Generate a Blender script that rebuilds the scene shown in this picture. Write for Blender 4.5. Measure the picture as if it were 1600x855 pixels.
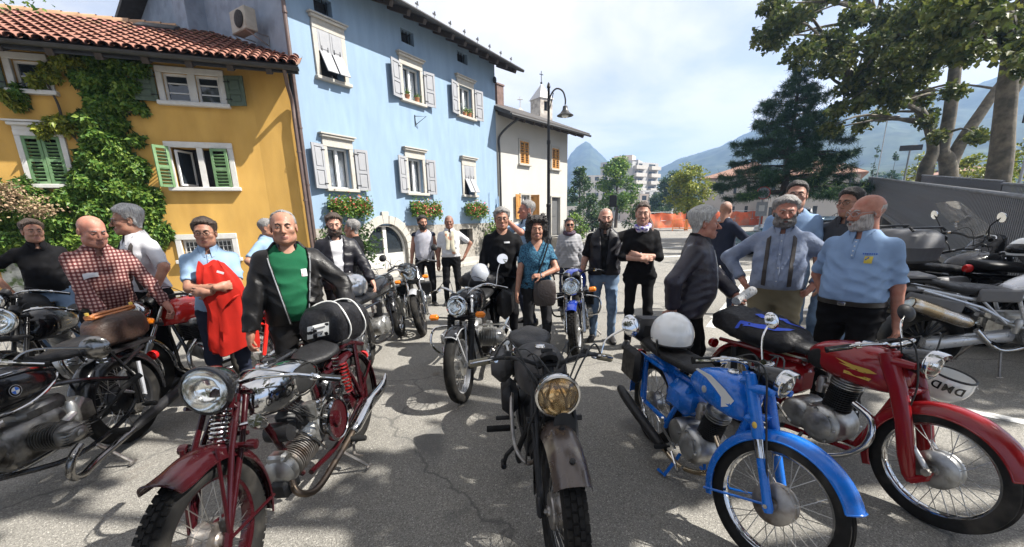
import bpy, bmesh, math, random
import numpy as np
from mathutils import Vector, Matrix
random.seed(7)
rng = np.random.default_rng(7)
for o in list(bpy.data.objects):
 bpy.data.objects.remove(o)
SC = bpy.context.scene
COL = SC.collection
PI = math.pi
R = math.radians
# ------------------------------------------------------------ camera
F_PX, CX, CY, CAM_H = 640.0, 800.0, 499.0, 1.62
PITCH, ROLL = R(13.8), R(1.2)
cam_d = bpy.data.cameras.new('camera')
cam_d.sensor_width = 36.0
cam_d.lens = F_PX / 1600.0 * 36.0
cam_d.shift_y = (CY - 427.5) / 1600.0
cam_d.clip_start, cam_d.clip_end = 0.05, 9000.0
cam = bpy.data.objects.new('camera', cam_d)
COL.objects.link(cam)
cam.matrix_world = (Matrix.Translation((0, 0, CAM_H)) @ Matrix.Rotation(R(90) - PITCH, 4, 'X')
     @ Matrix.Rotation(-ROLL, 4, 'Z'))
SC.camera = cam
# ------------------------------------------------------------ light
SUN_AZ, SUN_EL = R(97.0), R(48.0)
sun_dir = Vector((math.sin(SUN_AZ) * math.cos(SUN_EL), math.cos(SUN_AZ) * math.cos(SUN_EL), math.sin(SUN_EL)))
sl = bpy.data.lights.new('sun', 'SUN')
sl.energy, sl.angle, sl.color = 5.0, R(0.53), (1.0, 0.955, 0.88)
sun = bpy.data.objects.new('sun', sl)
COL.objects.link(sun)
sun.rotation_euler = sun_dir.to_track_quat('Z', 'Y').to_euler()
W = bpy.data.worlds.new('World')
SC.world = W
W.use_nodes = True
nt = W.node_tree
nt.nodes.clear()
N = nt.nodes.new
out = N('ShaderNodeOutputWorld')
bg = N('ShaderNodeBackground')
bg.inputs[1].default_value = 0.053
sky = N('ShaderNodeTexSky')
sky.sky_type = 'NISHITA'
sky.sun_disc = False
sky.sun_elevation, sky.sun_rotation = SUN_EL, SUN_AZ
sky.air_density, sky.dust_density, sky.ozone_density = 1.0, 1.6, 1.0
tc = N('ShaderNodeTexCoord')
sep = N('ShaderNodeSeparateXYZ')
nt.links.new(tc.outputs['Generated'], sep.inputs[0])
zz = N('ShaderNodeMath'); zz.operation = 'MAXIMUM'; zz.inputs[1].default_value = 0.0
nt.links.new(sep.outputs[2], zz.inputs[0])
za = N('ShaderNodeMath'); za.operation = 'ADD'; za.inputs[1].default_value = 0.16
nt.links.new(zz.outputs[0], za.inputs[0])
dx = N('ShaderNodeMath'); dx.operation = 'DIVIDE'
dy = N('ShaderNodeMath'); dy.operation = 'DIVIDE'
for d_, i_ in ((dx, 0), (dy, 1)):
 nt.links.new(sep.outputs[i_], d_.inputs[0]); nt.links.new(za.outputs[0], d_.inputs[1])
cmb = N('ShaderNodeCombineXYZ')
nt.links.new(dx.outputs[0], cmb.inputs[0]); nt.links.new(dy.outputs[0], cmb.inputs[1])
n1 = N('ShaderNodeTexNoise'); n1.inputs['Scale'].default_value = 0.9; n1.inputs['Detail'].default_value = 7; n1.inputs['Roughness'].default_value = .56
n1.inputs['Distortion'].default_value = .35
nt.links.new(cmb.outputs[0], n1.inputs['Vector'])
rmp = N('ShaderNodeValToRGB')
rmp.color_ramp.elements[0].position, rmp.color_ramp.elements[1].position = 0.36, 0.53
rmp.color_ramp.elements[0].color = (.42, .42, .42, 1)
rmp.color_ramp.elements[1].color = (1, 1, 1, 1)
nt.links.new(n1.outputs['Fac'], rmp.inputs[0])
cmix = N('ShaderNodeMixRGB')
cmix.inputs[2].default_value = (8.6, 8.05, 7.6, 1)
nt.links.new(rmp.outputs[0], cmix.inputs[0]); nt.links.new(sky.outputs[0], cmix.inputs[1])
nt.links.new(cmix.outputs[0], bg.inputs[0]); nt.links.new(bg.outputs[0], out.inputs[0])
SC.view_settings.view_transform = 'Standard'
SC.view_settings.look = 'None'
SC.view_settings.exposure = 1.47
SC.view_settings.gamma = 1.0
SC.cycles.use_denoising = True
SC.cycles.max_bounces = 8
SC.cycles.transparent_max_bounces = 12
SC.cycles.volume_bounces = 0
SC.cycles.sample_clamp_indirect = 6.0
# ------------------------------------------------------------ pixel helpers (photo pixels 1600 x 855 -> world), used to measure
def ray(x, y):
 u = (x - CX) / F_PX; v = -(y - CY) / F_PX
 c, s = math.cos(ROLL), math.sin(ROLL)
 ur = u * c + v * s; vr = -u * s + v * c
 return Vector((ur, math.cos(PITCH) + vr * math.sin(PITCH), vr * math.cos(PITCH) - math.sin(PITCH)))
def gnd(x, y, z=0.0):
 r = ray(x, y); return Vector((0, 0, CAM_H)) + r * ((z - CAM_H) / r.z)
def at(x, y, d):
 r = ray(x, y); return Vector((0, 0, CAM_H)) + r * (d / r.y)
# ------------------------------------------------------------ materials
MATS = {}
def mat(name, col=(.5, .5, .5), rough=.5, metal=0.0, coat=0.0, spec=.5, var=.12, vs=8.0, bump=0.0, bs=60.0,
  col2=None, c2s=4.0, c2lo=.5, c2hi=.62, rvar=.12, trans=0.0, emit=None, alpha=1.0, tr=0.0, island=0.0, stretch=None, detail=4, sheen=0.0):
 if name in MATS: return MATS[name]
 m = bpy.data.materials.new(name); m.use_nodes = True
 t = m.node_tree; nd = t.nodes; L = t.links.new
 b = nd['Principled BSDF']; o = nd['Material Output']
 b.inputs['Roughness'].default_value = rough
 b.inputs['Metallic'].default_value = metal
 b.inputs['Specular IOR Level'].default_value = spec
 b.inputs['Coat Weight'].default_value = coat
 b.inputs['Coat Roughness'].default_value = .04
 b.inputs['Transmission Weight'].default_value = trans
 b.inputs['Sheen Weight'].default_value = sheen
 b.inputs['Alpha'].default_value = alpha
 tcn = nd.new('ShaderNodeTexCoord')
 vec = tcn.outputs['Object']
 if stretch:
  mp = nd.new('ShaderNodeMapping'); mp.inputs['Scale'].default_value = stretch
  L(vec, mp.inputs['Vector']); vec = mp.outputs[0]
 def noise(s, d=detail):
  n = nd.new('ShaderNodeTexNoise'); n.inputs['Scale'].default_value = s; n.inputs['Detail'].default_value = d
  L(vec, n.inputs['Vector']); return n.outputs['Fac']
 src = None
 base = nd.new('ShaderNodeRGB'); base.outputs[0].default_value = (*col, 1); src = base.outputs[0]
 if col2 is not None:
  rp = nd.new('ShaderNodeValToRGB'); rp.color_ramp.elements[0].position = c2lo; rp.color_ramp.elements[1].position = c2hi
  L(noise(c2s, 6), rp.inputs[0])
  mx = nd.new('ShaderNodeMixRGB'); mx.inputs[2].default_value = (*col2, 1)
  L(rp.outputs[0], mx.inputs[0]); L(src, mx.inputs[1]); src = mx.outputs[0]
 if var > 0 or island > 0:
  hs = nd.new('ShaderNodeHueSaturation'); L(src, hs.inputs['Color'])
  if island > 0:
   g = nd.new('ShaderNodeNewGeometry')
   mr = nd.new('ShaderNodeMapRange'); mr.inputs[3].default_value = 1 - island; mr.inputs[4].default_value = 1 + island
   L(g.outputs['Random Per Island'], mr.inputs[0]); L(mr.outputs[0], hs.inputs['Value'])
   mh = nd.new('ShaderNodeMapRange'); mh.inputs[3].default_value = .5 + island * .07; mh.inputs[4].default_value = .5 - island * .09
   L(g.outputs['Random Per Island'], mh.inputs[0]); L(mh.outputs[0], hs.inputs['Hue'])
  else:
   mr = nd.new('ShaderNodeMapRange'); mr.inputs[1].default_value = .25; mr.inputs[2].default_value = .75
   mr.inputs[3].default_value = 1 - var; mr.inputs[4].default_value = 1 + var
   L(noise(vs), mr.inputs[0]); L(mr.outputs[0], hs.inputs['Value'])
  src = hs.outputs[0]
 L(src, b.inputs['Base Color'])
 if rvar > 0 and rough > .02:
  mr = nd.new('ShaderNodeMapRange'); mr.inputs[1].default_value = .3; mr.inputs[2].default_value = .7
  mr.inputs[3].default_value = rough * (1 - rvar * 2); mr.inputs[4].default_value = min(1, rough * (1 + rvar * 3))
  L(noise(vs * 2.3), mr.inputs[0]); L(mr.outputs[0], b.inputs['Roughness'])
 if bump > 0:
  bp = nd.new('ShaderNodeBump'); bp.inputs['Strength'].default_value = bump; bp.inputs['Distance'].default_value = .02
  L(noise(bs, 5), bp.inputs['Height']); L(bp.outputs[0], b.inputs['Normal'])
 if emit:
  b.inputs['Emission Color'].default_value = (*emit[:3], 1); b.inputs['Emission Strength'].default_value = emit[3]
 if tr > 0:
  ts = nd.new('ShaderNodeBsdfTranslucent'); L(src, ts.inputs[0])
  ms = nd.new('ShaderNodeMixShader'); ms.inputs[0].default_value = tr
  L(b.outputs[0], ms.inputs[1]); L(ts.outputs[0], ms.inputs[2]); L(ms.outputs[0], o.inputs[0])
 MATS[name] = m
 return m
# ------------------------------------------------------------ mesh builder
def smooth_path(pts, k=4, closed=False):
 P = [Vector(p) for p in pts]; n = len(P); res = []
 if n < 3: return P
 for i in range(n if closed else n - 1):
  if closed: a, b, c, d = P[i - 1], P[i], P[(i + 1) % n], P[(i + 2) % n]
  else: a, b, c, d = P[max(i - 1, 0)], P[i], P[i + 1], P[min(i + 2, n - 1)]
  for j in range(k):
   t = j / k
   res.append(.5 * ((2 * b) + (c - a) * t + (2 * a - 5 * b + 4 * c - d) * t * t + (3 * b - a - 3 * c + d) * t ** 3))
 if not closed: res.append(P[-1])
 return res
class MB:
 def __init__(s):
  s.V = []; s.F = []; s.I = []; s.M = Matrix.Identity(4); s.mi = 0
 def add(s, vs, fs):
  o = len(s.V); M = s.M
  s.V.extend([M @ Vector(v) for v in vs])
  s.F.extend([tuple(i + o for i in f) for f in fs]); s.I.extend([s.mi] * len(fs))
  return s
 def box(s, c, d, rot=None, bev=0.0):
  c = Vector(c); x, y, z = d[0] / 2, d[1] / 2, d[2] / 2
  m = rot.to_3x3() if rot is not None else None
  if bev <= 0:
   vs = [Vector((sx * x, sy * y, sz * z)) for sz in (-1, 1) for sx, sy in ((-1, -1), (1, -1), (1, 1), (-1, 1))]
   fs = [(3, 2, 1, 0), (4, 5, 6, 7), (0, 1, 5, 4), (1, 2, 6, 5), (2, 3, 7, 6), (3, 0, 4, 7)]
  else:
   b = min(bev, x * .9, y * .9, z * .9); vs = []; rings = [(-z, 1), (-z + b, 0), (z - b, 0), (z, 1)]
   for zz_, ins in rings:
    i = b if ins else 0
    for sx, sy in ((-1, -1), (1, -1), (1, 1), (-1, 1)):
     if sx * sy > 0:
      pr = [(sx * (x - i), sy * (y - b - 0)), (sx * (x - b), sy * (y - i))]
     else:
      pr = [(sx * (x - b), sy * (y - i)), (sx * (x - i), sy * (y - b))]
     for px, py in pr: vs.append(Vector((px, py, zz_)))
   fs = [tuple(range(7, -1, -1)), tuple(range(24, 32))]
   for r in range(3):
    for k in range(8): fs.append((r * 8 + k, r * 8 + (k + 1) % 8, r * 8 + 8 + (k + 1) % 8, r * 8 + 8 + k))
  if m is not None: vs = [m @ v for v in vs]
  return s.add([v + c for v in vs], fs)
 def tube(s, pts, r, n=8, caps=True, closed=False, flat=None):
  P = [Vector(p) for p in pts]; m = len(P)
  rr = r if isinstance(r, (list, tuple)) else [r] * m
  if len(rr) != m: rr = list(np.interp(np.linspace(0, 1, m), np.linspace(0, 1, len(rr)), rr))
  T = []
  for i in range(m):
   if closed: t = P[(i + 1) % m] - P[i - 1]
   else: t = P[min(i + 1, m - 1)] - P[max(i - 1, 0)]
   T.append(t.normalized() if t.length > 1e-9 else Vector((0, 0, 1)))
  u = T[0].orthogonal().normalized(); vs = []
  if flat is not None:
   u = (Vector(flat) - T[0] * T[0].dot(Vector(flat))).normalized()
  for i in range(m):
   u = (u - T[i] * T[i].dot(u)); u = u.normalized() if u.length > 1e-6 else T[i].orthogonal().normalized()
   w = T[i].cross(u)
   for k in range(n):
    a = 2 * PI * k / n
    vs.append(P[i] + (u * math.cos(a) + w * math.sin(a)) * rr[i])
  fs = []
  for i in range(m if closed else m - 1):
   j = (i + 1) % m
   for k in range(n):
    fs.append((i * n + k, i * n + (k + 1) % n, j * n + (k + 1) % n, j * n + k))
  if caps and not closed:
   fs.append(tuple(range(n - 1, -1, -1))); fs.append(tuple((m - 1) * n + k for k in range(n)))
  return s.add(vs, fs)
 def lathe(s, prof, c=(0, 0, 0), axis=(0, 0, 1), n=24, a0=0.0, a1=2 * PI, caps=False):
  A = Vector(axis).normalized(); u = A.orthogonal().normalized(); w = A.cross(u); c = Vector(c)
  full = abs(a1 - a0 - 2 * PI) < 1e-6; cols = n if full else n + 1; vs = []
  for r, h in prof:
   for k in range(cols):
    a = a0 + (a1 - a0) * k / n
    vs.append(c + A * h + (u * math.cos(a) + w * math.sin(a)) * r)
  fs = []
  for i in range(len(prof) - 1):
   for k in range(n):
    k2 = (k + 1) % cols
    fs.append((i * cols + k, i * cols + k2, (i + 1) * cols + k2, (i + 1) * cols + k))
  return s.add(vs, fs)
 def ell(s, c, r, nu=14, nv=9, rot=None):
  c = Vector(c); rx, ry, rz = r if isinstance(r, (tuple, list)) else (r, r, r)
  m = rot.to_3x3() if rot is not None else Matrix.Identity(3); vs = [c + m @ Vector((0, 0, rz))]
  for i in range(1, nv):
   p = PI * i / nv
   for k in range(nu):
    a = 2 * PI * k / nu
    vs.append(c + m @ Vector((rx * math.sin(p) * math.cos(a), ry * math.sin(p) * math.sin(a), rz * math.cos(p))))
  vs.append(c + m @ Vector((0, 0, -rz))); fs = []
  for k in range(nu): fs.append((0, 1 + k, 1 + (k + 1) % nu))
  for i in range(nv - 2):
   for k in range(nu):
    a = 1 + i * nu
    fs.append((a + k, a + nu + k, a + nu + (k + 1) % nu, a + (k + 1) % nu))
  a = 1 + (nv - 2) * nu; e = len(vs) - 1
  for k in range(nu): fs.append((a + k, e, a + (k + 1) % nu))
  return s.add(vs, fs)
 def loft(s, rings, cap=True, closed=True):
  n = len(rings[0]); vs = [v for r in rings for v in r]; fs = []
  kk = n if closed else n - 1
  for i in range(len(rings) - 1):
   for k in range(kk):
    fs.append((i * n + k, i * n + (k + 1) % n, (i + 1) * n + (k + 1) % n, (i + 1) * n + k))
  if cap and closed:
   fs.append(tuple(range(n - 1, -1, -1))); fs.append(tuple((len(rings) - 1) * n + k for k in range(n)))
  return s.add(vs, fs)
 def prism(s, poly, h, M=None):
  # polygon in xy, extruded 0..h in z, placed by M
  M = M or Matrix.Identity(4); n = len(poly)
  vs = [M @ Vector((p[0], p[1], 0)) for p in poly] + [M @ Vector((p[0], p[1], h)) for p in poly]
  fs = [tuple(range(n - 1, -1, -1)), tuple(range(n, 2 * n))]
  for k in range(n): fs.append((k, (k + 1) % n, n + (k + 1) % n, n + k))
  return s.add(vs, fs)
 def build(s, name, mats, parent=None, ang=40, kind=None):
  me = bpy.data.meshes.new(name)
  me.from_pydata([tuple(v) for v in s.V], [], s.F)
  for m in (mats if isinstance(mats, (list, tuple)) else [mats]): me.materials.append(m)
  if any(s.I): me.polygons.foreach_set('material_index', s.I)
  me.polygons.foreach_set('use_smooth', [True] * len(s.F))
  me.set_sharp_from_angle(angle=R(ang))
  me.update()
  o = bpy.data.objects.new(name, me); COL.objects.link(o)
  if parent is not None: o.parent = parent
  if kind: o['kind'] = kind
  return o
def build2(mb, name, m, parent):
 # the two sides of a machine as two parts
 o = None
 for sg in (1, -1):
  ks = [i for i, f in enumerate(mb.F) if (sum(mb.V[v].y for v in f) * sg > 0 or (sg > 0 and sum(mb.V[v].y for v in f) == 0))]
  if ks:
   b = MB(); b.V, b.F, b.I = mb.V, [mb.F[i] for i in ks], [0] * len(ks); us = sorted({v for f in b.F for v in f}); ix = {v: i for i, v in enumerate(us)}
   b.V = [mb.V[v] for v in us]; b.F = [tuple(ix[v] for v in f) for f in b.F]; o = b.build(name, m, parent)
 return o
def np_mesh(name, V, Fq, mats, parent=None, smooth=True, mi=None, kind=None, ang=None):
 me = bpy.data.meshes.new(name)
 V = np.asarray(V, np.float32); Fq = np.asarray(Fq, np.int32); k = Fq.shape[1]; m = len(Fq)
 me.vertices.add(len(V)); me.vertices.foreach_set('co', V.ravel())
 me.loops.add(m * k); me.loops.foreach_set('vertex_index', Fq.ravel())
 me.polygons.add(m)
 me.polygons.foreach_set('loop_start', np.arange(0, m * k, k, dtype=np.int32))
 me.polygons.foreach_set('loop_total', np.full(m, k, np.int32))
 for t in (mats if isinstance(mats, (list, tuple)) else [mats]): me.materials.append(t)
 if mi is not None: me.polygons.foreach_set('material_index', np.asarray(mi, np.int32))
 me.polygons.foreach_set('use_smooth', np.full(m, smooth))
 me.update(calc_edges=True); me.validate()
 if ang: me.set_sharp_from_angle(angle=R(ang))
 o = bpy.data.objects.new(name, me); COL.objects.link(o)
 if parent is not None: o.parent = parent
 if kind: o['kind'] = kind
 return o
def tag(o, label=None, cat=None, group=None, kind=None):
 if label: o['label'] = label
 if cat: o['category'] = cat
 if group: o['group'] = group
 if kind: o['kind'] = kind
 return o
def empty(name, loc=(0, 0, 0), rz=0.0, label=None, cat=None, group=None):
 o = bpy.data.objects.new(name, None); COL.objects.link(o)
 o.empty_display_size = .1; o.location = loc; o.rotation_euler = (0, 0, rz)
 return tag(o, label, cat, group)
def struct(name, mb, m, **k):
 return tag(mb.build(name, m, **k), kind='structure')
def child(name, me, parent, M=None):
 o = bpy.data.objects.new(name, me); COL.objects.link(o); o.parent = parent
 if M is not None: o.matrix_local = M
 return o
def curve_text(txt, size, M, m, parent, name='lettering', ext=.001, bold=0.0, align='CENTER'):
 cu = bpy.data.curves.new(name, 'FONT'); cu.body = txt; cu.size = size; cu.extrude = ext; cu.offset = bold
 cu.align_x = align; cu.align_y = 'CENTER'; cu.materials.append(m)
 t = bpy.data.objects.new(name, cu); COL.objects.link(t); bpy.context.view_layer.update(); me = bpy.data.meshes.new_from_object(t); me.materials.clear(); me.materials.append(m)
 bpy.data.objects.remove(t); return child(name, me, parent, M)
def frame_M(o, x, y, z):
 # matrix from origin and three axis vectors
 x, y, z = Vector(x).normalized(), Vector(y).normalized(), Vector(z).normalized()
 return Matrix(((x.x, y.x, z.x, o[0]), (x.y, y.y, z.y, o[1]), (x.z, y.z, z.z, o[2]), (0, 0, 0, 1)))
# ------------------------------------------------------------ ground
def ground_mat():
 m = bpy.data.materials.new('asphalt'); m.use_nodes = True; t = m.node_tree; nd = t.nodes; L = t.links.new
 b = nd['Principled BSDF']; tcn = nd.new('ShaderNodeTexCoord'); v = tcn.outputs['Object']
 def noise(s, d, dist=0.0):
  n = nd.new('ShaderNodeTexNoise'); n.inputs['Scale'].default_value = s; n.inputs['Detail'].default_value = d; n.inputs['Distortion'].default_value = dist
  L(v, n.inputs['Vector']); return n.outputs['Fac']
 def ramp(src, stops):
  r = nd.new('ShaderNodeValToRGB'); e = r.color_ramp.elements
  e[0].position, e[0].color = stops[0][0], (*stops[0][1], 1); e[1].position, e[1].color = stops[-1][0], (*stops[-1][1], 1)
  for p, c in stops[1:-1]:
   x = e.new(p); x.color = (*c, 1)
  L(src, r.inputs[0]); return r.outputs[0]
 def mix(f, a, c, mode='MIX'):
  x = nd.new('ShaderNodeMixRGB'); x.blend_type = mode
  for i, s in ((0, f), (1, a), (2, c)):
   if hasattr(s, 'is_output'): L(s, x.inputs[i])
   elif isinstance(s, (int, float)): x.inputs[i].default_value = s
   else: x.inputs[i].default_value = (*s, 1)
  return x.outputs[0]
 g = lambda q: (q, q * .985, q * .95)
 base = ramp(noise(.55, 6, .4), [(.3, g(.175)), (.5, g(.215)), (.7, g(.25))])
 vo = nd.new('ShaderNodeTexVoronoi'); vo.inputs['Scale'].default_value = 185; L(v, vo.inputs['Vector'])
 spk = ramp(vo.outputs['Color'], [(.15, g(.55)), (.5, g(.95)), (.75, g(1.1)), (.97, g(2.1))])
 c = mix(1.0, base, spk, 'MULTIPLY')
 fine = ramp(noise(420, 3), [(.3, g(.72)), (.7, g(1.25))])
 c = mix(1.0, c, fine, 'MULTIPLY')
 st = ramp(noise(1.1, 5, 1.2), [(.58, (0, 0, 0)), (.72, (.75, .75, .75))])
 c = mix(st, c, g(.1))
 br = ramp(noise(.8, 4, 2.0), [(.7, (0, 0, 0)), (.78, (.45, .45, .45))])
 c = mix(br, c, (.12, .085, .055))
 # hairline cracks
 vc = nd.new('ShaderNodeTexVoronoi'); vc.feature = 'DISTANCE_TO_EDGE'; vc.inputs['Scale'].default_value = .38
 wv = nd.new('ShaderNodeTexNoise'); wv.inputs['Scale'].default_value = 2.2; wv.inputs['Detail'].default_value = 6; L(v, wv.inputs['Vector'])
 va = nd.new('ShaderNodeMixRGB'); va.blend_type = 'ADD'; va.inputs[0].default_value = .55; L(v, va.inputs[1]); L(wv.outputs['Color'], va.inputs[2])
 L(va.outputs[0], vc.inputs['Vector'])
 cr = ramp(vc.outputs['Distance'], [(.0, (.75, .75, .75)), (.006, (0, 0, 0))])
 c = mix(cr, c, g(.07))
 L(c, b.inputs['Base Color']); b.inputs['Roughness'].default_value = .86; b.inputs['Specular IOR Level'].default_value = .35
 bp = nd.new('ShaderNodeBump'); bp.inputs['Strength'].default_value = .55; bp.inputs['Distance'].default_value = .006
 L(vo.outputs['Distance'], bp.inputs['Height']); L(bp.outputs[0], b.inputs['Normal'])
 return m
M_ASPH = ground_mat()
g = MB(); g.add([(-2200, -2200, 0), (2200, -2200, 0), (2200, 2200, 0), (-2200, 2200, 0)], [(0, 1, 2, 3)])
struct('ground', g, M_ASPH)
M_LINE = mat('road_paint', (.62, .62, .6), .75, var=.25, vs=14, col2=(.22, .22, .21), c2s=9, c2lo=.48, c2hi=.62, bump=.2, bs=150)
def stripe(p, q, w):
 b = MB(); p = Vector(p); q = Vector(q); d = (q - p).normalized(); n = Vector((-d.y, d.x, 0)) * w / 2
 b.add([p - n, q - n, q + n, p + n], [(0, 1, 2, 3)])
 return b
for a, c, w in (((1110, 512), (1172, 432), .13), ((1112, 497), (1300, 481), .13), ((1150, 462), (1330, 447), .13), ((1040, 432), (1190, 421), .14),
    ((1030, 402), (1150, 395), .3), ((1020, 388), (1160, 381), .3), ((1010, 374), (1170, 369), .3), ((1500, 640), (1640, 668), .12)):
 P, Q = gnd(*a), gnd(*c); P.z = Q.z = .004
 struct('road_marking', stripe(P, Q, w), M_LINE)
# ------------------------------------------------------------ hills
M_HILL = mat('wooded_hill', (.028, .042, .03), .95, var=.5, vs=.05, col2=(.05, .065, .04), c2s=.02, c2lo=.4, c2hi=.6, detail=8, spec=.1)
from mathutils import noise as mnoise
def hill(name, prof, dist, depth, m, seed):
 azs = [p[0] for p in prof]; els = [p[1] for p in prof]
 na, nr = 260, 70; V = []; Fq = []
 for i in range(na):
  a = azs[0] + (azs[-1] - azs[0]) * i / (na - 1)
  top = dist * math.tan(R(float(np.interp(a, azs, els))))
  for j in range(nr):
   t = j / (nr - 1); r = dist - depth + depth * 1.5 * t
   x, y = r * math.sin(R(a)), r * math.cos(R(a))
   s = max(0.0, 1 - abs(t - .667) / .667) if t < .667 else max(0.0, 1 - (t - .667) / .333)
   z = top * (s ** .85)
   k = mnoise.fractal(Vector((x * .008 + seed, y * .008, seed)), .9, 2.1, 6)
   z += k * top * .10 * (s * (1.02 - .75 * s)) * 2.2 + mnoise.noise(Vector((x * .05, y * .05, seed))) * 3 * s
   V.append((x, y, z - 3))
 for i in range(na - 1):
  for j in range(nr - 1):
   Fq.append((i * nr + j, (i + 1) * nr + j, (i + 1) * nr + j + 1, i * nr + j + 1))
 o = np_mesh(name, V, Fq, m); o['kind'] = 'structure'; return o
hill('hill', [(-6, 2.5), (2, 3.4), (6.6, 5.9), (7.4, 7.1), (8.1, 8.2), (8.8, 8.75), (9.4, 9.1), (10.0, 9.2), (10.6, 9.05), (11.2, 8.6), (12.0, 7.9), (13.3, 6.8), (15.7, 5.5), (18.4, 4.6), (22, 4.0), (28, 3.0)], 1250, 650, M_HILL, 3.3)
hill('hill', [(11, .5), (14, 3.2), (18.4, 5.7), (21.3, 6.9), (27.3, 8.72), (30.4, 9.8), (37.4, 11.2), (42.2, 10.9), (46.9, 11.0), (48.7, 11.0), (58, 11.8), (70, 9)], 1050, 600, M_HILL, 8.1)
hill('hill', [(2, .6), (8, 1.8), (13, 2.6), (18, 2.9), (24, 3.0), (33, 4.2), (45, 5.2), (56, 5.0), (66, 3)], 520, 260, M_HILL, 15.4)
# ------------------------------------------------------------ houses
M_YEL = mat('yellow_plaster', (.50, .30, .08), .92, stretch=(1.7, 1.7, .6), var=.14, vs=1.5, col2=(.44, .255, .065), c2s=1.3, c2lo=.42, c2hi=.72, bump=.15, bs=40, spec=.2)
M_BLUE = mat('blue_plaster', (.22, .305, .405), .92, var=.09, vs=1.6, col2=(.20, .283, .38), c2s=1.5, c2lo=.5, c2hi=.8, stretch=(2.4, 2.4, .5), bump=.1, bs=40, spec=.2)
M_GREYW = mat('weathered_plaster', (.22, .26, .32), .93, var=.12, vs=3, col2=(.18, .21, .26), c2s=2.4, bump=.3, bs=18, spec=.2)
M_CREAM = mat('cream_plaster', (.44, .425, .39), .92, var=.05, vs=1.5, bump=.12, bs=45, spec=.2)
M_WHITEP = mat('pale_plaster', (.42, .395, .36), .92, var=.08, vs=.4, spec=.2)
M_STONE = mat('cut_stone', (.38, .365, .33), .9, var=.14, vs=14, col2=(.38, .35, .3), c2s=7, bump=.35, bs=70)
M_STONED = mat('rubble_stone', (.27, .25, .22), .95, var=.3, vs=9, col2=(.22, .2, .17), c2s=4, bump=.7, bs=22)
M_WWOOD = mat('white_painted_wood', (.50, .49, .465), .6, var=.1, vs=9, col2=(.48, .45, .4), c2s=8, c2lo=.56, c2hi=.72, bump=.1)
M_SASH = mat('white_sash', (.6, .6, .59), .4, var=.03)
M_GREYSH = mat('grey_shutter_paint', (.27, .275, .29), .55, var=.06, vs=6)
M_GREENSH = mat('green_shutter_paint', (.105, .20, .085), .55, var=.16, vs=7, col2=(.15, .24, .12), c2s=6)
M_DGREEN = mat('dark_green_shutter_paint', (.06, .085, .055), .6, var=.16, vs=7)
M_ORANGEW = mat('varnished_wood', (.42, .2, .05), .5, var=.25, vs=3, stretch=(12, 12, 1.5))
M_DARKW = mat('dark_timber', (.045, .034, .027), .8, var=.25, vs=4)
M_TILE = mat('clay_tile', (.225, .11, .072), .9, island=.32, vs=10, bump=.3, bs=60)
M_TILE2 = mat('aged_clay_tile', (.24, .125, .085), .9, var=.4, vs=9, col2=(.17, .12, .09), c2s=5, bump=.4, bs=50)
M_DROOF = mat('dark_roof', (.05, .045, .042), .8, var=.25, vs=3)
M_GUT = mat('gutter_metal', (.055, .055, .056), .45, metal=.7, var=.2)
M_PIPE = mat('brown_downpipe', (.12, .085, .075), .5, metal=.3, var=.2)
M_GLASS = mat('window_glass', (.02, .025, .03), .04, spec=.8, var=0, rvar=0)
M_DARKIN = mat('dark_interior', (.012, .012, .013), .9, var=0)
M_CURT = mat('net_curtain', (.62, .64, .68), .9, var=.2, vs=5, stretch=(14, 14, 1))
M_IRON = mat('black_iron', (.015, .015, .016), .5, metal=.5)
M_GALV = mat('galvanised_steel', (.33, .34, .35), .5, metal=.8, var=.15)
M_WHITE = mat('white_enamel', (.6, .6, .58), .4, var=.05)
def house(name, P0, az, label):
 rz = R(90 - az)
 return empty(name, (P0[0], P0[1], 0), rz, label, 'house')
def wall_open(mb, x0, x1, z0, z1, ops, t=.28, y=0.0):
 xs = sorted({x0, x1, *[v for o in ops for v in (o[0], o[1])]}); zs = sorted({z0, z1, *[v for o in ops for v in (o[2], o[3])]})
 for i in range(len(xs) - 1):
  for j in range(len(zs) - 1):
   cx_, cz_ = (xs[i] + xs[i + 1]) / 2, (zs[j] + zs[j + 1]) / 2
   if any(o[0] < cx_ < o[1] and o[2] < cz_ < o[3] for o in ops): continue
   mb.add([(xs[i], y, zs[j]), (xs[i + 1], y, zs[j]), (xs[i + 1], y, zs[j + 1]), (xs[i], y, zs[j + 1])], [(0, 1, 2, 3)])
 for a, b, c, d in ops:
  for q in ([(a, y, c), (a, y, d), (a, y + t, d), (a, y + t, c)], [(b, y, d), (b, y, c), (b, y + t, c), (b, y + t, d)],
                  [(a, y, d), (b, y, d), (b, y + t, d), (a, y + t, d)], [(b, y, c), (a, y, c), (a, y + t, c), (b, y + t, c)]):
   mb.add(q, [(0, 1, 2, 3)])
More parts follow.
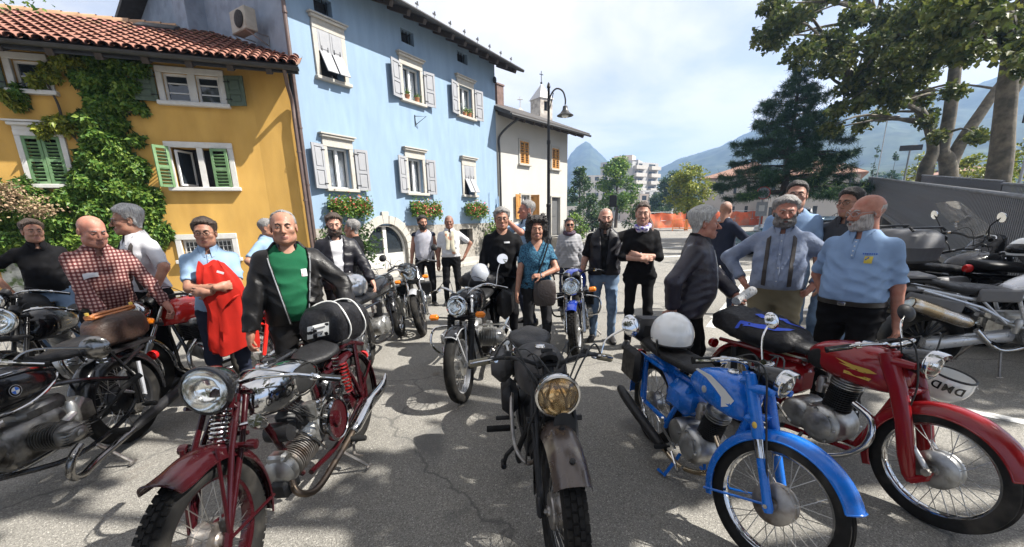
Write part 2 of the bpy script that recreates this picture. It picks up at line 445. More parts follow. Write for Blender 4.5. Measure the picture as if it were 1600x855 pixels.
def sash_window(par, a, b, c, d, rec=.14, curtain=True, leaves=2, rails=0, m=None, openleaf=False):
 m = m or M_SASH; f = MB(); w = .05
 f.box((a + w / 2, rec, (c + d) / 2), (w, .06, d - c)); f.box((b - w / 2, rec, (c + d) / 2), (w, .06, d - c))
 f.box(((a + b) / 2, rec, d - w / 2), (b - a - 2 * w - .004, .058, w)); f.box(((a + b) / 2, rec, c + w / 2), (b - a - 2 * w - .004, .058, w))
 if leaves == 2: f.box(((a + b) / 2, rec - .01, (c + d) / 2), (.085, .07, d - c - 2 * w - .004))
 hw = (b - a) / 2
 for r_ in range(rails):
  z = c + (d - c) * (r_ + 1) / (rails + 1)
  f.box(((a + b) / 2, rec + .005, z), (b - a - 2 * w - .01, .03, .028))
 o = f.build('window', m, par)
 spans = [(a + w, (a + b) / 2 - .043), ((a + b) / 2 + .043, b - w)] if leaves == 2 else [(a + w, b - w)]
 for s0, s1 in spans:
  p = MB(); p.box(((s0 + s1) / 2, rec + .02, (c + d) / 2), (s1 - s0, .008, d - c - 2 * w)); p.build('pane', mat('clear_glass', (.9, .92, .92), .02, trans=1.0, var=0, rvar=0) if curtain else M_GLASS, o)
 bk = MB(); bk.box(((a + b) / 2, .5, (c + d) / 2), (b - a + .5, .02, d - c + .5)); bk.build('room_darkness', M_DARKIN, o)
 if curtain:
  cu = MB()
  for s0, s1 in spans:
   n = 22; V = []
   for k in range(n + 1):
    x = s0 + (s1 - s0) * k / n
    V.append((x, rec + .09 + .018 * math.sin(k * 1.9 + a), c + .05)); V.append((x, rec + .09 + .014 * math.sin(k * 1.9 + a), d - .05))
   cu.add(V, [(2 * k, 2 * k + 2, 2 * k + 3, 2 * k + 1) for k in range(n)])
  cu.build('curtain', M_CURT, o)
 return o
def surround(par, a, b, c, d, m=None, cornice=True, w=.13, sill=.09):
 m = m or M_STONE; s = MB()
 s.box((a - w / 2, -.012, (c + d) / 2), (w, .08, d - c), bev=.008); s.box((b + w / 2, -.012, (c + d) / 2), (w, .08, d - c), bev=.008)
 s.box(((a + b) / 2, -.014, d + w * .55), (b - a + 2 * w, .086, w * 1.1), bev=.008)
 o = s.build('window_surround', m, par)
 q = MB(); q.box(((a + b) / 2, -.03, c - .045), (b - a + 2 * w + .1, .2, sill), bev=.012); q.build('sill', m, o)
 if cornice:
  k = MB(); z = d + w * 1.1 + .09
  k.box(((a + b) / 2, -.02, z - .045), (b - a + 2 * w - .02, .07, .09))
  k.box(((a + b) / 2, -.05, z + .035), (b - a + 2 * w + .08, .15, .07), bev=.015)
  k.box(((a + b) / 2, -.06, z + .09), (b - a + 2 * w + .16, .19, .035)); k.build('cornice', m, o)
 return o
def panel_shutter(par, w, h, hinge, ang, m):
 # leaf hinged at its own x = 0 edge, panels recessed; hinge = (x, y, z)
 sg = 1 if w > 0 else -1; w_ = abs(w); b = MB(); st = .075
 for x in (st / 2, w_ - st / 2): b.box((sg * x, 0, h / 2), (st, .04, h), bev=.004)
 for z in (st / 2, h * .45, h - st / 2): b.box((sg * w_ / 2, 0, z), (w_ - 2 * st - .002, .038, st))
 b.box((sg * w_ / 2, .006, h / 2), (w_ - 2 * st, .014, h - .02))
 for z0, z1 in ((st, h * .45 - st / 2), (h * .45 + st / 2, h - st)):
  b.box((sg * w_ / 2, -.008, (z0 + z1) / 2), (w_ - 2 * st - .06, .016, z1 - z0 - .06), bev=.006)
  b.box((sg * w_ / 2, .02, (z0 + z1) / 2), (w_ - 2 * st - .06, .016, z1 - z0 - .06), bev=.006)
 o = b.build('shutter', m, par); o.location = hinge; o.rotation_euler = (0, 0, ang)
 for z in (.14, h - .14): k = MB(); k.box((sg * .05, -.026, z), (.14, .01, .022)); k.build('hinge', M_IRON, o)
 return o
SLAT = {}
def louvre_shutter(par, w, h, hinge, ang, m, pitch=.075):
 sg = 1 if w > 0 else -1; w_ = abs(w); st = .06; b = MB()
 for x in (st / 2, w_ - st / 2): b.box((sg * x, 0, h / 2), (st, .04, h), bev=.004)
 for z in (st / 2, h * .5, h - st / 2): b.box((sg * w_ / 2, 0, z), (w_ - 2 * st - .002, .037, st))
 o = b.build('shutter', m, par); o.location = hinge; o.rotation_euler = (0, 0, ang)
 key = (round(w_, 3), m.name)
 if key not in SLAT:
  s = MB(); s.box((0, 0, 0), (w_ - 2 * st + .01, .052, .011), rot=Matrix.Rotation(R(-38), 3, 'X'))
  t = s.build('slat', m); SLAT[key] = t.data; bpy.data.objects.remove(t)
 z = st + pitch * .6
 while z < h - st - pitch * .4:
  if abs(z - h * .5) > st * .75: child('slat', SLAT[key], o, Matrix.Translation((sg * w_ / 2, 0, z)))
  z += pitch
 return o
def leaf_arrays(P, size, seed, shape='leaf', up=.45, sizes=None, flatz=None):
 r = np.random.default_rng(seed); n = len(P)
 nrm = r.normal(size=(n, 3)); nrm[:, 2] = np.abs(nrm[:, 2]) * 1.0 + up
 nrm /= np.linalg.norm(nrm, axis=1)[:, None]
 d = r.normal(size=(n, 3)); d -= nrm * (d * nrm).sum(1)[:, None]; d /= np.linalg.norm(d, axis=1)[:, None] + 1e-9
 if flatz is not None: d[:, 2] -= flatz; d /= np.linalg.norm(d, axis=1)[:, None]
 t = np.cross(nrm, d)
 s = size * r.uniform(.6, 1.3, n)
 if shape == 'leaf': pts = [(0, 0, 0), (-.32, .42, .08), (0, 1, -.06), (.32, .42, .08)]; tri = [(0, 2, 1), (0, 3, 2)]
 elif shape == 'maple': pts = [(0, 0, 0), (-.55, .22, .1), (-.2, .42, .02), (-.42, .72, .1), (0, 1.05, -.1), (.42, .72, .1), (.2, .42, .02), (.55, .22, .1)]; tri = [(0, 2, 1), (0, 4, 2), (2, 4, 3), (0, 6, 4), (6, 5, 4), (0, 7, 6)]
 elif shape == 'blade': pts = [(-.04, 0, 0), (.04, 0, 0), (.015, 1, -.12), (-.015, 1, -.12)]; tri = [(0, 1, 2), (0, 2, 3)]
 V = np.zeros((n, len(pts), 3), np.float32)
 for k, (a, b, c) in enumerate(pts):
  V[:, k] = P + (t * a + d * b + nrm * c) * s[:, None]
 F = (np.arange(n)[:, None, None] * len(pts) + np.array(tri)[None]).reshape(-1, 3)
 return V.reshape(-1, 3), F
def foliage(name, P, size, m, par=None, seed=1, shape='leaf', **k):
 V, F = leaf_arrays(np.asarray(P, np.float32), size, seed, shape, **k)
 o = np_mesh(name, V, F, m, par, smooth=False); o['kind'] = 'stuff'; return o
def leafmat(name, col, island=.45, tr=.3, rough=.5):
 return mat(name, col, rough, island=island, tr=tr, spec=.4 if tr > .15 else .1, rvar=0)
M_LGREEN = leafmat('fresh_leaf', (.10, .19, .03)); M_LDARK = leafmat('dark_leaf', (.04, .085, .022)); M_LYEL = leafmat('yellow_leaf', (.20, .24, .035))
M_PLANE = leafmat('plane_leaf', (.075, .10, .022), .5, .35); M_CONIF = leafmat('needle', (.034, .074, .038), .4, .1)
M_PINK = mat('blossom', (.62, .16, .1), .7, island=.5, tr=.2); M_DRYF = mat('dry_blossom', (.36, .27, .16), .9, island=.3, tr=.2)
M_BARK = mat('plane_bark', (.115, .098, .07), .95, var=.4, vs=5, col2=(.065, .058, .042), c2s=2.2, c2lo=.45, c2hi=.58, bump=.5, bs=16)
M_BARKD = mat('dark_bark', (.06, .048, .036), .95, var=.3, vs=5, bump=.7, bs=18)
M_TERRA = mat('terracotta', (.4, .17, .09), .85)
# --- blue house
BP = (-5.441, 11.506)
blue = house('blue_house', BP, 32.0, 'tall pale blue house with grey shutters and an arched stone doorway')
bops = [(.86, 1.6, 5.42, 6.55), (3.86, 4.66, 5.5, 6.52), (6.76, 7.56, 5.55, 6.6), (.76, 1.48, 2.56, 3.66), (3.8, 4.5, 2.56, 3.68), (6.84, 7.5, 2.6, 3.72),
  (.9, 1.44, 6.98, 7.36), (3.95, 4.52, 7.2, 7.6), (6.78, 7.42, 7.42, 7.8), (1.72, 3.46, .02, 1.5), (6.38, 7.25, .62, 1.25)]
HB = 8.05
w = MB(); wall_open(w, 0, 9.28, 1.45, HB, [o for o in bops if o[3] > 1.6] + [(1.72, 3.46, 1.45, 1.5)])
w.build('wall', M_BLUE, blue)
w = MB(); wall_open(w, 0, 9.28, 0, 1.45, [(1.72, 3.46, 0, 1.45), (6.38, 7.25, .62, 1.25)], y=-.02); w.box((4.64, -.01, 1.455), (9.26, .02, .01)); w.build('plinth', M_STONED, blue)
w = MB(); RB = HB + 1.9
w.add([(0, 8.5, 0), (0, 0, 0), (0, 0, HB), (0, 4.25, RB), (0, 8.5, HB)], [(0, 1, 2, 3, 4)])
w.build('gable_wall', M_GREYW, blue)
w = MB(); w.add([(9.28, 0, 0), (9.28, 8.5, 0), (9.28, 8.5, HB), (9.28, 4.25, RB), (9.28, 0, HB)], [(0, 1, 2, 3, 4)]); w.add([(9.28, 8.5, 0), (0, 8.5, 0), (0, 8.5, HB), (9.28, 8.5, HB)], [(0, 1, 2, 3)])
w.build('wall', M_BLUE, blue)
sl_ = (RB - HB) / 4.25; OH = .85
r_ = MB()
for sgn in (0, 1):
 y0, y1 = (-OH, 4.25) if not sgn else (8.5 + OH, 4.25)
 z0 = HB - OH * sl_ + .06; z1 = RB + .06
 a = [(-.55, y0, z0), (10.15, y0, z0), (10.15, y1, z1), (-.55, y1, z1)]; b_ = [(p[0], p[1], p[2] + .14) for p in a]
 r_.add(a + b_, [(0, 1, 2, 3), (7, 6, 5, 4), (0, 4, 5, 1), (1, 5, 6, 2), (3, 7, 4, 0)])
rf = r_.build('roof', M_DROOF, blue)
raf = MB(); raf.box((0, 0, 0), (.13, 1.0, .15)); ro_ = raf.build('rafter', M_DARKW); rme = ro_.data; bpy.data.objects.remove(ro_)
for i in range(15):
 child('rafter', rme, rf, Matrix.Translation((.1 + i * .68, -.38, HB - .37 * sl_ - .05)) @ Matrix.Rotation(math.atan(sl_), 4, 'X'))
gt = MB(); gt.tube([(-.5, -OH - .06, HB - OH * sl_ + .1), (10.15, -OH - .06, HB - OH * sl_ + .1)], .06, 8); gt.build('gutter', M_GUT, rf)
sg_ = MB(); sg_.box((0, 0, .07), (.012, .012, .14)); sg_.box((0, 0, .15), (.14, .014, .05)); sg_.box((.03, 0, .2), (.05, .014, .07)); s_ = sg_.build('snow_guard', M_GUT); sme = s_.data; bpy.data.objects.remove(s_)
for i in range(9): child('snow_guard', sme, rf, Matrix.Translation((3.2 + i * .78, -OH + .12, HB - OH * sl_ + .24)))
an = MB(); an.tube([(4.6, .6, HB + .3), (4.6, .6, HB + 1.5)], .015, 6); an.build('aerial', M_GALV, rf)
ch = MB(); ch.box((4.9, 1.2, HB + .8), (.34, .34, .6)); ch.build('chimney', M_TILE2, rf)
for i in (1, 2, 3, 4):
 a, b, c, d = bops[i]; surround(blue, a, b, c, d); sash_window(blue, a, b, c, d)
 hw = (b - a) / 2 + .06; hh = d - c + .06
 panel_shutter(blue, -hw, hh, (a - .14, -.075, c - .03), R(11), M_GREYSH); panel_shutter(blue, hw, hh, (b + .14, -.075, c - .03), R(-9), M_GREYSH)
for i in (0, 5):
 a, b, c, d = bops[i]; surround(blue, a, b, c, d); mid = (a + b) / 2
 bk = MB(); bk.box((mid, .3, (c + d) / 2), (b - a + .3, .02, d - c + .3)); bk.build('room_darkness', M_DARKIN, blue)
 for s0, s1 in ((a, mid - .005), (mid + .005, b)):
  q = MB(); hh = (d - c); zt = c + hh * .55
  q.box(((s0 + s1) / 2, -.03, (zt + d) / 2), (s1 - s0, .035, d - zt)); q.box(((s0 + s1) / 2, -.052, (zt + d) / 2), (s1 - s0 - .12, .012, d - zt - .12), bev=.005)
  o = q.build('shutter', M_GREYSH, blue)
  fl = MB(); L_ = hh * .55 - .03; fl.box((0, 0, -L_ / 2), (s1 - s0 - .04, .03, L_), bev=.004)
  f_ = fl.build('flap', M_GREYSH, o); f_.location = ((s0 + s1) / 2, -.055, zt); f_.rotation_euler = (R(-26), 0, 0)
  for dx_ in (-.09, .09): kk = MB(); kk.box(((s0 + s1) / 2 + dx_, -.055, zt + .05), (.02, .015, .16)); kk.build('hinge', M_IRON, o)
for i in (6, 7, 8, 10):
 a, b, c, d = bops[i]; q = MB(); q.box(((a + b) / 2, .26, (c + d) / 2), (b - a + .2, .02, d - c + .2)); o = q.build('vent_opening', M_DARKIN, blue)
 fr = MB()
 for k in range(4): fr.box((a + (b - a) * (k + .5) / 4, .12, (c + d) / 2), (.018, .018, d - c))
 fr.build('bar', M_IRON, o)
# arched doorway: voussoirs one by one
AC, AR = 2.59, .87; zs_ = .68
vo_ = 13
for k in range(vo_):
 a0, a1 = PI * k / vo_ + .008, PI * (k + 1) / vo_ - .008; q = MB(); ro = AR + .27 + (.09 if k == 6 else 0) + .02 * math.sin(k * 2.3); n = 3
 ring = []
 for rr in (AR, ro):
  for yy in (-.075 - .012 * math.sin(k * 1.7), .06): ring.append([(AC + rr * math.cos(a0 + (a1 - a0) * j / n), yy, zs_ + rr * math.sin(a0 + (a1 - a0) * j / n)) for j in range(n + 1)])
 A, B, C, D = ring
 q.loft([[A[j], C[j], D[j], B[j]] for j in range(n + 1)]); q.build('arch_stone', M_STONE, blue, ang=25)
for s in (-1, 1):
 for k in range(2):
  q = MB(); q.box((AC + s * (AR + .14), -.02, .02 + .33 * k + .165), (.28, .13, .32), bev=.015); q.build('arch_stone', M_STONE, blue)
dw = MB(); y = .1
dw.box((AC, y, .78), (.14, .07, 1.5)); dw.box((AC - .48, y + .01, .3), (.8, .05, .56)); dw.box((AC + .48, y + .01, .3), (.8, .05, .56))
dw.tube([(AC + AR * .96 * math.cos(t), y, zs_ + AR * .96 * math.sin(t)) for t in np.linspace(0, PI, 19)], .045, 6)
for s in (-1, 1): dw.box((AC + s * .83, y, .36), (.09, .07, .7)); dw.box((AC + s * .45, y - .03, .3), (.6, .02, .36), bev=.008)
do = dw.build('door', M_WWOOD, blue)
q = MB(); q.prism([(AC + AR * .95 * math.cos(t), zs_ + AR * .95 * math.sin(t)) for t in np.linspace(0, PI, 19)] + [(AC - AR * .95, .55), (AC + AR * .95, .55)], .01, Matrix.Translation((0, .135, 0)) @ Matrix.Rotation(R(90), 4, 'X')); q.build('pane', M_GLASS, do)
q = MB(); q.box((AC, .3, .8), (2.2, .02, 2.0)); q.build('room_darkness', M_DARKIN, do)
w = MB(); SPN = []
for k in range(20):   # spandrel between the arch and the square cut in the wall
 t0, t1 = PI * k / 20, PI * (k + 1) / 20
 p = [(AC + AR * math.cos(t), zs_ + AR * math.sin(t)) for t in (t0, t1)]
 w.add([(p[0][0], -.021, p[0][1]), (p[0][0], -.021, 1.56), (p[1][0], -.021, 1.56), (p[1][0], -.021, p[1][1])], [(0, 1, 2, 3)])
w.build('door_arch_wall', M_STONE, blue)
q = MB(); q.tube([(4.3, -.02, 5.1), (4.3, -.02, 4.76)], .014, 6); q.tube([(4.3, -.02, 5.06), (4.55, -.3, 5.06), (4.32, -.03, 4.8)], .012, 6); q.build('lamp_bracket', M_IRON, blue)
pp = MB(); pp.tube(smooth_path([(-.05, -.75, HB - .55), (-.04, -.2, HB - .75), (0, -.1, HB - 1.1), (0, -.1, 5.5)], 5), .048, 9); pp.tube([(0, -.1, 5.5), (0, -.1, .1)], .05, 9)
for z in (1.2, 2.6, 4.0, 5.4, 6.6): pp.lathe([(.06, -.02), (.06, .02)], (0, -.1, z), n=9)
pp.build('downpipe', M_PIPE, blue)
pp = MB(); pp.tube([(9.16, -.1, 2.6), (9.16, -.1, .1)], .03, 8); pp.tube([(8.55, -.04, 2.75), (8.55, -.04, 1.2)], .012, 6); pp.box((9.12, -.06, 2.2), (.1, .06, .14)); pp.build('wall_pipe', mat('blue_pipe', (.25, .36, .5), .6), blue)
q = MB(); q.ell((9.1, -.12, HB - .75), (.09, .07, .14)); q.build('wall_speaker', M_IRON, blue)
q = MB(); q.box((-.02, 5.1, 8.6), (.05, .35, .9)); q.box((-.015, 3.3, 9.0), (.06, .16, 1.6)); q.box((-.25, 4.0, 8.1), (.5, .7, 3.2)); q.build('wall_flue', M_GREYW, blue)
# air conditioner on the gable wall
ac = MB(); ac.box((-.42, 1.0, 6.5), (.29, .68, .5), bev=.02); aco = ac.build('air_conditioner', mat('beige_metal', (.28, .26, .22), .5, var=.15), None)
aco.matrix_world = blue.matrix_basis; tag(aco, 'beige air conditioner unit on the side wall of the blue house', 'air conditioner')
q = MB(); q.lathe([(.19, 0), (.19, -.02), (.17, -.03), (.05, -.035), (.0, -.035)], (-.57, .92, 6.5), (1, 0, 0), 24); q.build('fan_grille', M_DARKIN, aco)
q = MB()
for yy in (.7, 1.3): q.tube([(-.02, yy, 6.05), (-.02, yy, 6.24), (-.58, yy, 6.24), (-.02, yy, 6.02)], .018, 6)
q.build('bracket', M_GALV, aco)
# flower boxes under the lower windows, pots on the upper sills
def at_blue(x, y, z): return blue.matrix_basis @ Vector((x, y, z))
from mathutils import Euler
blue.matrix_basis = Matrix.Translation((BP[0], BP[1], 0)) @ Matrix.Rotation(R(58), 4, 'Z')
FB = [((.5, 1.9), 2.1, .5, 'wide flower box of red geraniums below the left window of the blue house'), ((3.7, 5.0), 2.05, .5, 'flower box hanging in two tufts below the middle window of the blue house'),
      ((6.65, 8.0), 2.05, .45, 'flower box of orange blooms below the shuttered window beside the downpipe')]
for i, ((a, b), z, hgt, lab) in enumerate(FB):
 o = empty('flower_box', at_blue((a + b) / 2, 0, z), R(58), lab, 'flower box', 'flower boxes on the blue house')
 q = MB(); q.box((0, -.17, -.02), (b - a - .3, .2, .17), bev=.02); q.build('planter', M_TERRA, o)
 n = 2600; r = np.random.default_rng(40 + i); ph = r.uniform(0, 2 * PI, n); u = r.uniform(0, 1, n) ** .5
 lob = (r.integers(0, 2, n) * 2 - 1) * (b - a) * (.22 if i != 1 else .27)
 P = np.stack([lob + np.cos(ph) * u * (b - a) * .3, -.24 + np.sin(ph) * u * .2, r.normal(0, .13, n) + .04 * np.cos(lob * 9)], 1)
 P[:, 2] -= (np.abs(P[:, 1] + .17) * .5) - .03
 foliage('foliage', P, .085, M_LGREEN, o, 50 + i)
 k = 170; foliage('flower', P[:k] + np.array([0, -.06, .03]), .075, M_PINK, o, 60 + i)
for i, (u, z, lab) in enumerate(((4.0, 5.5, 'small terracotta pot on the left of the upper middle window sill'), (4.45, 5.5, 'small terracotta pot on the right of the upper middle window sill'), (7.05, 5.55, 'left terracotta planter on the upper right window sill'), (7.35, 5.55, 'right terracotta planter on the upper right window sill'))):
 o = empty('flower_pot', at_blue(u, -.04, z + .002), R(58), lab, 'flower pot', 'pots on the upper sills')
 q = MB(); q.lathe([(0, 0), (.06, 0), (.085, .13), (.092, .13), (.092, .15), (.07, .15)], n=14); q.build('pot', M_TERRA, o)
 r = np.random.default_rng(i); foliage('foliage', r.normal(0, .055, (70, 3)) + np.array([0, 0, .2]), .07, M_LGREEN, o, i)
# --- yellow house
YP = (BP[0] - .02, BP[1] - .03)
yel = house('yellow_house', YP, 70.0, 'ochre yellow house with clay tile roof and green shutters')
yel.matrix_basis = Matrix.Translation((YP[0], YP[1], 0)) @ Matrix.Rotation(R(20), 4, 'Z')
HY = 5.35
yops = [(-2.66, -2.16, 4.45, 5.06), (-2.02, -1.55, 4.45, 5.06), (-2.78, -1.62, 2.53, 3.44), (-5.42, -4.78, 2.58, 3.58), (-5.25, -4.75, 4.5, 5.08), (-2.95, -1.86, .78, 1.27), (-6.6, -6.0, 0.0, 1.7)]
w = MB(); wall_open(w, -9.5, -.9, 0, HY, yops, t=.3)
w.add([(-.9, 0, 0), (-.02, -.1, 0), (-.02, -.1, HY), (-.9, 0, HY)], [(0, 1, 2, 3)]); w.build('wall', M_YEL, yel, ang=3)
wy = MB(); wy.add([(-9.5, 8, 0), (-9.5, 0, 0), (-9.5, 0, HY), (-9.5, 3.3, 7.0), (-9.5, 8, HY)], [(0, 1, 2, 3, 4)]); wy.build('wall', M_YEL, yel)
EY, EZ, RY, RZ_ = -.72, 5.18, 3.2, 7.0
ysl = math.atan2(RZ_ - EZ, RY - EY); SLN = math.hypot(RZ_ - EZ, RY - EY)
r_ = MB(); a = [(-9.6, EY, EZ), (.25, EY, EZ), (.25, RY, RZ_), (-9.6, RY, RZ_)]; b_ = [(p[0], p[1], p[2] + .07) for p in a]
r_.add(a + b_, [(3, 2, 1, 0), (4, 5, 6, 7), (0, 1, 5, 4), (1, 2, 6, 5), (3, 0, 4, 7)]); r_.add([(-9.6, RY + .01, RZ_), (.25, RY + .01, RZ_), (.25, 8, 5.2), (-9.6, 8, 5.2)], [(0, 1, 2, 3)])
yr = r_.build('roof', M_DARKW, yel)
tl = MB(); n = 5; rings = []
for yy, rad, zz_ in ((0, .105, .035), (.42, .085, .0)):
 rings.append([(rad * math.cos(PI * k / n), yy, rad * .8 * math.sin(PI * k / n) + zz_) for k in range(n + 1)])
 rings.append([((rad - .014) * math.cos(PI * k / n), yy, (rad - .014) * .8 * math.sin(PI * k / n) + zz_) for k in range(n + 1)])
A, B, C, D = rings
tl.loft([A, C], closed=False); tl.loft([B, A], closed=False)
t_ = tl.build('tile', M_TILE); tme = t_.data; bpy.data.objects.remove(t_)
PIT, ROWH = .205, .34; rest = MB()
rnd = random.Random(3); cols = 38
cnt = 0
for row in range(12):
 for c_ in range(cols):
  x = .16 - c_ * PIT; s = row * ROWH - .06
  Mx = (Matrix.Translation((x + rnd.uniform(-.008, .008), EY + s * math.cos(ysl), EZ + .085 + s * math.sin(ysl))) @ Matrix.Rotation(ysl, 4, 'X')
              @ Matrix.Rotation(rnd.uniform(-.035, .035), 4, 'Z') @ Matrix.Rotation(rnd.uniform(-.02, .03), 4, 'X'))
  if cnt < 296: child('tile', tme, yr, Mx); cnt += 1
  else:
   rest.M = Mx; rest.loft([A, C], closed=False); rest.loft([B, A], closed=False)
rest.M = Matrix.Identity(4)
rest.build('tiles', M_TILE, yr, kind='stuff')
und = MB()
for c_ in range(cols + 1):
 x = .16 - c_ * PIT + PIT / 2
 rr = []
 for s in (-.02, SLN): rr.append([(x + .085 * math.cos(PI + PI * k / 4), EY + s * math.cos(ysl), EZ + .15 + s * math.sin(ysl) + .06 * math.sin(PI + PI * k / 4)) for k in range(5)])
 und.loft(rr, closed=False)
und.build('pan_tiles', M_TILE2, yr, kind='stuff')
rg = MB()
for c_ in range(24):
 x = .2 - c_ * .36
 rg.loft([[(x, RY + .13 * math.cos(PI * k / 6), RZ_ + .1 + .13 * math.sin(PI * k / 6)) for k in range(7)], [(x - .4, RY + .115 * math.cos(PI * k / 6), RZ_ + .085 + .115 * math.sin(PI * k / 6)) for k in range(7)]], closed=False)
rg.build('ridge_tiles', mat('pale_ridge_tile', (.36, .22, .13), .9, var=.25, vs=4), yr, kind='stuff')
gt = MB(); GP = [(-9.6, EY - .08, EZ + .03), (.3, EY - .08, EZ)]
gt.loft([[(p[0], p[1] + .075 * math.cos(PI + PI * k / 6), p[2] + .075 * math.sin(PI + PI * k / 6)) for k in range(7)] for p in GP], closed=False)
gt.loft([[(p[0], p[1] + .07 * math.cos(PI + PI * k / 6), p[2] + .07 * math.sin(PI + PI * k / 6)) for k in range(7)] for p in GP][::-1], closed=False)
gt.box((-4.65, EY + .03, EZ - .03), (9.85, .03, .16)); gt.build('gutter', M_GUT, yr)
for i in range(12): child('rafter', rme, yr, Matrix.Translation((-.35 - i * .78, -.28, EZ + .19 - .08)) @ Matrix.Rotation(ysl, 4, 'X'))
q = MB(); q.box((-.02, 1.9, EZ + 1.28), (.1, 3.5, .22), rot=Matrix.Rotation(ysl, 3, 'X')); q.build('flashing', M_GALV, yr)
q = MB(); sk = Matrix.Rotation(ysl, 3, 'X'); q.box((-3.3, 2.5, 6.84), (.9, .6, .12), rot=sk, bev=.02); q.build('skylight', M_GUT, yr)
pp = MB(); pp.tube(smooth_path([(-.02, EY - .05, EZ - .05), (-.02, -.5, EZ - .35), (.0, -.2, EZ - .6), (.0, -.2, EZ - 1)], 4), .045, 9); pp.tube([(0, -.2, EZ - 1), (0.02, -.2, .05)], .047, 9)
for z in (.9, 2.2, 3.4): pp.lathe([(.06, -.02), (.06, .02)], (0, -.2, z), n=9)
pp.build('downpipe', M_PIPE, yel)
chm = MB(); chm.box((-1.9, 3.2, 7.25), (.42, .42, .9)); chm.box((-1.9, 3.2, 8.05), (.5, .5, .05))
for dx_ in (-.17, .17):
 for dy_ in (-.17, .17): chm.box((-1.9 + dx_, 3.2 + dy_, 7.86), (.09, .09, .34))
chm.add([(-2.22, 2.88, 8.08), (-1.58, 2.88, 8.08), (-1.58, 3.52, 8.08), (-2.22, 3.52, 8.08), (-1.9, 3.2, 8.45)], [(0, 1, 4), (1, 2, 4), (2, 3, 4), (3, 0, 4), (3, 2, 1, 0)])
chm.ell((-1.9, 3.2, 8.47), .07); chm.build('chimney', mat('pink_brick', (.45, .22, .15), .9, var=.25, vs=12, bump=.3), yr)
# windows of the yellow house
def y_surround(a, b, c, d, corn=False, w=.12): return surround(yel, a, b, c, d, M_WWOOD, cornice=corn, w=w)
y_surround(-2.66, -1.55, 4.45, 5.06)
q = MB(); q.box((-2.09, -.02, 4.755), (.14, .07, .6)); q.build('window_mullion', M_WWOOD, yel)
for a, b in ((-2.66, -2.16), (-2.02, -1.55)): sash_window(yel, a, b, 4.45, 5.06, curtain=False, leaves=1, rails=2, rec=.08)
panel_shutter(yel, -.42, .66, (-2.8, -.06, 4.42), R(6), M_DGREEN); panel_shutter(yel, .42, .66, (-1.42, -.06, 4.42), R(-14), M_DGREEN)
y_surround(-2.78, -1.62, 2.53, 3.44)
q = MB(); q.box((-2.2, -.01, 2.985), (.12, .08, .9)); wm = q.build('window_mullion', M_WWOOD, yel)
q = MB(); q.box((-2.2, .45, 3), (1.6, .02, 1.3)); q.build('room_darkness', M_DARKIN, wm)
q = MB();
for x in (-.21, .21): q.box((x, 0, .42), (.04, .045, .82))
for z in (.03, .81): q.box((0, 0, z), (.38, .043, .045))
o = q.build('casement', M_SASH, yel); o.location = (-2.6, .2, 2.56); o.rotation_euler = (0, 0, R(62))
q = MB(); q.box((0, 0, .42), (.38, .006, .74)); q.build('pane', M_GLASS, o)
louvre_shutter(yel, -.32, .93, (-2.8, -.1, 2.52), R(42), M_GREENSH); louvre_shutter(yel, .36, .93, (-1.98, -.07, 2.5), R(-6), M_GREENSH)
y_surround(-5.42, -4.78, 2.58, 3.58, True, .1)
louvre_shutter(yel, .315, 1.0, (-5.42, -.03, 2.58), 0, M_GREENSH); louvre_shutter(yel, -.315, 1.0, (-4.78, -.03, 2.58), 0, M_GREENSH)
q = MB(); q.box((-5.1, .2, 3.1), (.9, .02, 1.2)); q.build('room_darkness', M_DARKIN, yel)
y_surround(-5.25, -4.75, 4.5, 5.08); sash_window(yel, -5.25, -4.75, 4.5, 5.08, curtain=False, leaves=1, rails=1, rec=.1)
panel_shutter(yel, -.36, .62, (-5.4, -.06, 4.47), R(6), M_DGREEN)
y_surround(-2.95, -1.86, .78, 1.27); sash_window(yel, -2.95, -1.86, .78, 1.27, curtain=False, leaves=2, rails=0, rec=.12)
q = MB()
for k in range(12): q.box((-2.9 + k * .09, .04, 1.02), (.012, .012, .5))
for k in range(4): q.box((-2.4, .045, .85 + k * .12), (1.1, .01, .01))
q.build('window_grille', M_WHITE, yel)
q = MB()
for k in range(6): q.box((-6.55 + k * .1, .05, .84), (.094, .04 + .006 * (k % 2), 1.66), bev=.006)
q.build('plank_door', mat('yellow_plank', (.55, .33, .09), .7, var=.25, vs=3, stretch=(9, 9, 1)), yel)
q = MB(); q.box((-5.95, -.03, .55), (.9, .03, 1.1)); q.build('notice_board', mat('graffiti_board', (.42, .42, .38), .8, var=.5, vs=9, col2=(.1, .14, .05), c2s=6), yel)
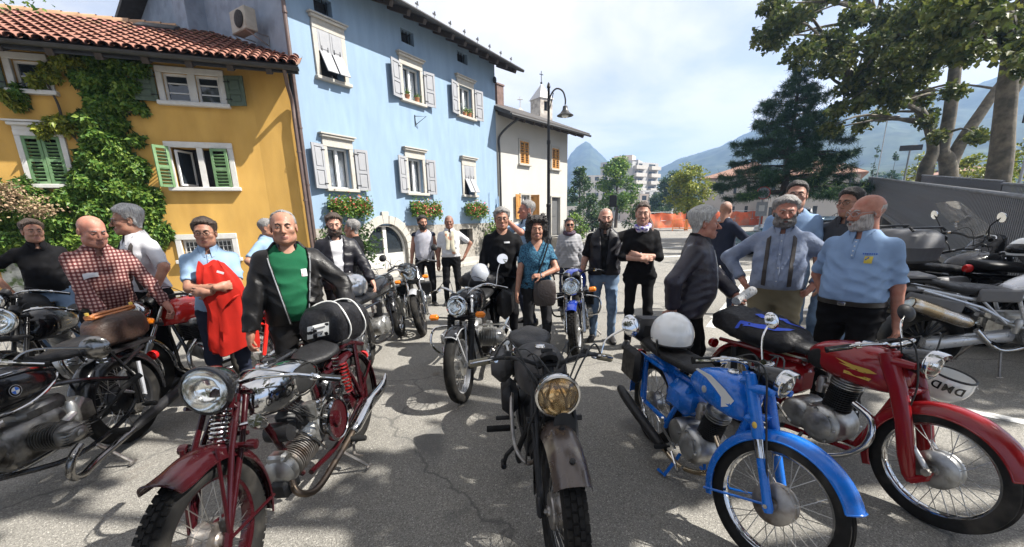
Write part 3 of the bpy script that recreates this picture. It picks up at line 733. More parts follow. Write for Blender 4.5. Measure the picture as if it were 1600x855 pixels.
# --- climbing plant on the yellow wall
vine = empty('climbing_plant', (0, 0, 0), 0, 'leafy green climber covering the left of the yellow house', 'climbing plant')
vine.matrix_basis = yel.matrix_basis.copy()
def yuz(px, py):
 r = ray(px, py); d = Vector((math.cos(R(20)), math.sin(R(20)), 0)); nn = Vector((d.y, -d.x, 0)); o = Vector((0, 0, CAM_H)); p0 = Vector((YP[0], YP[1], 0))
 p = o + r * ((p0 - o).dot(nn) / r.dot(nn)); return (p - p0).dot(d), p.z
VB = [((150, 88), 26, 16), ((185, 100), 26, 16), ((110, 100), 26, 12), ((80, 118), 14, 14), ((60, 130), 10, 12), ((215, 110), 22, 12), ((150, 130), 30, 22), ((195, 140), 24, 20), ((165, 165), 30, 22), ((205, 165), 14, 10), ((222, 172), 9, 8),
      ((150, 190), 30, 18), ((100, 195), 22, 14), ((72, 205), 14, 10), ((185, 195), 14, 18), ((160, 215), 30, 22), ((145, 245), 22, 22), ((185, 240), 24, 22), ((215, 220), 12, 8), ((170, 265), 34, 24), ((215, 265), 18, 24),
      ((150, 290), 40, 24), ((195, 300), 38, 26), ((120, 315), 36, 24), ((165, 330), 46, 30), ((225, 335), 30, 26), ((250, 365), 18, 22), ((100, 345), 44, 28), ((45, 300), 26, 18), ((20, 330), 40, 30), ((60, 335), 40, 30),
      ((20, 375), 40, 24), ((80, 385), 50, 24), ((140, 375), 50, 26), ((205, 375), 40, 26), ((-10, 300), 30, 20), ((10, 150), 14, 8), ((30, 165), 12, 8), ((35, 150), 8, 18), ((232, 310), 20, 20), ((-30, 350), 40, 40), ((-40, 390), 40, 40)]
pts = []; ybr = []; dry = []; r = np.random.default_rng(11)
for i, ((px, py), rx, ry) in enumerate(VB):
 n = int(rx * ry * 1.9) + 80; a = r.uniform(0, 2 * PI, n); u = r.uniform(0, 1, n) ** .6
 dep = min(.62, .12 + rx * .011)
 x0, z0 = yuz(px, py); x1, _ = yuz(px + 1, py); _, z1 = yuz(px, py + 1); sx, sz = abs(x1 - x0), abs(z1 - z0)
 lump = 1 + .35 * np.sin(a * 3 + i) * .6
 X = x0 + np.cos(a) * u * rx * sx * lump * 1.05; Z = z0 + np.sin(a) * u * ry * sz * lump
 Y = -.04 - dep * (1 - u * .8) * r.uniform(.15, 1, n)
 P_ = np.stack([X, Y, Z], 1)
 (ybr if i in (2, 3, 4, 12, 13, 36, 37) else pts).append(P_)
dd = []
for px, py, rr in ((60, 318, 26), (40, 300, 20), (90, 330, 18), (15, 320, 14)):
 x0, z0 = yuz(px, py); k = 420
 dd.append(np.stack([x0 + r.normal(0, rr * .008, k), -.5 - r.uniform(0, .22, k), z0 + r.normal(0, rr * .004, k)], 1))
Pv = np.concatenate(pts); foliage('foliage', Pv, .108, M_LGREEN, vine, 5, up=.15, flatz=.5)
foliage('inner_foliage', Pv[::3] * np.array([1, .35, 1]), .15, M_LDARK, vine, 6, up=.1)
foliage('bright_foliage', np.concatenate(ybr), .11, M_LYEL, vine, 7, up=.2, flatz=.4)
foliage('dry_flowers', np.concatenate(dd), .06, M_DRYF, vine, 8)
sp = MB()
for px0, py0, px1, py1 in ((150, 400, 165, 250), (170, 400, 185, 230), (165, 250, 150, 100), (185, 230, 190, 100), (160, 280, 100, 195), (185, 180, 225, 172), (130, 330, 20, 330), (100, 195, 70, 120)):
 x0, z0 = yuz(px0, py0); x1, z1 = yuz(px1, py1)
 if py0 == 400: z0 = 0
 sp.tube(smooth_path([(x0, -.06, z0), (x0 * .7 + x1 * .3 + .07, -.1, z0 * .6 + z1 * .4), (x1, -.06, z1)], 6), [.035, .015], 6)
sp.build('stem', M_BARKD, vine)
# --- white house with orange shutters
WP = (-.52, 19.36)
wh = house('cream_house', WP, 40.0, 'small cream house with orange wooden shutters behind the street lamp')
wh.matrix_basis = Matrix.Translation((WP[0], WP[1], 0)) @ Matrix.Rotation(R(50), 4, 'Z')
wops = [(1.62, 2.28, 4.15, 5.15), (4.28, 4.92, 4.12, 5.12), (1.66, 2.3, 1.62, 2.72), (4.25, 5.05, .6, 2.68)]
w = MB(); wall_open(w, 0, 5.8, 0, 6.15, wops, t=.25); w.add([(5.8, 0, 0), (5.8, 7, 0), (5.8, 7, 6.15), (5.8, 3.5, 7.6), (5.8, 0, 6.15)], [(0, 1, 2, 3, 4)])
w.add([(0, 7, 0), (0, 0, 0), (0, 0, 6.15), (0, 3.5, 7.6), (0, 7, 6.15)], [(0, 1, 2, 3, 4)]); w.build('wall', M_CREAM, wh)
w = MB(); w.box((2.0, -.03, .3), (4.0, .08, .6)); w.build('plinth', M_STONED, wh)
r_ = MB(); wsl = 1.45 / 3.5
for y0, y1 in ((-.9, 3.5), (7.9, 3.5)):
 a = [(-.1, y0, 6.15 - .9 * wsl + .06), (6.6, y0, 6.15 - .9 * wsl + .06), (6.6, y1, 7.66), (-.1, y1, 7.66)]; b_ = [(p[0], p[1], p[2] + .16) for p in a]
 r_.add(a + b_, [(0, 1, 2, 3), (7, 6, 5, 4), (0, 4, 5, 1), (1, 5, 6, 2), (3, 7, 4, 0)])
wr = r_.build('roof', M_DROOF, wh)
for i in range(9): child('rafter', rme, wr, Matrix.Translation((.2 + i * .72, -.4, 6.15 - .4 * wsl - .03)) @ Matrix.Rotation(math.atan(wsl), 4, 'X'))
q = MB(); q.tube([(-.1, -.95, 5.86), (6.6, -.95, 5.86)], .06, 8); q.build('gutter', M_GUT, wr)
q = MB(); q.tube(smooth_path([(.5, -.9, 5.8), (.3, -.4, 5.5), (.1, -.08, 5.1), (.1, -.08, 4.6)], 4) + [Vector((.1, -.08, .1))], .05, 8); q.build('downpipe', M_GUT, wh)
q = MB(); q.box((2.6, 2.2, 7.35), (.5, .5, 1.5)); q.box((2.6, 2.2, 8.12), (.58, .58, .07)); q.build('chimney', mat('soot_brick', (.14, .09, .075), .9, var=.3), wr)
for i in (0, 1):
 a, b, c, d = wops[i]; surround(wh, a, b, c, d, M_STONE, cornice=False, w=.09); m2 = (a + b) / 2
 louvre_shutter(wh, m2 - a - .005, d - c, (a, -.03, c), 0, M_ORANGEW, pitch=.1); louvre_shutter(wh, -(b - m2 - .005), d - c, (b, -.03, c), 0, M_ORANGEW, pitch=.1)
a, b, c, d = wops[2]; surround(wh, a, b, c, d, M_STONE, cornice=False, w=.09); sash_window(wh, a, b, c, d)
panel_shutter(wh, -.42, 1.14, (a - .1, -.06, c - .02), R(8), M_ORANGEW); panel_shutter(wh, .42, 1.14, (b + .1, -.06, c - .02), R(-60), M_ORANGEW)
q = MB(); q.box((4.65, .12, 1.64), (.72, .06, 2.04)); q.box((4.65, .085, 2.1), (.5, .02, .8), bev=.006); q.box((4.65, .085, 1.1), (.5, .02, .7), bev=.006); dd_ = q.build('door', mat('grey_door', (.1, .1, .1), .6), wh)
surround(wh, 4.25, 5.05, .7, 2.68, M_STONE, cornice=False, w=.07, sill=.02)
st = empty('entrance_steps', (0, 0, 0), 0, 'stone entrance steps with iron railing at the cream house door', 'steps'); st.matrix_basis = wh.matrix_basis.copy()
q = MB(); q.box((4.65, -.5, .29), (1.3, .94, .58)); q.build('landing', M_STONED, st)
for k in range(4):
 q = MB(); q.box((5.35 + k * .27, -.5, .23 - .115 * k + 0.0), (.265, .92, .46 - .115 * k * 2 if k < 3 else .12), bev=.01)
 q = MB(); hgt = .46 - .115 * k; q.box((5.44 + k * .27, -.5, hgt / 2), (.265, .92, hgt), bev=.01); q.build('step', M_STONE, st)
q = MB()
for x, z in ((4.05, .58), (4.6, .58), (5.2, .58), (5.7, .35), (6.4, .05)): q.tube([(x, -.95, z), (x, -.95, z + .9)], .016, 6)
q.tube([(4.05, -.95, 1.48), (5.2, -.95, 1.48), (6.4, -.95, .95)], .02, 6); q.tube([(4.05, -.95, 1.1), (5.2, -.95, 1.1), (6.4, -.95, .55)], .014, 6)
for k in range(9): q.tube([(4.12 + k * .13, -.95, .58), (4.12 + k * .13, -.95, 1.48)], .008, 5)
q.build('railing', M_IRON, st)
# --- pavement by the blue house
def quad_slab(name, pts, h, m):
 b = MB(); b.prism(pts, h); return struct(name, b, m)
bx = [at_blue(u, v, 0) for u, v in ((2.9, -.02), (2.9, -1.5), (9.3, -1.7), (9.6, 1.0), (9.28, -.02))]
quad_slab('pavement', [(p.x, p.y) for p in (at_blue(-.2, -.03, 0), at_blue(-.2, -1.2, 0), at_blue(9.3, -1.7, 0), at_blue(9.3, -.03, 0))], .1, mat('paving', (.3, .285, .26), .9, var=.2, vs=2, bump=.3, bs=60))
k = MB(); A0, A1 = at_blue(-.2, -1.27, 0), at_blue(9.3, -1.77, 0); d_ = (A1 - A0); nk = 12
for i in range(nk):
 b = MB(); p = A0 + d_ * ((i + .5) / nk); b.box((p.x, p.y, .06), (d_.length / nk - .01, .13, .13), rot=Matrix.Rotation(math.atan2(d_.y, d_.x), 3, 'Z'), bev=.015); struct('kerb_stone', b, M_STONE)
# ------------------------------------------------------------ street lamp, church tower, far buildings
lp = empty('street_lamp', gnd(857, 432), 0, 'dark iron street lamp with a curved swan neck and bell shade', 'street lamp')
q = MB(); q.lathe([(.0, 0), (.13, 0), (.13, .12), (.1, .16), (.1, .5), (.085, .6), (.085, 1.0), (.1, 1.02), (.1, 1.08), (.07, 1.12), (.055, 1.9), (.065, 1.92), (.065, 1.98), (.045, 2.0), (.04, 3.5), (.05, 3.52), (.05, 3.6), (.035, 3.62), (.032, 4.85), (.05, 4.88), (.03, 4.96), (.0, 5.0)], n=12); q.build('post', M_IRON, lp)
q = MB(); q.tube(smooth_path([(.0, 0, 4.45), (.06, 0, 4.7), (.2, 0, 4.84), (.36, 0, 4.78), (.43, 0, 4.6), (.43, 0, 4.46)], 5), .02, 8); q.tube(smooth_path([(0, 0, 4.3), (.05, 0, 4.45), (.12, 0, 4.74)], 4), .012, 6); q.build('arm', M_IRON, lp)
q = MB(); q.lathe([(.03, .24), (.06, .22), (.07, .14), (.1, .1), (.13, .06), (.22, 0), (.21, -.01), (.12, .05), (0, .06)], (.43, 0, 4.2), n=20); ls = q.build('lamp_shade', M_GUT, lp)
q = MB(); q.ell((.43, 0, 4.2), (.09, .09, .06)); q.build('bulb', M_WHITE, ls)
def D(px, py, d): return at(px, py, d)
M_TOWER = mat('tower_stone', (.42, .38, .33), .95, var=.3, vs=1.8, col2=(.28, .25, .22), c2s=1.5, bump=.5, bs=4)
t0 = D(846, 190, 60); tw = empty('church_tower', (t0.x, t0.y, 0), R(35), 'stone bell tower with a pale pyramid spire behind the cream house', 'tower')
zt = D(846, 157, 60).z; zp = D(846, 131, 60).z; z2 = D(846, 190, 60).z
q = MB(); wall_open(q, -1.05, 1.05, 0, zt, [(-.4, .4, zt - 1.5, zt - .3)], t=.4, y=-1.05); q.box((0, .02, (zt - 2) / 2), (2.08, 2.0, zt - 2)); q.box((-.9, .02, zt - 1), (.3, 2.0, 2)); q.box((.9, .02, zt - 1), (.3, 2.0, 2)); q.box((0, .9, zt - 1), (1.6, .3, 2)); q.build('tower_wall', M_TOWER, tw)
q = MB(); q.box((0, -.5, zt - .9), (.9, .05, 1.4)); q.build('belfry_opening', M_DARKIN, tw)
q = MB(); q.add([(-1.2, -1.2, zt), (1.2, -1.2, zt), (1.2, 1.2, zt), (-1.2, 1.2, zt), (0, 0, zp)], [(0, 1, 4), (1, 2, 4), (2, 3, 4), (3, 0, 4), (3, 2, 1, 0)]); q.build('spire', mat('spire_slate', (.45, .44, .43), .7, var=.2), tw)
q = MB(); q.tube([(0, 0, zp - .2), (0, 0, zp + 1.5)], .05, 6); q.tube([(-.3, 0, zp + 1.1), (.3, 0, zp + 1.1)], .05, 6); q.ell((0, 0, zp + .1), .15); q.build('cross', M_IRON, tw)
t1 = D(813, 180, 50); q = MB(); z_ = D(813, 178, 50).z; zq = D(813, 168, 50).z
q.box((0, 0, z_ / 2), (1.0, 1.0, z_)); q.add([(-.6, -.6, z_), (.6, -.6, z_), (.6, .6, z_), (-.6, .6, z_), (0, 0, zq)], [(0, 1, 4), (1, 2, 4), (2, 3, 4), (3, 0, 4)])
q.tube([(0, 0, zq - .1), (0, 0, zq + 1.1)], .04, 6); q.tube([(-.3, 0, zq + .8), (.3, 0, zq + .8)], .04, 6)
o = q.build('chapel_turret', M_TOWER); o.location = (t1.x, t1.y, 0); tag(o, 'small turret with a cross just above the cream house roof', 'turret')
M_APT = mat('apartment_render', (.36, .355, .345), .9, var=.06, vs=.3); M_APT2 = mat('pinkish_render', (.55, .45, .38), .9, var=.06, vs=.3)
M_WIN = mat('far_window', (.05, .06, .07), .25, spec=.6, var=.3, vs=.8)
def block(name, pl, pr, ptop, d, depth, label, m, rows, cols, skew=0, balc=None, roof=None, roofh=0, winw=.5):
 a, b = D(pl, 340, d), D(pr, 340, d * (1 + skew)); v = Vector((b.x - a.x, b.y - a.y, 0)); wd = v.length; top = D((pl + pr) / 2, ptop, d * (1 + skew / 2)).z
 o = empty(name, (a.x, a.y, 0), math.atan2(v.y, v.x), label, 'building')
 fh = top / rows; cw = wd / cols; ops = []
 for r in range(rows):
  for c in range(cols):
   if r == 0 and c % 3 == 1: continue
   ops.append((c * cw + cw * (1 - winw) / 2, c * cw + cw * (1 + winw) / 2, r * fh + fh * .32, r * fh + fh * .8))
 q = MB(); wall_open(q, 0, wd, 0, top, ops, t=.25); q.add([(wd, 0, 0), (wd, depth, 0), (wd, depth, top), (wd, 0, top)], [(0, 1, 2, 3)]); q.add([(0, depth, 0), (0, 0, 0), (0, 0, top), (0, depth, top)], [(0, 1, 2, 3)])
 q.add([(0, 0, top), (wd, 0, top), (wd, depth, top), (0, depth, top)], [(0, 1, 2, 3)]); q.build('wall', m, o)
 for a_, b_, c_, d_ in ops:
  q = MB(); q.box(((a_ + b_) / 2, .16, (c_ + d_) / 2), (b_ - a_, .04, d_ - c_)); q.box(((a_ + b_) / 2, .12, (c_ + d_) / 2), (.06, .05, d_ - c_)); q.build('window', M_WIN, o)
 if balc:
  for r in range(1, rows):
   for (c0, c1) in balc:
    q = MB(); x0, x1 = c0 * wd, c1 * wd; z = r * fh + .1; q.box(((x0 + x1) / 2, -.7, z), (x1 - x0, 1.4, .2)); q.box(((x0 + x1) / 2, -1.36, z + .6), (x1 - x0, .08, .95));
    for xx in (x0 + .04, x1 - .04): q.box((xx, -.68, z + .55), (.08, 1.28, .9))
    q.build('balcony', M_WHITEP, o)
 if roof:
  q = MB(); e = .6; q.add([(-e, -e, top), (wd + e, -e, top), (wd + e, depth + e, top), (-e, depth + e, top), (depth * .45, depth / 2, top + roofh), (wd - depth * .45, depth / 2, top + roofh)], [(0, 1, 5, 4), (1, 2, 5), (2, 3, 4, 5), (3, 0, 4)])
  q.box((wd / 2, depth / 2, top - .09), (wd + 2 * e - .02, depth + 2 * e - .02, .16)); q.build('roof', roof, o)
 return o, wd, top
o, wd, tp = block('apartment_block', 936, 993, 252, 150, 14, 'grey apartment tower with stacked balconies beyond the street trees', M_APT, 8, 4, -.04)
q = MB(); q.box((wd * .55, 5, tp + 1), (wd * .5, 5, 2)); q.build('roof_hut', M_APT2, o)
block('apartment_block', 984, 1024, 254, 143, 13, 'right wing of the apartment tower with wide balconies on every floor', M_APT, 8, 2, .05, balc=((.05, .45), (.62, .98)))
block('apartment_block', 912, 950, 274, 135, 12, 'lower pale apartment building left of the tall tower', M_WHITEP, 6, 3)
block('town_building', 1003, 1052, 297, 115, 12, 'low flat white building in front of the apartment tower', M_WHITE, 3, 4)
block('town_building', 984, 1012, 303, 112, 10, 'narrow pinkish building beside the low white one', M_APT2, 3, 2)
block('long_house', 1096, 1196, 276, 62, 12, 'long pale house with low tiled roof behind the orange netting', M_WHITEP, 2, 5, -.08, roof=M_TILE2, roofh=2.4, winw=.25)
block('long_house', 1192, 1334, 274, 54, 12, 'pale house with brown window bays partly behind the conifer', M_WHITEP, 2, 6, -.1, roof=M_TILE2, roofh=2.6, winw=.3)
block('far_house', 1330, 1372, 300, 80, 10, 'cream house wall glimpsed above the ramp rail beside the cypresses', M_CREAM, 2, 2, roof=M_TILE2, roofh=1.5)
block('far_house', 1500, 1570, 268, 70, 10, 'pale house glimpsed between the plane tree trunks', M_CREAM, 3, 3, roof=M_TILE2, roofh=1.5)
block('far_house', 885, 925, 322, 90, 8, 'low shop behind the cream house with a pale awning', M_WHITEP, 1, 3)
# outside stair with iron railing by the long house
st = empty('outside_stair', D(1290, 340, 44), 0, 'sloping outside stair with iron railing beneath the conifer', 'stair'); st.location.z = 0
q = MB()
for k in range(14): q.box((k * .3, 0, .1 + .08 * k), (.3, 1.4, .2 + .16 * k))
q.build('step', M_WHITEP, st)
q = MB()
for k in range(15): q.tube([(k * .3, -.75, .1 + k * .16), (k * .3, -.75, 1.2 + k * .16)], .025, 5)
q.tube([(0, -.75, 1.2), (4.2, -.75, 3.45)], .035, 5); q.build('railing', M_IRON, st)
# orange safety netting
M_NET = mat('orange_netting', (.72, .14, .045), .7, var=.25, vs=1.2, tr=.35, col2=(.55, .2, .1), c2s=.8, alpha=.93)
nl, nr_ = gnd(1000, 359), gnd(1200, 352.5)
nf = empty('safety_netting', nl, math.atan2((nr_ - nl).y, (nr_ - nl).x), 'orange plastic safety netting stretched along the works across the road', 'netting'); Ln = (nr_ - nl).length
for k in range(7):
 n = 26; V = []; Fq = []
 for i in range(n + 1):
  for j in range(6):
   x = (k + i / n) * Ln / 7; V.append((x, .1 * math.sin(x * 1.7 + j) + .06 * math.sin(x * 4.1), .12 + j / 5 * (1.85 - .16 * math.sin(i / n * PI)) ))
 for i in range(n):
  for j in range(5): Fq.append((i * 6 + j, (i + 1) * 6 + j, (i + 1) * 6 + j + 1, i * 6 + j + 1))
 np_mesh('net_panel', V, Fq, M_NET, nf)
 q = MB(); q.tube([(k * Ln / 7, .05, 0), (k * Ln / 7, .05, 2.15)], .04, 6); q.build('post', M_GALV, nf)
q = MB(); q.box((Ln / 2, .05, 2.02), (Ln, .05, .05)); q.box((Ln / 2, .07, 1.0), (Ln, .03, .04)); q.build('rail', mat('white_rail', (.7, .68, .66), .6), nf)
for i, (px, lab) in enumerate(((1062, 'orange road barrier leaning on the netting'), (1082, 'second orange road barrier beside the young tree'))):
 p = gnd(px, 361); b = empty('road_barrier', p, .05, lab, 'barrier', 'road barriers'); q = MB()
 for x in (-.8, .8): q.box((x, 0, .6), (.06, .06, 1.2))
 for z in (.25, 1.15): q.box((0, 0, z), (1.6, .05, .07))
 for k2 in range(9): q.box((-.64 + k2 * .16, 0, .7), (.04, .03, .86))
 q.build('barrier_frame', mat('orange_steel', (.62, .2, .04), .5), b)
# signs and far lamps
def post_sign(name, px, pbase, ptop, d, label, build, cat='sign'):
 b = D(px, pbase, d); top = D(px, ptop, d).z; o = empty(name, (b.x, b.y, 0), R(-20), label, cat)
 q = MB(); q.tube([(0, 0, 0), (0, 0, top)], .045, 8); q.build('post', M_GALV, o); build(o, top); return o
def round_back(o, t):
 q = MB(); q.lathe([(0, -.05), (.36, -.05), (.38, -.035), (.38, -.06), (0, -.06)], (0, 0, t - .4), (0, 1, 0), 24); q.build('sign_disc', mat('sign_back', (.33, .34, .35), .5, metal=.5), o)
 q = MB(); q.lathe([(.375, -.062), (.33, -.064), (.33, -.066), (.38, -.066)], (0, 0, t - .4), (0, 1, 0), 24); q.build('sign_rim', mat('sign_red', (.5, .05, .04), .5), o)
 q = MB(); q.box((0, -.06, t - 1.35), (.62, .03, .85), bev=.01); q.build('sign_plate', mat('sign_back', ()), o)
 q = MB(); q.box((0, -.08, t - 1.3), (.3, .01, .35)); q.build('sign_panel', M_WHITE, o)
post_sign('road_sign', 1188, 340, 291, 26, 'round road sign above a square plate in front of the long house', round_back)
def dark_plate(o, t):
 q = MB(); q.box((0, -.06, t - .12), (1.0, .05, .28), bev=.01); q.build('sign_plate', M_GUT, o)
post_sign('direction_sign', 1409, 300, 228, 24, 'dark direction sign plate on a thin pole above the ramp', dark_plate)
def sq_plate(o, t):
 q = MB(); q.box((0, -.06, t - .35), (.75, .05, .7), bev=.02); q.build('sign_plate', M_GUT, o)
post_sign('road_sign', 1589, 300, 157, 15, 'dark square sign beside the right plane tree trunk', sq_plate)
def twin(o, t):
 q = MB(); q.tube([(-.7, 0, t), (.7, 0, t + .05)], .05, 6); q.box((-.55, 0, t - .03), (.6, .25, .12), bev=.03); q.box((.55, 0, t + .02), (.6, .25, .12), bev=.03); q.build('lamp_head', M_GUT, o)
post_sign('street_light', 1366, 300, 184, 40, 'tall twin-headed street light rising between conifer and plane tree', twin, 'street light')
def plain(o, t):
 q = MB(); q.box((.0, -.05, t - .4), (.5, .05, .8), bev=.01); q.build('sign_plate', M_IRON, o)
post_sign('road_sign', 957, 345, 305, 30, 'small black sign on a pole before the round street tree', plain)
for i, px in enumerate((930, 997, 1012)):
 p = D(px, 345, 60); q = MB(); h = D(px, 300 - (i == 0) * 10, 60).z; q.tube([(0, 0, 0), (0, 0, h)], [.09, .05], 8); q.tube([(0, 0, h), (.5, 0, h + .12), (.9, 0, h + .1)], .035, 6)
 o = q.build('lamp_post', M_GALV); o.location = (p.x, p.y, 0); tag(o, ['slim grey lamp post in front of the lower pale apartments', 'slim grey lamp post before the pinkish building', 'slim grey lamp post before the low white building'][i], 'lamp post', 'lamp posts down the street')
# ------------------------------------------------------------ steel parapets of the ramp
M_SLAT = mat('grey_slat_steel', (.12, .125, .135), .5, metal=.3, var=.15, vs=2)
M_CONC = mat('concrete', (.16, .155, .145), .92, var=.2, vs=1.5, bump=.3, bs=30)
def parapet(P, Q, zp, zq, h, n, label, bars=False):
 P, Q = Vector(P), Vector(Q); d = Q - P; L_ = d.length
 o = empty('ramp_parapet', (P.x, P.y, 0), math.atan2(d.y, d.x), label, 'parapet')
 q = MB(); q.box((0, 0, 0), (.058 if not bars else .02, .012 if not bars else .02, h), bev=.0); t = q.build('slat', M_SLAT); me = t.data; bpy.data.objects.remove(t)
 stf = MB(); c = 0
 for i in range(n):
  u = (i + .5) / n; x = u * L_; z = zp + (zq - zp) * u - h / 2 - .03
  if i < 296: child('slat', me, o, Matrix.Translation((x, 0, z)))
  else: stf.box((x, 0, z), (.035, .05, h))
 if stf.V: stf.build('slats', M_SLAT, o, kind='stuff')
 q = MB(); sl = math.atan2(zq - zp, L_)
 q.tube([(-.1, 0, zp), (L_ + .1, 0, zq)], .04, 8); q.build('top_rail', M_GALV if False else M_SLAT, o)
 if not bars:
  q = MB(); q.add([(0, -.04, zp - h), (L_, -.04, zq - h), (L_, -.04, zq - .05), (0, -.04, zp - .05)], [(0, 1, 2, 3)]); q.build('gap_shade_sheet', mat('shadow_sheet', (.03, .031, .034), .8), o)  # dark sheet stands in for the shade in the open gaps between slats
 q = MB(); q.tube([(0, 0, zp - h), (L_, 0, zq - h)], .04, 6); q.build('bottom_rail', M_SLAT, o)
 return o
dv = Vector((.588, .809)); nv = Vector((.809, -.588)); P0 = Vector((7.5, 6.25)) - dv * 3.2
ZT = lambda s: 1.62 + s * .0755
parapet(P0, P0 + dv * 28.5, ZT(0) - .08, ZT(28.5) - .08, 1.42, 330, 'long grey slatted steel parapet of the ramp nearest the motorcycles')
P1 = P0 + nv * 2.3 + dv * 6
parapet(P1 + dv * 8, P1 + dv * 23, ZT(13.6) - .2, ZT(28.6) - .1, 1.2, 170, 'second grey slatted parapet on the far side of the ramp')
parapet(P1 - dv * 3, P1 + dv * 7.9, ZT(3) - .25, ZT(13.5) - .25, 1.1, 100, 'open bar railing on the far side of the ramp near the tree trunks', True)
rp = MB(); z0, z1 = ZT(0) - 1.45, ZT(28.5) - 1.45
a = [(P0.x, P0.y), (P0.x + dv.x * 28.5, P0.y + dv.y * 28.5)]; a2 = [(p[0] + nv.x * 2.4, p[1] + nv.y * 2.4) for p in a]
rp.add([(*a[0], z0), (*a[1], z1), (*a2[1], z1), (*a2[0], z0), (*a[0], z0 - .2), (*a[1], z1 - .2), (*a2[1], z1 - .2), (*a2[0], z0 - .2)], [(3, 2, 1, 0), (4, 5, 6, 7), (0, 1, 5, 4), (1, 2, 6, 5), (2, 3, 7, 6)])
struct('ramp', rp, M_CONC)
rw = MB(); o_ = nv * 1.2
rw.add([(a[0][0] + o_.x, a[0][1] + o_.y, 0), (a[1][0] + o_.x, a[1][1] + o_.y, 0), (a[1][0] + o_.x, a[1][1] + o_.y, z1 - .21), (a[0][0] + o_.x, a[0][1] + o_.y, z0 - .21)], [(0, 1, 2, 3)])
tag(rw.build('retaining_wall', M_CONC), 'shadowed concrete wall under the ramp', 'wall')
for k in range(5):
 s = 10 + k * 3.6; p = P0 + dv * s + nv * .4; b = MB(); b.box((0, 0, (ZT(s) - 1.55) / 2), (.35, .35, ZT(s) - 1.55)); o = b.build('ramp_pillar', M_CONC); o.location = (p.x, p.y, 0); o.rotation_euler = (0, 0, math.atan2(dv.y, dv.x))
 tag(o, 'square concrete pillar under the ramp', 'pillar', 'pillars under the ramp')
# ------------------------------------------------------------ trees
def clump_points(cl, n, r, flat=.75):
 P = []
 for c, rad in cl:
  k = int(n * rad ** 2); v = r.normal(size=(k, 3)); v /= np.linalg.norm(v, axis=1)[:, None]
  q = v * (r.uniform(0, 1, k) ** .45)[:, None] * rad; q[:, 2] *= flat
  P.append(q + np.array(c));
 return np.concatenate(P)
def tree(name, base, stems, clumps, n, size, lm, bark, label, cat='tree', group=None, shape='leaf', seed=1, limbs=True, **k):
 o = empty(name, (base[0], base[1], 0), 0, label, cat, group); r = np.random.default_rng(seed)
 b = np.array([base[0], base[1], 0.0])
 q = MB(); ends = []
 for s in stems:
  pts, rad = s; pth = smooth_path([Vector(p) - Vector(b) for p in pts], 5); q.tube(pth, rad, 12); ends += pth[len(pth) // 3:]
 q.build('trunk', bark, o)
 if limbs:
  q = MB()
  for c, rad in clumps:
   e = Vector(c) - Vector(b); cand = [p for p in ends if p.z < e.z + .6] or ends
   s0 = min(cand, key=lambda p: (p - e).length)
   L_ = (e - s0).length; mid = (s0 + e) / 2 + Vector((r.normal(), r.normal(), abs(r.normal()) + .4)) * L_ * .08
   q.tube(smooth_path([s0, mid, e], 4), [max(.02, min(.12, L_ * .022)), .012], 6)
  q.build('branch', bark, o)
 P = clump_points(clumps, n, r) - b
 foliage('crown', P, size, lm, o, seed + 1, shape, **k)
 return o
def simple_tree(px, pbase, ptop, pw, d, label, lm, seed, group=None, n=90, size=.32, bark=None, low=.25, name='street_tree', dens=26):
 b = D(px, pbase, d); top = D(px, ptop, d).z; wd = pw * d / F_PX; r = random.Random(seed); cl = []
 zb = top * low
 for i in range(dens):
  t = r.random(); z = zb + (top - zb) * (t * .94 + .03); w_ = wd / 2 * (math.sin(PI * min(1, .18 + .82 * t)) ** .7) * .85
  a = r.uniform(0, 2 * PI); q = r.random() ** .5
  cl.append(((b.x + math.cos(a) * w_ * q, b.y + math.sin(a) * w_ * q, z), wd * r.uniform(.12, .22)))
 return tree(name, (b.x, b.y), [([(b.x, b.y, 0), (b.x + .1, b.y, zb), (b.x, b.y + .1, top * .6), (b.x, b.y, top * .9)], [wd * .045, wd * .01])], cl, n, size, lm, bark or M_BARKD, label, group=group, seed=seed)
simple_tree(962, 345, 243, 62, 62, 'tall fresh green tree in front of the apartment tower', M_LGREEN, 21, n=150, size=.42, dens=34)
simple_tree(905, 345, 262, 40, 55, 'green tree at the right edge of the cream house', M_LDARK, 22, n=170, size=.36)
simple_tree(1072, 352, 258, 66, 46, 'young yellow green tree behind the orange netting', M_LYEL, 23, n=190, size=.3, dens=34, low=.3)
simple_tree(1052, 348, 262, 50, 90, 'dark rounded tree behind the young yellow green one', M_LDARK, 24, n=110, size=.5)
simple_tree(1030, 350, 300, 46, 100, 'low dark tree in front of the white building', M_LDARK, 25, n=90, size=.5)
simple_tree(925, 352, 306, 50, 48, 'low bushy tree with reddish tinge beside the lamp posts', M_LDARK, 26, n=170, size=.3, low=.1)
simple_tree(995, 360, 318, 46, 40, 'clipped dark green bush behind the dark haired woman', M_LDARK, 27, n=300, size=.2, low=.02, name='bush')
simple_tree(895, 372, 338, 60, 30, 'low light green hedge bush beside the entrance steps', M_LGREEN, 28, n=300, size=.18, low=.02, name='bush')
simple_tree(1352, 340, 226, 13, 52, 'slim dark cypress beside the tall street light', M_CONIF, 29, n=320, size=.24, low=.05, dens=40, name='cypress')
simple_tree(1382, 340, 238, 16, 50, 'broader dark cypress right of the slim one', M_CONIF, 30, n=320, size=.24, low=.05, dens=40, name='cypress')
simple_tree(1545, 300, 252, 60, 24, 'bright leafy shrub between the plane trunks above the ramp', M_LYEL, 31, n=300, size=.2, low=.5, name='shrub')
simple_tree(1592, 300, 205, 60, 19, 'large leafy shrub at the right behind the plane trunk', M_LYEL, 32, n=260, size=.2, low=.3, name='shrub')
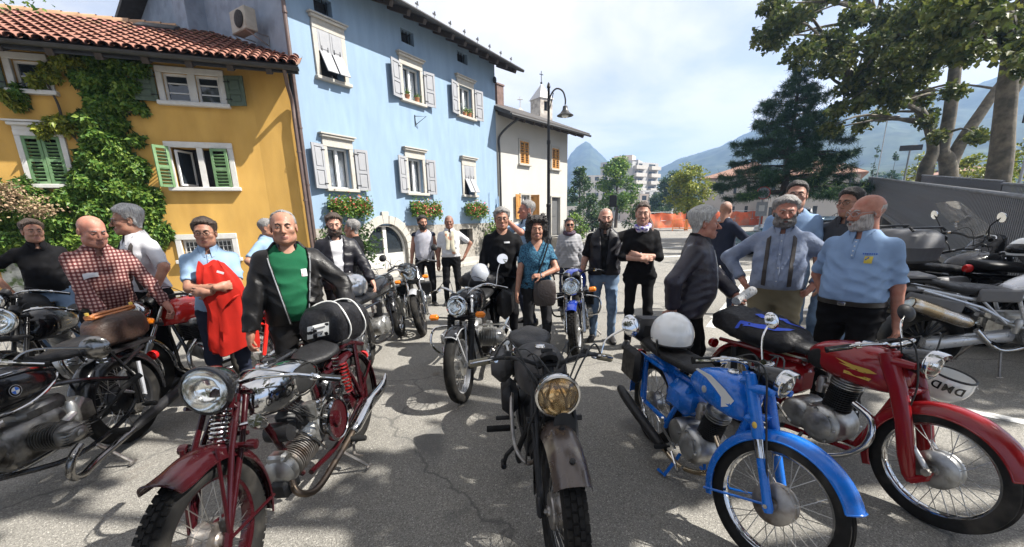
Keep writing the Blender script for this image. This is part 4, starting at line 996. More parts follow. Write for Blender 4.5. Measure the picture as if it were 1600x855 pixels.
simple_tree(1425, 300, 240, 30, 34, 'small light shrub left of the plane trunks', M_LYEL, 33, n=260, size=.2, low=.5, name='shrub')
for i in range(9):   # wooded edge at the foot of the hills
 simple_tree(870 + i * 62, 345, 300 - (i % 3) * 7 - (i > 4) * 10, 75, 170 + 13 * (i % 4), ['rounded', 'dark', 'broad', 'pale', 'tall', 'dense', 'small', 'bushy', 'outer'][i] + ' distant tree at the foot of the hills, number ' + str(i + 1) + ' from the left', (M_LDARK, M_LGREEN)[i % 2], 70 + i, 'distant trees at the foot of the hills', n=22, size=1.3, dens=18)
# conifer
cb = D(1218, 345, 27); ctop = D(1222, 92, 27).z
co = empty('conifer', (cb.x, cb.y, 0), 0, 'large dark blue green conifer with drooping tufted branches', 'conifer')
q = MB(); q.tube([(0, 0, 0), (.05, 0, ctop * .5), (.1, 0, ctop)], [.3, .16, .03], 10); q.build('trunk', M_BARKD, co)
r = np.random.default_rng(5); br = MB(); tufts = []; wood = []
nw = 17
for i in range(nw):
 t = (i / nw) ** .92; z = 2.9 + (ctop - 3.1) * t; nk = 7 if t < .7 else 5
 for k in range(nk):
  L_ = (4.0 * (1 - t) ** .85 + .3) * r.uniform(.62, 1.18); a = (k + r.uniform(-.25, .25)) * 2 * PI / nk + i * 1.1; dx_, dy_ = math.cos(a), math.sin(a); up_ = .12 + .4 * t; zz_ = z + r.normal() * .12
  pth = smooth_path([(0, 0, zz_), (dx_ * L_ * .5, dy_ * L_ * .5, zz_ + L_ * (up_ * .35 - .03)), (dx_ * L_ * .85, dy_ * L_ * .85, zz_ + L_ * (up_ * .4 - .10)), (dx_ * L_, dy_ * L_, zz_ + L_ * (up_ * .5 - .08))], 5)
  br.tube(pth, [.05 * (1 - t) + .015, .01], 5); m = max(6, int(L_ * 13))
  for j in range(m):
   s = .22 + .78 * (j + r.uniform()) / m; p = pth[min(len(pth) - 1, int(s * (len(pth) - 1)))]; sp_ = L_ * .13 * (1.15 - s)
   tufts.append((p.x + r.normal() * (sp_ * abs(dy_) + .06), p.y + r.normal() * (sp_ * abs(dx_) + .06), p.z - abs(r.normal()) * .10))
br.build('branch', M_BARKD, co)
T = np.array(tufts); P = np.repeat(T, 26, 0) + r.normal(0, .045, (len(T) * 26, 3))
foliage('needles', P, .27, M_CONIF, co, 6, 'blade', up=-.1, flatz=.2)
yl = np.repeat(T[(T[:, 2] < 3.6) & (T[:, 1] < -.5)][::9], 20, 0); foliage('young_needles', yl + r.normal(0, .12, yl.shape), .3, M_LGREEN, co, 9, 'blade')
# plane trees behind the ramp
def pl(d, *pts): return [tuple(D(p[0], p[1], d + (p[2] if len(p) > 2 else 0))) for p in pts]
dA = 25.0
sA = [(pl(dA, (1436, 330), (1446, 268), (1458, 235), (1450, 195), (1430, 160), (1410, 118), (1385, 80), (1370, 30)), [.42, .36, .28, .23, .19, .14, .09, .05]),
      (pl(dA, (1490, 330), (1482, 262), (1472, 235), (1482, 190), (1490, 130), (1496, 70), (1505, 10), (1500, -60)), [.5, .4, .32, .3, .28, .24, .18, .1]),
      (pl(dA, (1484, 262), (1500, 225), (1530, 180), (1565, 130), (1600, 95), (1640, 50)), [.34, .3, .26, .22, .17, .1]),
      (pl(dA, (1460, 200), (1425, 168), (1380, 158), (1330, 140)), [.16, .12, .08, .04]), (pl(dA, (1492, 110), (1530, 75), (1545, 40)), [.2, .14, .08])]
for i in range(len(sA)):
 if i < 2: sA[i][0][0] = (sA[i][0][0][0], sA[i][0][0][1], 0)
r = random.Random(12); cA = []
reg = [(1215, 60), (1240, 30), (1265, 75), (1290, 50), (1300, 110), (1320, 85), (1330, 20), (1340, 130), (1350, 160), (1320, 175), (1300, 190), (1360, 60), (1370, 110), (1385, 140), (1390, 30), (1400, 90),
       (1420, 60), (1430, 120), (1425, 20), (1445, 150), (1450, 90), (1465, 40), (1480, 60), (1410, 165), (1455, 180), (1380, 180), (1340, 195), (1210, 10), (1270, 5), (1350, -20), (1420, -30), (1300, -30), (1480, 0), (1500, 150), (1520, 210), (1460, 215)]
for x, y in reg:
 for j in range(2):
  p = D(x + r.uniform(-12, 12), y + r.uniform(-12, 12), dA + r.uniform(-5, 4)); cA.append(((p.x, p.y, p.z), r.uniform(.55, .95) if y < 150 else r.uniform(.38, .6)))
tree('plane_tree', D(1470, 330, dA)[:2], sA, cA, 470, .22, M_PLANE, M_BARK, 'large plane tree with several leaning trunks behind the ramp', shape='maple', seed=41, up=.3, flatz=.5)
dB = 16.5
sB = [(pl(dB, (1556, 330), (1562, 262), (1568, 200), (1575, 130), (1585, 60), (1600, 0), (1612, -80)), [.4, .35, .31, .28, .25, .2, .14]), (pl(dB, (1573, 150), (1590, 125), (1625, 70), (1650, 0)), [.26, .24, .18, .1])]
sB[0][0][0] = (sB[0][0][0][0], sB[0][0][0][1], 0)
cB = []
for x, y in [(1500, 30), (1530, 10), (1560, 40), (1590, 20), (1540, 60), (1515, -10), (1580, 70), (1600, 60), (1480, 10), (1620, 20), (1610, 100), (1550, -30), (1600, -40), (1505, 75), (1450, -10), (1470, 50), (1640, 70)]:
 for j in range(2):
  p = D(x + r.uniform(-14, 14), y + r.uniform(-14, 14), dB + r.uniform(-3.5, 3)); cB.append(((p.x, p.y, p.z), r.uniform(.45, .8)))
tree('plane_tree', D(1556, 330, dB)[:2], sB, cB, 380, .215, M_PLANE, M_BARK, 'tall pale trunked plane tree at the far right behind the railing', shape='maple', seed=43, up=.3, flatz=.5)
# plane tree outside the right edge shading the parking place, and one added behind
def shade_tree(bx_, by_, spots, label, seed):
 cl = []; r = random.Random(seed)
 for sx, sy, h, rad in spots:   # shaded spot on the ground, leaf height, radius
  k = h / sun_dir.z; c = (sx + sun_dir.x * k, sy + sun_dir.y * k, h); cl.append((c, rad))
 tree('plane_tree', (bx_, by_), [([(bx_, by_, 0), (bx_ - .2, by_ + .1, 2.5), (bx_ + .1, by_, 5.5), (bx_ - .2, by_ + .3, 8)], [.4, .33, .25, .1])], cl, 250, .22, M_PLANE, M_BARK, label, shape='maple', seed=seed, up=.5, limbs=True)
SPOTS = [(-3.6, 2.2, 7.2, .8), (-4.6, 3.2, 7.0, .8), (-4.2, 4.4, 7.6, .6), (-2.2, 1.1, 6.6, .5), (-.7, 2.3, 6.8, .5), (-.6, 1.6, 6.5, .5), (.0, 2.9, 7.2, .6), (.6, 2.5, 6.6, .6), (.2, 2.1, 6.9, .5), (.5, 3.3, 7.4, .55), (.1, 1.5, 6.3, .5), (1.5, 3.3, 7.5, .6),
         (-5.4, 4.8, 7.4, .8), (2.6, 4.2, 7.2, .7), (3.6, 3.9, 6.9, .6), (4.6, 3.2, 7.0, .8), (5.4, 4.6, 7.3, .9), (-6.2, 4.0, 7.0, .8), (6.2, 6.0, 7.4, .9), (4.6, 6.6, 7.8, .6), (4.0, 5.2, 7.4, .6)]
shade_tree(9.6, 1.2, SPOTS, 'plane tree overhanging the parked motorcycles from beyond the right edge', 51)
shade_tree(-1.5, -7.5, [(-12 + 2.0 * (i % 9), -10.5 + 1.7 * (i // 9), 5.6 + (i * 7 % 5) * .7, 1.25) for i in range(54)], 'unseen plane tree added behind the viewpoint to block sky light', 57)  # unseen crown added to cut sky light and darken reflections on the near machines
p_ = D(20, 8, 8.5); tree('street_tree', (-13.6, 8.2), [([(-13.6, 8.2, 0), (-13.4, 8.1, 3), (-12.6, 8.0, 5.6)], [.2, .15, .06])], [((p_.x + dx_, p_.y, p_.z + dz_), .34) for dx_, dz_ in ((-.5, .1), (-.1, .15), (.35, .12), (-.9, -.1), (-1.5, .3), (-2.2, 0), (.1, .6), (-1, .8))], 260, .11, M_LGREEN, M_BARKD, 'leafy branch tips of a tree reaching in at the top left corner', seed=61)
for i, (px, top, w_, lab) in enumerate(((1508, 236, 44, 'sunlit leafy bush low between the two plane trees'), (1440, 246, 34, 'yellow green bush at the foot of the left plane trunk'), (1568, 246, 40, 'bushy growth behind the right plane trunk'))): simple_tree(px, 300, top, w_, 29 + i, lab, M_LYEL if i != 2 else M_LGREEN, 81 + i, n=260, size=.24, low=.45, name='shrub')
# ------------------------------------------------------------ motorcycles
M_CHROME = mat('chrome', (.52, .52, .52), .08, metal=1.0, var=.05, vs=20, rvar=.3, col2=(.3, .29, .27), c2s=14, c2lo=.6, c2hi=.75)
M_ALU = mat('cast_aluminium', (.42, .42, .41), .38, metal=.9, var=.2, vs=16, bump=.08, bs=120, col2=(.17, .16, .14), c2s=10, c2lo=.5, c2hi=.72)
M_STEEL = mat('worn_steel', (.32, .3, .28), .4, metal=.9, var=.25, vs=18, col2=(.14, .1, .07), c2s=12, c2lo=.5, c2hi=.7)
M_RUB = mat('tyre_rubber', (.013, .0125, .012), .85, var=.25, vs=9, col2=(.05, .046, .04), c2s=6, c2lo=.5, c2hi=.7, bump=.15, bs=140, spec=.12)
M_BLK = mat('black_enamel', (.008, .008, .009), .16, coat=.25, spec=.35, var=.2, rvar=.3)
M_SATIN = mat('satin_black', (.011, .011, .012), .45, spec=.3, var=.25, vs=14)
M_GRIP = mat('grip_rubber', (.012, .012, .012), .75, spec=.2, bump=.3, bs=160)
M_LEATH = mat('saddle_leather', (.014, .014, .015), .45, var=.2, vs=9, bump=.25, bs=110, spec=.25)
M_MAROON = mat('maroon_enamel', (.024, .003, .0045), .16, coat=.12, spec=.35, var=.18, vs=9, rvar=.3)
M_REDP = mat('red_enamel', (.19, .006, .009), .15, coat=.2, spec=.4, var=.15, vs=7, col2=(.2, .01, .012), c2s=3)
M_BRED = mat('bright_red_enamel', (.52, .018, .012), .14, coat=.8, var=.1)
M_BLUEP = mat('blue_metallic', (.006, .12, .48), .2, metal=.0, coat=.3, spec=.4, var=.2, vs=14, rvar=.25)
M_DBLUE = mat('deep_blue_enamel', (.01, .03, .22), .14, coat=.8, var=.1)
M_GREYP = mat('military_grey', (.035, .033, .033), .5, spec=.25, var=.2, vs=6, col2=(.09, .085, .08), c2s=5, c2lo=.55, c2hi=.75)
M_BROWNP = mat('worn_brown_enamel', (.06, .045, .038), .28, coat=.4, var=.3, vs=6, col2=(.21, .18, .13), c2s=5.5, c2lo=.56, c2hi=.7, metal=.2)
M_SILV = mat('silver_paint', (.5, .51, .53), .3, metal=.5, coat=.4, var=.06)
M_GREYPL = mat('grey_plastic', (.11, .11, .115), .5, var=.1)
M_LENS = mat('lamp_glass', (.95, .95, .93), .03, trans=1.0, var=0, rvar=0)
M_LENSY = mat('amber_glass', (.80, .50, .22), .05, trans=.9, var=0, rvar=0)
M_REFL = mat('reflector', (.85, .85, .83), .12, metal=1.0, var=.25, vs=30, stretch=(1, 40, 1))
M_MIRR = mat('mirror_glass', (.8, .82, .84), .02, metal=1.0, var=0, rvar=0)
M_AMB = mat('amber_lens', (.75, .2, .01), .12, var=.1, vs=40, emit=None)
M_REDL = mat('red_lens', (.4, .01, .01), .12)
M_GOLD = mat('gold_transfer', (.62, .42, .08), .35, metal=.4)
M_EXH = mat('blued_exhaust', (.45, .36, .24), .22, metal=1.0, var=.2, vs=9, col2=(.5, .48, .46), c2s=5)
M_SPOKE = mat('spoke_steel', (.4, .39, .37), .35, metal=1.0, var=.1)
M_CABLE = mat('cable', (.012, .012, .012), .5)
M_DCHR = mat('dark_reflection_chrome', (.2, .195, .19), .16, metal=1.0, var=.2, vs=12)  # chrome with a darker base in place of the dark surroundings it mirrors
M_BURNT = mat('burnt_exhaust', (.13, .10, .075), .35, metal=.9, var=.3, vs=9, col2=(.06, .05, .045), c2s=6)
M_OLIVE = mat('olive_grip', (.17, .15, .10), .6, bump=.2, bs=120)
def sq(n, hw, hz, ex=2.4, x=0.0, zc=0.0, flat=0.0):
 # superellipse ring in the yz plane at x
 out = []
 for k in range(n):
  a = 2 * PI * k / n; c, s = math.cos(a), math.sin(a)
  y = hw * math.copysign(abs(c) ** (2 / ex), c); z = hz * math.copysign(abs(s) ** (2 / ex), s)
  if s < 0: z *= (1 - flat)
  out.append(Vector((x, y, zc + z)))
 return out
class Bike:
 def __init__(s, label, rear, front, name='motorcycle', lean=0.0, steer=0.0, rf=.33, rr=.33, rake=27, off=.05, group='motorcycles parked for the rally'):
  rear, front = Vector((*rear, 0)), Vector((*front, 0)); h = front - rear; s.wb = h.length
  s.root = empty(name, rear, 0, label, 'motorcycle', group)
  s.root.rotation_euler = (R(lean), 0, math.atan2(h.y, h.x)); s.rf, s.rr = rf, rr
  p = R(rake); s.u = Vector((-math.sin(p), 0, math.cos(p))); s.f = Vector((math.cos(p), 0, math.sin(p)))
  s.Af = Vector((s.wb, 0, rf)); P0 = s.Af - s.f * off
  s.S = Matrix.Translation(P0) @ Matrix.Rotation(R(steer), 4, s.u) @ Matrix.Translation(-P0)
  T = Matrix(((s.f.x, 0, s.u.x, s.Af.x), (0, 1, 0, 0), (s.f.z, 0, s.u.z, s.Af.z), (0, 0, 0, 1)))
  s.MF = s.S @ T; s.off = off
  s.I = Matrix.Identity(4)
  rq = s.root.rotation_euler.to_matrix().to_4x4(); s.W = Matrix.Translation(rear) @ rq
 def mb(s, fr=None):
  b = MB(); b.M = {None: s.I, 'S': s.S, 'F': s.MF}[fr]; return b
 def wheel(s, front, tw=.085, rim=None, drum=.075, drumy=.0, ribs=0, tread=0, spokes=36, hubm=None, tyre_m=None, cast=0, sh=None, nseg=56):
  rim = rim or M_CHROME; hubm = hubm or M_ALU; r = s.rf if front else s.rr; c = (s.wb if front else 0, 0, r); fr = 'S' if front else None
  sh = sh or tw * .95; rr = r - sh; n = nseg
  b = s.mb(fr); b.lathe([(rr + .008, -.40 * tw), (rr + .010, -.36 * tw), (rr - .004, -.33 * tw), (rr - .016, -.25 * tw), (rr - .020, 0), (rr - .016, .25 * tw), (rr - .004, .33 * tw), (rr + .010, .36 * tw), (rr + .008, .40 * tw), (rr, .3 * tw), (rr - .008, 0), (rr, -.3 * tw), (rr + .008, -.40 * tw)], c, (0, 1, 0), n)
  w = b.build('front_wheel' if front else 'rear_wheel', rim, s.root)
  pr = [(rr - .004, -.34), (rr + .1 * sh, -.42), (rr + .35 * sh, -.5), (rr + .62 * sh, -.5), (rr + .84 * sh, -.42)]
  top = []
  k = max(ribs, 0)
  if k:
   m = 2 * k + 1
   for i in range(m):
    y0, y1 = -.36 + .72 * i / m, -.36 + .72 * (i + 1) / m; h = r - sh * .35 * ((y0 + y1) ** 2) - (.005 if i % 2 else 0)
    top += [(h, y0 + .012), (h, y1 - .012)]
  else: top = [(r - .07 * sh, -.31), (r - .015 * sh, -.16), (r, 0), (r - .015 * sh, .16), (r - .07 * sh, .31)]
  pr = pr + top + [(q, -y) for q, y in pr[::-1]]
  b = s.mb(fr); b.lathe([(q, y * tw) for q, y in pr], c, (0, 1, 0), n); b.build('tyre', tyre_m or M_RUB, w)
  if tread:
   b = s.mb(fr)
   for i in range(tread):
    a = 2 * PI * i / tread
    for j, yy in enumerate((-.34, -.115, .115, .34)):
     aa = a + (PI / tread if j % 2 else 0); hgt = r - sh * .32 * (yy * 1.35) ** 2 * 1.6
     m = Matrix.Rotation(-aa, 3, 'Y') @ Matrix.Rotation(-yy * 1.5, 3, 'X') if False else Matrix.Rotation(-aa, 3, 'Y')
     ln = 2 * PI * r / tread
     b.box((c[0] + (hgt + .001) * math.cos(aa), yy * tw, c[2] + (hgt + .001) * math.sin(aa)), (.014, tw * .19, ln * .74), rot=m)
   b.build('tread', tyre_m or M_RUB, w, kind='stuff')
  b = s.mb(fr); hw = tw * .55; dr = drum
  prof = [(.0, -hw - .03), (.012, -hw - .03), (.013, -hw - .012), (.024, -hw - .01), (.026, -hw), (.03, -hw)]
  if cast: prof += [(.05, -hw * .5), (.05, hw * .5), (.03, hw)]
  else: prof += [(dr, -hw * .92 + drumy), (dr + .006, -hw * .8 + drumy), (dr + .006, -hw * .45 + drumy), (dr, -hw * .4 + drumy), (dr * .97, hw * .3 + drumy), (dr + .004, hw * .4 + drumy), (dr + .004, hw * .75 + drumy), (dr * .5, hw * .85 + drumy), (.03, hw)]
  prof += [(.026, hw), (.024, hw + .01), (.013, hw + .012), (.012, hw + .03), (0, hw + .03)]
  b.lathe(prof, c, (0, 1, 0), 28); b.build('hub', hubm, w)
  b = s.mb(fr)
  if cast:
   for i in range(cast):
    a = 2 * PI * i / cast
    for da in (-.16, .16):
     b.tube([(c[0] + .045 * math.cos(a), 0, c[2] + .045 * math.sin(a)), (c[0] + (rr - .012) * math.cos(a + da), 0, c[2] + (rr - .012) * math.sin(a + da))], [.016, .011], 6)
   b.build('spokes', hubm, w)
  else:
   for i in range(spokes):
    a = 2 * PI * i / spokes; sd = 1 if i % 2 else -1; off = .62 if (i // 2) % 2 else -.62
    h0 = max(dr * .96, .03); a2 = a + off * (.9 if dr < .06 else .5)
    b.tube([(c[0] + h0 * math.cos(a2), sd * hw * .75 + drumy * .5, c[2] + h0 * math.sin(a2)), (c[0] + (rr - .014) * math.cos(a), sd * .006, c[2] + (rr - .014) * math.sin(a))], .0021, 4, caps=False)
   b.build('spokes', M_SPOKE, w, kind='stuff')
  return w
 def fender(s, front, m, gap=.035, hw=.06, a0=15, a1=165, depth=.03, bead=True, beadm=None, skirt=0.0, name=None, flare=0.0):
  r = (s.rf if front else s.rr) + gap; c = (s.wb if front else 0, s.rf if front else s.rr); n = 26; K = 12; b = s.mb('S' if front else None); rings = []; rin = []
  for i in range(n + 1):
   t = i / n; a = R(a0 + (a1 - a0) * t); ring = []; rg2 = []
   lift = flare * max(0, (.12 - t) / .12) ** 2
   for k in range(K + 1):
    q = -1 + 2 * k / K; y = hw * (abs(q) ** .8) * math.copysign(1, q); dr_ = -depth * abs(q) ** 2.6 - (skirt * max(0, abs(q) - .82) / .18)
    rad = r + dr_ + lift
    ring.append(Vector((c[0] + rad * math.cos(a), y, c[1] + rad * math.sin(a)))); rad -= .004; rg2.append(Vector((c[0] + rad * math.cos(a), y * .965, c[1] + rad * math.sin(a))))
   rings.append(ring); rin.append(rg2)
  b.loft(rings, closed=False); b.loft(rin[::-1], closed=False)
  for e in (0, -1): b.loft([rings[e], rin[e]], closed=False)
  o = b.build(name or ('front_fender' if front else 'rear_fender'), m, s.root, ang=50)
  if bead:
   b = s.mb('S' if front else None)
   b.tube([r_[0] for r_ in rings], .005, 6); b.tube([r_[-1] for r_ in rings], .005, 6); b.tube(rings[0], .005, 6)
   b.build('fender_bead', beadm or m, o)
  return o
 def stays(s, front, m, specs, r=.007):
  # fender stays from the axle to points at (angle, radius)
  b = s.mb('S' if front else None); c = (s.wb if front else 0, s.rf if front else s.rr)
  for a, rad, y in specs:
   for sd in (-1, 1):
    b.tube([(c[0], sd * (y + .012), c[1]), (c[0] + rad * math.cos(R(a)), sd * y, c[1] + rad * math.sin(R(a)))], r, 6)
  return b.build('fender_stay', m, s.root)
 def fork_tele(s, L=.62, w=.092, r1=.0175, r2=.026, low=.3, m1=None, m2=None, clampm=None, gaiter=False, cover=None, bm=None):
  m1, m2, clampm = m1 or M_CHROME, m2 or M_ALU, clampm or M_SATIN
  for sd in (-1, 1):
   b = s.mb('F'); b.lathe([(0, -.03), (r2 * .7, -.03), (r2, -.012), (r2, low - .01), (r2 * 1.08, low - .005), (r2 * 1.08, low + .012), (r1 * 1.1, low + .016)], (-s.off * .3, sd * w, 0), (0, 0, 1), 14); o = b.build('fork_slider', m2, s.root)
   b = s.mb('F')
   if gaiter:
    pr = [];
    for k in range(9): z = low + .012 + k * .018; pr += [(r2 * 1.05, z), (r2 * 1.25, z + .009)]
    b.lathe(pr + [(r1, low + .18)], (-s.off * .3, sd * w, 0), (0, 0, 1), 14); b.build('gaiter', M_GRIP, o); b = s.mb('F')
   b.lathe([(r1, low), (r1, L), (r1 * .8, L + .01), (0, L + .012)], (-s.off * .3, sd * w, 0), (0, 0, 1), 12); b.build('fork_tube', m1, o)
   if cover:
    b = s.mb('F'); b.lathe([(r2 * 1.1, low + .10), (r2 * 1.15, low + .12), (r2 * 1.15, L - .02), (r2 * .9, L)], (-s.off * .3, sd * w, 0), (0, 0, 1), 14); b.build('fork_cover', cover, o)
  b = s.mb('F')
  for z in (L - .02, L - .2): b.box((-s.off * .6, 0, z), (.075, 2 * w + .05, .032), bev=.012)
  b.tube([(-s.off, 0, L - .22), (-s.off, 0, L)], .026, 10); b.build('triple_clamp', clampm, s.root)
  b = s.mb('F'); b.tube([(0, -w, 0), (0, w, 0)], .011, 8); b.build('axle', M_STEEL, s.root)
 def headlamp(s, z=.5, x=.11, dia=.18, depth=.13, shell=None, rim=None, lens=None, tilt=0, peak=0, fr='F'):
  shell, rim, lens = shell or M_BLK, rim or M_CHROME, lens or M_LENS; r = dia / 2
  A = (s.MF.inverted() @ s.S @ Vector((1, 0, 0, 0))).to_3d() if fr == 'F' else Vector((1, 0, 0))
  A = (Matrix.Rotation(R(tilt), 3, 'Y') @ A).normalized(); c = Vector((x, 0, z)); b = s.mb(fr)
  b.lathe([(0, -depth), (r * .3, -depth * .97), (r * .62, -depth * .8), (r * .85, -depth * .5), (r * .97, -depth * .15), (r * .99, 0)], c, A, 30); o = b.build('headlamp', shell, s.root)
  b = s.mb(fr); b.lathe([(r * .99, -.012), (r * 1.05, -.008), (r * 1.07, .004), (r * 1.04, .016), (r * .95, .018), (r * .93, .012)], c, A, 36)
  if peak:
   U = (Vector((0, 0, 1)) - A * A.z).normalized() if fr != 'F' else ((s.MF.inverted() @ Vector((0, 0, 1, 0))).to_3d()); U = (U - A * A.dot(U)).normalized(); Wv = A.cross(U)
   b.loft([[c + A * (h_ * (1 - .35 * abs(a_) / 1.2)) + (U * math.cos(a_) + Wv * math.sin(a_)) * r * k_ for a_ in np.linspace(-1.2, 1.2, 15)] for k_, h_ in ((1.06, .0), (1.05, peak * .6), (1.01, peak))], closed=False)
  b.build('lamp_rim', rim, o)
  b = s.mb(fr); b.lathe([(r * .93, .008), (r * .8, -.02), (r * .5, -.055), (r * .2, -.07), (0, -.072)], c, A, 30); b.ell(c - A * .03, (.013, .013, .013)); b.build('reflector', M_REFL, o)
  b = s.mb(fr); b.lathe([(r * .935, .012), (r * .7, .026), (r * .35, .034), (0, .036)], c, A, 30); b.build('lens', lens, o)
  return o
 def bars(s, z=.64, w=.36, rise=.06, back=.16, x=-.04, m=None, grip=None, gl=.12, drop=0.0, levers=True, lm=None, fwd=0.0, grr=.017):
  m = m or M_CHROME; grip = grip or M_GRIP; b = s.mb('F'); H_ = []
  half = [Vector((x, .05, z)), Vector((x + fwd, .13, z + rise * .55)), Vector((x + fwd * .8 - back * .25, w * .62, z + rise)), Vector((x - back * .7, w * .85, z + rise - drop * .5)), Vector((x - back, w, z + rise - drop))]
  L_ = smooth_path(half, 5); Rr = [Vector((p.x, -p.y, p.z)) for p in L_]
  b.tube(Rr[::-1] + L_, .0115, 9); o = b.build('handlebar', m, s.root)
  for P in (L_, Rr):
   d = (P[-1] - P[-4]).normalized(); e = P[-1] + d * .012; st = e - d * gl; g = s.mb('F'); g.tube([st, st + d * .006, e - d * .01, e], [grr * .95, grr, grr, grr * 1.12], 10); g.build('grip', grip, o)
   if levers:
    l = s.mb('F'); sd = 1 if P is L_ else -1; pv = st - d * .03; fw = Vector((1, 0, -.1)).normalized()
    l.tube(smooth_path([pv, pv + fw * .03 + d * .02, pv + fw * .055 + d * .09, pv + fw * .04 + d * .17], 4), [.007, .0055, .005, .007], 6); l.tube([pv - d * .012, pv + d * .012], .019, 8); l.build('lever', lm or M_CHROME, o)
    c_ = s.mb('F'); c_.tube(smooth_path([pv + fw * .02, Vector((x + .07, P[6].y * .8, z + rise * 1.4)), Vector((x + .05, sd * .06, z - .05)), Vector((x - .02, sd * .05, z - .22))], 6), .0035, 5); c_.build('cable', M_CABLE, o)
  s.Lend, s.Rend = L_, Rr; return o
 def mirror(s, side, dx, dy, dz, r=.055, m=None, back=None, face=(-1, 0, 0), label=None):
  P = s.Lend if side > 0 else s.Rend; i = len(P) * 2 // 3; p = P[i]; e = p + Vector((dx, side * dy, dz)); b = s.mb('F')
  b.tube(smooth_path([p, p + Vector((dx * .2, side * dy * .25, dz * .6)), e], 5), .006, 7); o = b.build('mirror_stalk', m or M_CHROME, s.root)
  b = s.mb('F'); A = Vector(face).normalized(); b.lathe([(0, -.022), (r * .5, -.02), (r * .9, -.01), (r * 1.03, .002), (r * .98, .006)], e, A, 24); k = b.build('mirror_shell', back or M_CHROME, o)
  b = s.mb('F'); b.lathe([(r * .98, .004), (0, .006)], e, A, 24); b.build('mirror_glass', M_MIRR, o)
  return o
 def tank(s, secs, m, ex=2.6, n=26, name='fuel_tank', cap=True, flat=.25):
  rings = []
  S_ = [Vector((a[0], a[1], a[2])) for a in secs]; W_ = [Vector((a[3], 0, 0)) for a in secs]
  A = smooth_path(S_, 4); B = smooth_path(W_, 4)
  for p, q in zip(A, B): rings.append(sq(n, max(.004, q.x), max(.004, (p.z - p.y) / 2), ex, p.x, (p.z + p.y) / 2, flat))
  b = s.mb(); b.loft(rings); o = b.build(name, m, s.root, ang=60)
  if cap:
   i = max(range(len(A)), key=lambda k: A[k].z); p = A[i]; b = s.mb(); b.lathe([(.03, -.004), (.031, .008), (.024, .017), (0, .019)], (p.x, 0, p.z - .002), (0, 0, 1), 20); b.build('filler_cap', M_CHROME, o)
  return o
 def seat_loft(s, secs, m, name='seat', ex=2.8):
  return s.tank(secs, m, ex, name=name, cap=False, flat=.1)
 def saddle(s, x, z, m=None, L=.32, w=.13):
  # sprung single saddle: nose forward
  m = m or M_LEATH; b = s.mb(); rings = []
  for i in range(13):
   t = i / 12; xx = x + L * (.55 - t); hw = w * (.22 + .78 * (math.sin(min(1, t * 1.25) * PI / 2) ** 1.6)) * (1 if t < .86 else max(.35, 1 - ((t - .86) / .14) ** 2 * .65)); zc = z + .028 * (2 * t - 1) ** 2 + .015 * t
   rings.append(sq(18, hw, .03 + .012 * t, 2.4, xx, zc, .2))
  b.loft(rings); o = b.build('saddle', m, s.root, ang=60)
  b = s.mb()
  for sd in (-1, 1):
   pts = [(x - L * .32 + .026 * math.cos(k * .9), sd * w * .6 + .026 * math.sin(k * .9), z - .03 - k * .0036) for k in range(26)]
   b.tube(pts, .005, 5)
  build2(b, 'saddle_spring', M_CHROME, o); return o
 def frame(s, tubes, m, r=.016):
  b = s.mb()
  for t in tubes:
   rad = r
   if isinstance(t, tuple) and isinstance(t[1], (int, float)): t, rad = t
   pts = []
   for sd in ((1, -1) if any(abs(p[1]) > 1e-6 for p in t) else (1,)):
    b.tube(smooth_path([(p[0], p[1] * sd, p[2]) for p in t], 4), rad, 8)
  return b.build('frame', m, s.root)
 def fins(s, b, c, axis, r0, r1, L, n, sq_=False):
  A = Vector(axis).normalized(); pr = []
  for k in range(n):
   h = L * k / n; d = L / n
   pr += [(r0, h), (r1, h + d * .12), (r1, h + d * .48), (r0, h + d * .6)]
  b.lathe(pr + [(r0, L)], c, A, 22)
 def exhaust(s, path, r=.018, m=None, muf=None, mm=None, name='exhaust_pipe', sub=True):
  b = s.mb(); b.tube(smooth_path(path, 6), r, 12); o = b.build(name, m or M_CHROME, s.root)
  if muf:
   b = s.mb(); P = smooth_path([p[:3] for p in muf], 5); rr = [p[3] for p in muf]; b.tube(P, rr, 16); b.build('muffler', mm or M_CHROME, o)
  return o
 def peg(s, x, y, z, m=None, L=.1, r=.015):
  b = s.mb()
  sd = 1 if y > 0 else -1
  b.tube([(x, y, z), (x, y + sd * L * .2, z)], r * .5, 8); b.tube([(x, y + sd * L * .2, z), (x, y + sd * L * .22, z), (x, y + sd * (L - .006), z), (x, y + sd * L, z)], [r * .8, r, r, r * .8], 12); return b.build('footpeg', m or M_GRIP, s.root)
 def stand(s, x, y, z, tip):
  b = s.mb(); b.tube([(x, y, z), tip], .011, 7); b.tube([(tip[0] - .03, tip[1], tip[2]), (tip[0] + .03, tip[1], tip[2])], .01, 6); return b.build('side_stand', M_STEEL, s.root)
 def tail(s, x, z, m=None, r=.04):
  b = s.mb(); b.lathe([(r, .0), (r, -.03), (r * .8, -.045), (0, -.05)], (x, 0, z), (1, 0, 0), 16); return b.build('tail_lamp', m or M_REDL, s.root)
 def blinkers(s, z=.44, x=.08, w=.2, box=True):
  for sd in (-1, 1):
   b = s.mb('F'); b.tube([(x - .04, sd * .1, z), (x, sd * (w - .03), z)], .007, 7); o = b.build('indicator', M_SATIN, s.root)
   b = s.mb('F'); b.box((x + .005, sd * w, z), (.055, .085, .052), bev=.014); b.build('indicator_lens', M_AMB, o)
 def clocks(s, z=.66, x=.06, r=.04):
  b = s.mb('F')
  for sd in (-1, 1): b.lathe([(r * .7, -.06), (r, -.05), (r, 0), (r * 1.05, .008), (r * .9, .01), (0, .004)], (x, sd * r * 1.15, z), (-.55, 0, .83), 18)
  return b.build('instrument', M_SATIN, s.root)
